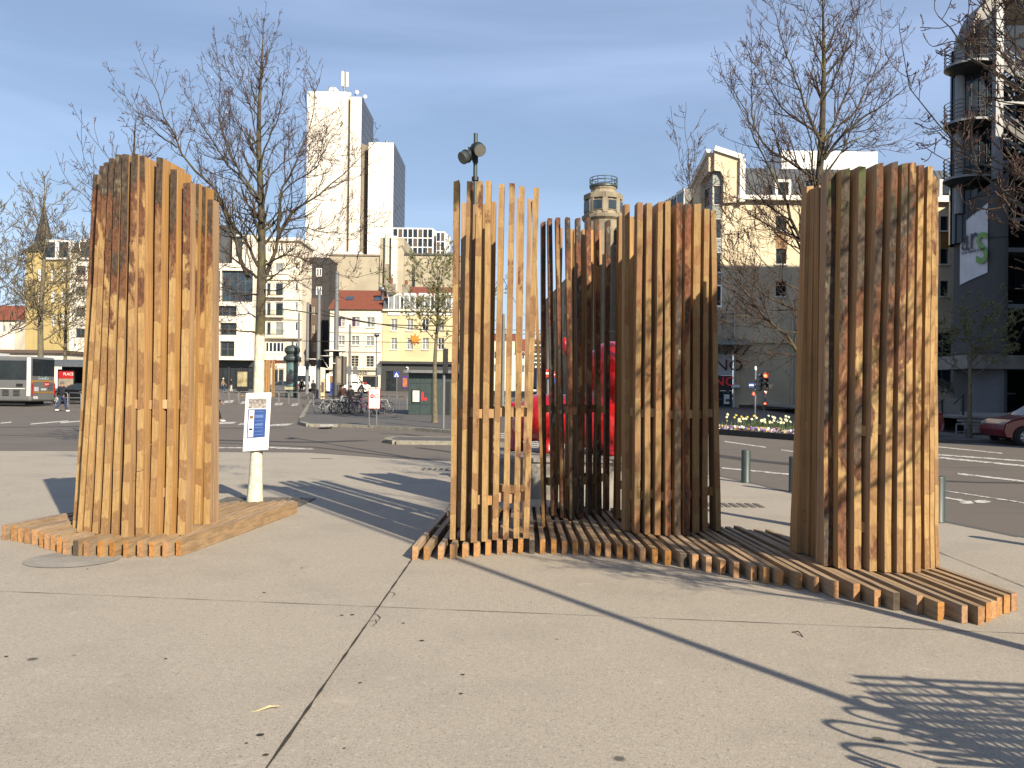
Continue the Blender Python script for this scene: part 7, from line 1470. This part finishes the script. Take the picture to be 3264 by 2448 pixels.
def make_car(name, label, loc, rz, paint, prof, glassp, length, width, wx, wr_, cat='car', lights=True):
    """local: front at -x, left side (towards -y) faces the viewer when rz = 0"""
    t = thing(name, label, cat, loc, None, rz); w = width / 2
    def ins(k, dz=0.0): return lambda p: [((x - length / 2) * (1 - k * .25) + length / 2 - length / 2, z * 1.0 + (dz if z > .5 else 0)) for x, z in p]
    ident = lambda p: [(x - length / 2, z) for x, z in p]
    def tum(f): return lambda p: [(x - length / 2, z) for x, z in p]
    mb = MB(); loft(mb, prof, [(-w * .93, ins(.10, -.02)), (-w, ident), (w, ident), (w * .93, ins(.10, -.02))]); smooth_obj(mb, 'body', [paint], t, .07, 4)
    mb = MB(); gp = glassp; cx = sum(x for x, z in gp) / len(gp); zb = min(z for x, z in gp); zt = max(z for x, z in gp)
    vs = []; n = len(gp)
    for y0_, s in ((-1, 1), (1, 1)):
        for x, z in gp: k = (z - zb) / (zt - zb); vs.append((x - length / 2, y0_ * (w - .03 - .20 * k), z))
    mb.add(vs, [tuple(range(n))[::-1], tuple(range(n, 2 * n))] + [(i, (i + 1) % n, (i + 1) % n + n, i + n) for i in range(n)]); smooth_obj(mb, 'glasshouse', [MAT['glass']], t, .03, 2)
    # roof skin and pillars over the glass
    rp = [p for p in gp if p[1] > zt - .09]; xs0, xs1 = min(p[0] for p in rp), max(p[0] for p in rp)
    mb = MB(); mb.box((xs0 - length / 2 - .05, -(w - .235), zt - .03), (xs1 - length / 2 + .05, w - .235, zt + .03)); smooth_obj(mb, 'roof', [paint], t, .03, 3)
    def gy(z): return w - .03 - .20 * (z - zb) / (zt - zb)
    fx = sorted(gp, key=lambda p: p[0]); bot = [p for p in gp if p[1] < zb + .03]
    a0, a1 = min(bot), max(bot)
    mid = xs0 + (xs1 - xs0) * .48
    for s in (-1, 1):
        mb = MB()
        for (xa, za), (xb, zb2) in (((a0[0], a0[1]), (xs0, zt)), ((a1[0], a1[1]), (xs1, zt)), ((mid + .03, zb), (mid, zt))):
            mb.bar((xa - length / 2, s * (gy(za) + .004), za), (xb - length / 2, s * (gy(zb2) + .004), zb2), .035, (0, 1, 0), .02)
        mb.build('pillars', paint, t, local=True)
    for x in wx:
        for s in (-1, 1):
            mb = MB(); mb.tube([(x - length / 2, s * (w - .12), wr_), (x - length / 2, s * (w + .004), wr_)], wr_ * 1.17, 22); mb.build('wheel_arch', MAT['dark_in'], t, local=True); wheel(t, (x - length / 2, s * (w - .06), wr_), wr_, .2, (0, 1, 0))
    for s in (-1, 1):
        if lights:
            zl = prof[1][1]; MB().ball((-length / 2 + .16, s * (w - .22), .70), (.17, .17, .10), 12).build('headlight', MAT['curtain'], t, local=True); MB().ball((length / 2 - .08, s * (w - .16), .85), (.08, .12, .16), 10).build('tail_light', MAT['redpaint'], t, local=True)
        MB().ball((a0[0] + .30 - length / 2, s * (w + .09), zb + .06), (.09, .08, .065), 10).build('mirror', paint, t, local=True)
        for x in (mid - .75, mid + .25): MB().box((x + .5 - length / 2, s * w - .012, zb - .12), (x + .68 - length / 2, s * w + .018, zb - .085)).build('door_handle', MAT['steel'], t, local=True)
        MB().box((wx[0] + .42 - length / 2, s * w - .01, .42), (wx[1] - .42 - length / 2, s * w + .014, .475)).build('side_trim', MAT['steel'], t, local=True)
        for x in (a0[0] + .35, mid + .02, wx[1] - .28): MB().box((x - length / 2, s * w - .004, .34), (x + .012 - length / 2, s * w + .003, zb)).build('door_gap', MAT['dark_in'], t, local=True)
    return t
prof = [(.06, .30), (.0, .50), (.06, .74), (.30, .86), (.95, 1.00), (1.3, 1.02), (3.55, 1.04), (3.88, .95), (3.95, .6), (3.9, .32), (3.5, .24), (.4, .22)]
gp = [(.98, .99), (1.5, 1.38), (1.95, 1.47), (2.9, 1.46), (3.45, 1.30), (3.82, 1.0)]
carred = simple('dark_red_paint', (0.22, 0.008, 0.018), .3, .08, 1.5, coat=.5)
c = base(3122, 28.6); make_car('parked_car', 'dark red hatchback parked facing the leafing tree', (c.x + 2.85, 29.4, 0), math.radians(-4), carred, prof, gp, 3.95, 1.72, (.72, 3.18), .31)
c = base(2952, 33); make_car('parked_car', 'dark red car almost hidden behind the rightmost slatted cage', (c.x - 1.6, 33.2, 0), math.radians(-4), carred, prof, gp, 3.95, 1.72, (.72, 3.18), .31)
c = base(262, 64); make_car('parked_car', 'black car parked behind the guard rail beside the bus shelter', (c.x + .6, 62.5, gz(62)), math.radians(10), simple('black_paint', (0.012, 0.013, 0.016), .25, .2, 1.5, coat=.5), prof, gp, 3.95, 1.72, (.72, 3.18), .31)
c = base(860, 100); make_car('parked_car', 'grey car behind the distant slatted trunk at the tram stop', (c.x + 1, 101, gz(101)), 0, simple('grey_paint', (0.16, 0.17, 0.18), .3, .1, 1.5, coat=.5), prof, gp, 3.95, 1.72, (.72, 3.18), .31)
vprof = [(.0, .35), (.0, .75), (.15, 1.05), (.75, 1.25), (1.0, 1.28), (1.85, 2.35), (2.2, 2.45), (5.2, 2.45), (5.3, 2.2), (5.3, .4), (5.0, .28), (.4, .26)]; vg = [(.98, 1.28), (1.72, 2.2), (1.95, 2.24), (2.6, 2.22), (2.7, 1.3)]
c = base(1150, 108); make_car('white_van', 'white delivery van with blue marking parked before the kebab shop', (c.x - 1.5, 108, gz(108)), math.radians(180), MAT['white'], vprof, vg, 5.3, 2.0, (.95, 4.2), .34, 'van')
c = base(985, 112); tr = thing('delivery_truck', 'white box truck standing between the tram poles', 'truck', (c.x, 112, gz(112)))
p = tr; mb = MB(); mb.box((-1.1, -1.2, .9), (1.1, 4.5, 3.3)); mb.build('box_body', MAT['white'], tr, local=True); mb = MB(); mb.box((-1.0, -3.2, .45), (1.0, -1.25, 2.3)); smooth_obj(mb, 'cab', [MAT['white']], tr, .12, 3); MB().box((-.88, -3.215, 1.35), (.88, -3.2, 2.1)).build('windscreen', MAT['glass'], tr, local=True); MB().box((-.8, -3.22, .6), (.8, -3.2, 1.0)).build('grille', MAT['black'], tr, local=True)
for x in (-.8, .8):
    for y in (-2.4, 2.6): wheel(tr, (x, y, .42), .42, .28, (1, 0, 0))
    MB().box((x * 1.1 - .1, -3.0, 1.4), (x * 1.1 + .1, -2.9, 1.9)).build('mirror', MAT['black'], tr, local=True)
c = base(1712, 120); tk = thing('grey_truck', 'grey box truck seen from behind through the slats', 'truck', (c.x, 120, gz(120)))
MB().box((-1.2, 0, .9), (1.2, 7, 3.6)).build('box_body', simple('truck_grey', (.34, .35, .37), .5, .1, 1), tk, local=True); MB().box((-1.1, -.02, .6), (1.1, .3, .88)).build('bumper', MAT['black'], tk, local=True)
for x in (-.95, .95): wheel(tk, (x, 1.5, .48), .48, .3, (1, 0, 0)); MB().box((x - .12, -.04, .68), (x + .12, -.021, .82)).build('tail_light', MAT['redpaint'], tk, local=True)
for z in (1.2, 3.3): MB().box((-1.15, -.03, z), (1.15, -.001, z + .05)).build('door_rail', MAT['steel'], tk, local=True)
MB().box((-.02, -.03, .95), (.02, -.002, 3.55)).build('door_gap', MAT['black'], tk, local=True)
# coach: rear corner towards the viewer
ang = math.radians(-5.4); c = base(97, 56); CO = thing('coach', 'grey regional coach with orange rear panel frame standing at the stop', 'bus', (c.x, 56, gz(56)), None, ang); W_, H_, L_ = 2.55, 3.28, 12.0
grey = simple('coach_grey', (0.20, 0.205, 0.21), .4, .1, .6, coat=.3); cor = simple('coach_orange', (0.62, 0.30, 0.02), .5, .1, 2)
mb = MB(); mb.box((-L_, 0, .34), (0, W_, H_)); smooth_obj(mb, 'body', [grey], CO, .16, 4)
def rp(y0_, y1_, z0_, z1_, mat, nm, o0=.002, o1=.02, par=None): return MB().box((o0, y0_, z0_), (o1, y1_, z1_)).build(nm, mat, par or CO, local=True)
def spn(x0_, x1_, z0_, z1_, mat, nm, o0=-.02, o1=-.002): return MB().box((x0_, o0, z0_), (x1_, o1, z1_)).build(nm, mat, CO, local=True)
rp(.14, W_ - .14, 2.02, 3.12, MAT['glass'], 'rear_window'); rp(.1, W_ - .1, .92, 1.72, cor, 'orange_frame'); rp(.18, W_ - .18, .99, 1.65, grey, 'engine_cover', .021, .03)
rp(.04, .16, .75, 1.55, MAT['redpaint'], 'tail_light', .021, .04); rp(W_ - .16, W_ - .04, .75, 1.55, MAT['redpaint'], 'tail_light', .021, .04); rp(1.0, 1.55, 1.08, 1.2, MAT['signwhite'], 'number_plate', .031, .036); rp(.3, .75, 1.02, 1.3, MAT['signwhite'], 'notice', .031, .036)
sp_ = rp(1.35, 1.85, 1.33, 1.63, MAT['redpaint'], 'logo_plate', .031, .038)
for k in range(5): rp(1.7, 2.3, 1.08 + k * .1, 1.12 + k * .1, MAT['dark_in'], 'grille_slat', .031, .035)
def ctext(body, size, y, z, mat, nm, x=.045, par=None):
    me = text_mesh(body, size, .002); me.transform(Matrix(((0, 0, 1, x), (1, 0, 0, y), (0, 1, 0, z), (0, 0, 0, 1)))); return newobj(nm, me, par or CO, [mat])
ctext('GrandEst', .30, W_ / 2, 1.86, simple('pale_blue_letters', (.45, .62, .66), .5, .1, 3), 'lettering', .022); ctext('SNCF', .17, 1.6, 1.47, MAT['white'], 'lettering', .04)
for y in (.35, .5, .65): 
    mb = MB(); mb.tube([(.004, y + .065 * math.cos(a), .6 + .09 * math.sin(a)) for a in [k * .5236 for k in range(13)]], .012, 5); mb.build('emblem_ring', MAT['white'], CO, local=True)
spn(-L_ + .2, -.32, 1.75, 3.0, MAT['glass'], 'side_window'); MB().box((-.26, -.03, .7), (-.02, .0, 3.2)).build('corner_pillar', MAT['white'], CO, local=True)
for x in (-.75, -1.5): 
    for k in range(5): spn(x - .45, x, .7 + k * .09, .75 + k * .09, MAT['dark_in'], 'side_grille')
spn(-1.0, -.55, 1.3, 1.5, MAT['dark_in'], 'filler_flap'); spn(-L_ + .3, -.4, 1.16, 1.2, MAT['white'], 'side_stripe')
for x in (-3.2, -9.4): 
    MB().tube([(x, -.006, .5), (x, .3, .5)], .58, 24).build('wheel_arch', MAT['dark_in'], CO, local=True); wheel(CO, (x, .14, .48), .48, .3, (0, 1, 0))
MB().box((-L_ + .5, .3, .12), (-.6, W_ - .3, .4)).build('underside', MAT['dark_in'], CO, local=True); MB().box((-9, .4, H_), (-3, W_ - .4, H_ + .22)).build('roof_unit', MAT['signwhite'], CO, local=True)

# ================================================================ bicycles
def bike(name, label, loc, rz, lean, frame, tyre=MAT['rubber'], basket=False, fender=None):
    t = thing(name, label, 'bicycle', loc, 'bicycles at the rack', rz); t.rotation_euler = (lean, 0, rz); R_ = .335
    def tb(pts, rr, nm, mat, n=6): mb = MB(); mb.tube([Vector(p) for p in pts], rr, n, cap=True); return mb.build(nm, mat, t, local=True)
    for x in (-.52, .52):
        mb = MB(); mb.tube([Vector((x + R_ * math.cos(a), 0, R_ + R_ * math.sin(a))) for a in [k * math.pi / 12 for k in range(25)]], .02, 6, cap=False); w_ = mb.build('wheel', tyre, t, local=True)
        mb = MB()
        mb.tube([Vector((x + (R_ - .03) * math.cos(a), 0, R_ + (R_ - .03) * math.sin(a))) for a in [k * math.pi / 12 for k in range(25)]], .011, 5, cap=False)
        for k in range(14): a = k * math.pi / 7; mb.tube([(x, 0, R_), (x + R_ * .93 * math.cos(a), 0, R_ + R_ * .93 * math.sin(a))], .0035, 3, 0, False)
        mb.tube([(x, -.05, R_), (x, .05, R_)], .022, 6); mb.build('rim', MAT['steel'], w_, local=True)
    bb, st_, hd_, hb, rx_ = (-.06, 0, .29), (-.2, 0, .80), (.36, 0, .82), (.40, 0, .66), (-.52, 0, R_)
    mb = MB()
    for a, b in ((bb, st_), (bb, hb), (st_, hd_), (hd_, hb)): mb.tube([a, b], .019, 6)
    for s in (-.04, .04): mb.tube([(bb[0], s, bb[2]), (rx_[0], s, rx_[2])], .011, 5); mb.tube([(st_[0], s * .5, st_[2] - .06), (rx_[0], s, rx_[2])], .010, 5); mb.tube([(hb[0], s, hb[2] - .02), (.52, s, R_)], .013, 5)
    mb.build('frame', frame, t, local=True); tb([(-.2, 0, .78), (-.235, 0, .95)], .013, 'seat_post', MAT['steel'])
    mb = MB(); mb.ball((-.25, 0, .965), (.135, .075, .035), 12); mb.ball((-.13, 0, .97), (.10, .028, .025), 8); mb.build('saddle', MAT['black'], t, local=True)
    tb([(.35, 0, .82), (.33, 0, .97), (.37, 0, 1.0)], .013, 'stem', MAT['steel']); tb([(.22, -.29, 1.02), (.34, -.18, 1.03), (.38, 0, 1.0), (.34, .18, 1.03), (.22, .29, 1.02)], .013, 'handlebar', MAT['black'])
    mb = MB(); mb.tube([(bb[0], -.06, bb[2]), (bb[0], -.05, bb[2])], .095, 14); mb.tube([(bb[0], -.07, bb[2]), (bb[0] + .12, -.08, bb[2] - .12)], .01, 5); mb.tube([(bb[0], .07, bb[2]), (bb[0] - .12, .08, bb[2] + .12)], .01, 5); mb.box((bb[0] + .07, -.15, bb[2] - .135), (bb[0] + .17, -.07, bb[2] - .115)); mb.build('crank', MAT['steel'], t, local=True)
    if fender:
        for x in (-.52, .52): tb([(x + .375 * math.cos(a), 0, R_ + .375 * math.sin(a)) for a in [.3 + k * .28 for k in range(9)]], .022, 'mudguard', fender, 5)
    if basket:
        mb = MB(); mb.box((.38, -.17, .80), (.66, .17, .815))
        for k in range(7): x = .38 + .28 * k / 6; mb.bar((x, -.17, .8), (x, -.19, 1.03), .005); mb.bar((x, .17, .8), (x, .19, 1.03), .005)
        for k in range(7): y = -.17 + .34 * k / 6; mb.bar((.66, y, .8), (.69, y, 1.03), .005)
        for z in (.88, .95, 1.03): mb.bar((.38, -.18, z), (.68, -.18, z), .005); mb.bar((.38, .18, z), (.68, .18, z), .005); mb.bar((.68, -.18, z), (.68, .18, z), .005)
        mb.build('basket', MAT['black'], t, local=True)
    return t
fr = lambda n_, c_: simple(n_, c_, .4, .15, 8, coat=.3)
specs = [('silver touring bicycle at the end of the rack', 1042, (.42, .44, .44), -.10, False, None), ('white city bicycle with mudguards next to the silver one', 1064, (.55, .56, .54), .08, False, MAT['steel']), ('dark green bicycle with a front basket in the rack', 1086, (.03, .09, .09), -.06, True, MAT['black']), ('black bicycle in the middle of the rack', 1104, (.02, .02, .022), .08, False, MAT['black']), ('blue bicycle beside the pink one', 1122, (.03, .07, .28), -.1, True, None),
         ('bright pink bicycle in the rack', 1140, (.55, .03, .14), .10, False, None), ('purple bicycle behind the street sign', 1160, (.18, .06, .28), -.05, False, MAT['black']), ('grey mountain bicycle behind the street sign', 1190, (.2, .21, .22), .07, False, None), ('white and black mountain bicycle at the kiosk end of the rack', 1222, (.6, .61, .62), -.12, False, None)]
for i, (lab, px, c_, ln, bk, fd) in enumerate(specs):
    Y = 48.5 + (i % 3) * .7; g = base(px, Y, .12 + gz(Y)); bike('bicycle', lab, g, math.radians(52 + (i * 37) % 17 - 8), ln, fr('bike_paint', c_), basket=bk, fender=fd)
for k in range(6):
    g = base(1050 + k * 34, 49.4, .12 + gz(49.4)); o = MB(); o.tube([g + Vector((-.12, -.35, 0)), g + Vector((-.12, -.35, .75)), g + Vector((.05, .35, .75)), g + Vector((.05, .35, 0))], .025, 6); tag(o.build('bike_stand', MAT['pole']), 'grey hoop stand ' + ['beside the silver touring bicycle', 'beside the white city bicycle', 'beside the dark green bicycle', 'beside the blue bicycle', 'beside the pink bicycle', 'beside the grey mountain bicycle'][k], 'bicycle stand', 'hoop bicycle stands')

# ================================================================ people
def skinned(name, verts, edges, radii, mat, parent, root=0, sub=1):
    me = bpy.data.meshes.new(name); me.from_pydata([tuple(v) for v in verts], edges, []); o = bpy.data.objects.new(name, me); col.objects.link(o)
    o.modifiers.new('k', 'SKIN'); o.modifiers.new('s', 'SUBSURF').levels = sub
    for i, d_ in enumerate(me.skin_vertices[0].data):
        rr = radii[i]; d_.radius = rr if isinstance(rr, tuple) else (rr, rr); d_.use_root = (i == root)
    dg = bpy.context.evaluated_depsgraph_get(); m2 = bpy.data.meshes.new_from_object(o.evaluated_get(dg)); bpy.data.objects.remove(o)
    m2.materials.clear(); m2.polygons.foreach_set('use_smooth', [True] * len(m2.polygons)); return newobj(name, m2, parent, [mat])
SKIN = simple('skin', (0.42, 0.25, 0.18), .6, .1, 8)
def person(label, loc, rz, top, legs, hair, shoes, stride=.3, arm=.25, h=1.74, lower=None, coat=False, sit=False):
    """faces local -y"""
    t = thing('person', label, 'person', loc, None, rz); s = h / 1.74; V = lambda x, y, z: Vector((x, y, z)) * s
    st_ = stride; lk = dict(); J = []
    pel, sp1, ch, nk, hdb, hdt = V(0, 0, .94), V(0, 0, 1.14), V(0, .01, 1.36), V(0, 0, 1.49), V(0, -.015, 1.57), V(0, -.02, 1.69)
    legsp = []
    for sd_, f in ((-1, 1), (1, -1)):
        hip = V(.095 * sd_, 0, .90); foot_y = -st_ * f; knee = V(.10 * sd_, foot_y * .42 - .05, .50); ank = V(.10 * sd_, foot_y + .02, .09 + (.05 if f < 0 and st_ > .1 else 0)); toe = ank + V(0, -.17, -.05)
        legsp.append((hip, knee, ank, toe))
    arms = []
    for sd_, f in ((-1, -1), (1, 1)):
        sh_ = V(.18 * sd_, 0, 1.40); el = V(.25 * sd_, .04 - arm * f * .35, 1.14); wr2 = V(.24 * sd_, -.05 - arm * f * .9, .92 + abs(arm) * .1); hd2 = wr2 + V(0, -.04 - arm * f * .15, -.10); arms.append((sh_, el, wr2, hd2))
    vs = [pel, sp1, ch, nk, hdb, hdt]; es = [(0, 1), (1, 2), (2, 3), (3, 4), (4, 5)]; rd = [(.15 * s, .11 * s), (.14 * s, .10 * s), (.17 * s, .11 * s), .058 * s, .082 * s, .085 * s]
    for l_ in legsp: b = len(vs); vs += list(l_); es += [(0, b), (b, b + 1), (b + 1, b + 2), (b + 2, b + 3)]; rd += [.085 * s, .06 * s, .042 * s, .038 * s]
    for a_ in arms: b = len(vs); vs += list(a_); es += [(2, b), (b, b + 1), (b + 1, b + 2), (b + 2, b + 3)]; rd += [.06 * s, .043 * s, .03 * s, .03 * s]
    body = skinned('body', vs, es, rd, SKIN, t)
    # fingers: four unequal and a thumb at the side, slightly curled
    bm_ = MB()
    for a_ in arms:
        d_ = (a_[3] - a_[2]).normalized(); side = Vector((0, 1, 0)).cross(d_); side = Vector((1, 0, 0)) if side.length < .1 else Vector((0, 1, 0))
        for k, ln in enumerate((.07, .08, .075, .06)): o_ = a_[3] + side * ((k - 1.5) * .019 * s); bm_.tube([o_, o_ + d_ * ln * .5 * s, o_ + (d_ * .85 + Vector((0, -.4, 0))).normalized() * ln * s], .009 * s, 5)
        o_ = a_[2].lerp(a_[3], .4) + side * -.035 * s; bm_.tube([o_, o_ + (d_ - side * .7).normalized() * .055 * s], .010 * s, 5)
    bm_.build('fingers', SKIN, body, local=True)
    # face: nose and ears
    f_ = MB(); f_.ball(V(0, -.115, 1.625), (.012, .02, .022), 6); f_.ball(V(-.085, -.015, 1.625), (.012, .02, .03), 6); f_.ball(V(.085, -.015, 1.625), (.012, .02, .03), 6); f_.build('features', SKIN, body, local=True)
    e_ = MB(); e_.ball(V(-.032, -.097, 1.645), (.012, .008, .008), 6); e_.ball(V(.032, -.097, 1.645), (.012, .008, .008), 6); e_.ball(V(0, -.098, 1.575), (.026, .008, .006), 6); e_.build('eyes_and_mouth', MAT['dark_in'], body, local=True)
    hb = MB(); hb.ball(V(0, .005, 1.675), (.102 * s, .112 * s, .095 * s), 14); hb.build('hair', hair, t, local=True)
    vs = [pel + V(0, 0, -.08 if not coat else -.3), sp1, ch, V(0, 0, 1.45)]; es = [(0, 1), (1, 2), (2, 3)]; rd = [(.185 * s, .14 * s), (.175 * s, .13 * s), (.20 * s, .135 * s), (.09 * s, .08 * s)]
    for a_ in arms: b = len(vs); vs += [a_[0], a_[1], a_[2]]; es += [(2, b), (b, b + 1), (b + 1, b + 2)]; rd += [.082 * s, .066 * s, .05 * s]
    skinned('jacket', vs, es, rd, top, t, 1)
    vs = [pel + V(0, 0, .06), pel]; es = [(0, 1)]; rd = [(.155 * s, .12 * s), (.165 * s, .125 * s)]
    for l_ in legsp: b = len(vs); vs += [l_[0] + V(0, 0, -.04), l_[1], l_[2] + V(0, 0, .02)]; es += [(1, b), (b, b + 1), (b + 1, b + 2)]; rd += [.105 * s, .08 * s, .065 * s]
    skinned('trousers', vs, es, rd, legs, t, 0)
    for l_ in legsp: mb = MB(); mb.ball((l_[2] + l_[3]) / 2 + V(0, -.01, -.02), (.055 * s, .145 * s, .05 * s), 10); mb.build('shoe', shoes, t, local=True)
    return t
cl = lambda n_, c_: simple(n_, c_, .85, .25, 9, .15)
navyj, jean, blackc, tan_, whitec, greyh, brownh, redc = cl('navy_cloth', (.012, .015, .028), ), cl('denim', (.03, .055, .14)), cl('black_cloth', (.012, .012, .013)), cl('tan_cloth', (.38, .26, .14)), cl('white_cloth', (.62, .62, .60)), cl('grey_hair', (.22, .20, .18)), cl('brown_hair', (.05, .03, .02)), cl('red_cloth', (.4, .02, .02))
g = base(196, 50); person('man in navy jacket and jeans walking away beside the coach', g, math.radians(160), navyj, jean, greyh, MAT['white'], .28, .18, 1.76)
g = base(684, 40.6); person('person in black top and white trainers striding past the slatted trunk', g, math.radians(88), blackc, blackc, brownh, MAT['white'], .36, -.38, 1.70)
g = base(711, 104); person('person in tan jacket and blue trousers at the tram stop', g, math.radians(90), tan_, jean, whitec, MAT['black'], .25, .2, 1.74)
g = base(737, 105); person('person in dark top and white trousers at the tram stop', g, math.radians(-60), blackc, whitec, brownh, MAT['black'], .1, .1, 1.72)
g = base(998, 92); person('person in long black coat near the stickered tram pole', g, math.radians(180), blackc, blackc, brownh, MAT['black'], .2, .1, 1.68, coat=True)
g = base(961, 108); person('person in dark clothes behind the advertising column', g, math.radians(20), navyj, blackc, brownh, MAT['black'], .1, .1, 1.74)
g = base(1092, 60); person('person in pale patterned trousers and dark red top behind the bicycles', g, math.radians(200), cl('maroon_cloth', (.06, .02, .02)), cl('pale_patterned_cloth', (.40, .44, .48)), brownh, MAT['black'], .1, .1, 1.70)
g = base(1117, 58); person('person with long dark hair in black jacket behind the bicycles', g, math.radians(170), blackc, blackc, brownh, MAT['black'], .05, .1, 1.62)
g = base(1152, 78); person('person in navy jacket holding something red near the white van', g, math.radians(90), navyj, jean, brownh, MAT['black'], .2, .4, 1.74)
q_ = P(1164, 1222, 78); o = MB().ball(q_, (.16, .12, .13), 10).build('red_bag', redc); tag(o, 'small red bag held by the person near the white van', 'bag')

# ================================================================ beside and behind the camera: what throws the foreground shadows
g = Vector((4.28, .73, 0)); LP = thing('street_lamp', 'tall grey street lamp standing on the plaza', 'lamp post', g)
MB().tube([g, g + Vector((0, 0, 1.2)), g + Vector((0, 0, 9.0))], [.06, .05, .032], 14).build('shaft', MAT['pole'], LP); MB().lathe([(.16, 0), (.16, .03), (.09, .08)], g, 14).build('foot', MAT['pole'], LP); MB().lathe([(0, .35), (.2, .3), (.28, .1), (.22, 0), (0, 0)], g + Vector((0, 0, 8.9)), 16).build('lamp_head', MAT['steel'], LP)
AY = 2.7; g = Vector((4.0, AY, 0)); AB = thing('shadow_screen', 'unseen openwork screen shaped to throw the looped lattice shadow', 'screen', g); k_ = 1 / math.tan(SUN_EL)  # out-of-view screen, added and shaped to throw the lattice shadow
def scr(px, py, Yp=AY):                 # where the screen must stand for its shadow to meet this spot on the ground
    s_ = G(px, py); t_ = (s_.y - Yp) / (-SUN_AZ.y) ; return Vector((s_.x + SUN_AZ.x * t_, Yp, t_ / k_))
def ibar(pts, r0, nm): mb = MB(); mb.tube(pts, r0, 6); mb.build(nm, MAT['black'], AB)
zf = lambda x, y: (2300 + x / 2.2946, 1900 + y / 2.2946)
A0, A1 = scr(*zf(975, 592)), scr(*zf(2500, 668)); ibar([A0, A1], .02, 'top_bar'); ibar([scr(*zf(930, 640)), scr(*zf(2500, 720))], .012, 'rail')
zlow = 0.02
for (p, q, m_) in (((940, 740), (1010, 790), 0),):
    pass
for loop_ in ([(1330, 835), (1100, 820), (1000, 770), (935, 742), (1010, 735), (1150, 760), (1330, 835)], [(1380, 960), (1150, 930), (960, 880), (870, 826), (960, 815), (1150, 850), (1380, 870)], [(1330, 1080), (1050, 1060), (800, 970), (712, 918), (850, 912), (1100, 960), (1330, 1000)], [(1640, 1095), (1450, 1050), (1290, 985), (1380, 985), (1550, 1040), (1640, 1095)], [(1300, 1260), (1000, 1170), (850, 1092), (960, 1080), (1200, 1110), (1500, 1190)], [(1250, 1300), (1000, 1220), (900, 1180), (1010, 1190), (1250, 1290)]):
    q, _ = resample([scr(*zf(*p)) for p in loop_], 18); ibar(q, .014, 'scroll')
for i in range(11):
    a = zf(1000 + i * 165, 615 + i * 5); b = zf(1000 + i * 165 + 620, 615 + i * 5 + 300); ibar([scr(*a), scr(*b)], .007, 'lattice_bar')
    a = zf(1900 + i * 60 - 900, 650 + i * 62); b = zf(3000, 720 + i * 66); ibar([scr(*a), scr(*b)], .016, 'lattice_bar')
for i in range(16):
    a = zf(1050 + i * 95, 700 + i * 20); b = zf(1050 + i * 95 + 1500, 700 + i * 20 + 820); ibar([scr(*a), scr(*b)], .010, 'lattice_bar')
for i in range(9):                       # woven straight bars
    a = zf(1030 + i * 45, 640 + i * 62); b = zf(2900, 760 + i * 78); ibar([scr(*a), scr(*b)], .009, 'lattice_bar')
for i in range(20):
    a = zf(1000 + i * 80, 640 + i * 8); b = zf(1000 + i * 80 + 900, 640 + i * 8 + 560); ibar([scr(*a), scr(*b)], .0065, 'lattice_bar')
for x in (A0.x + .3, A1.x): MB().tube([(x, AY, 0), (x, AY, A0.z)], .03, 8).build('upright', MAT['black'], AB)
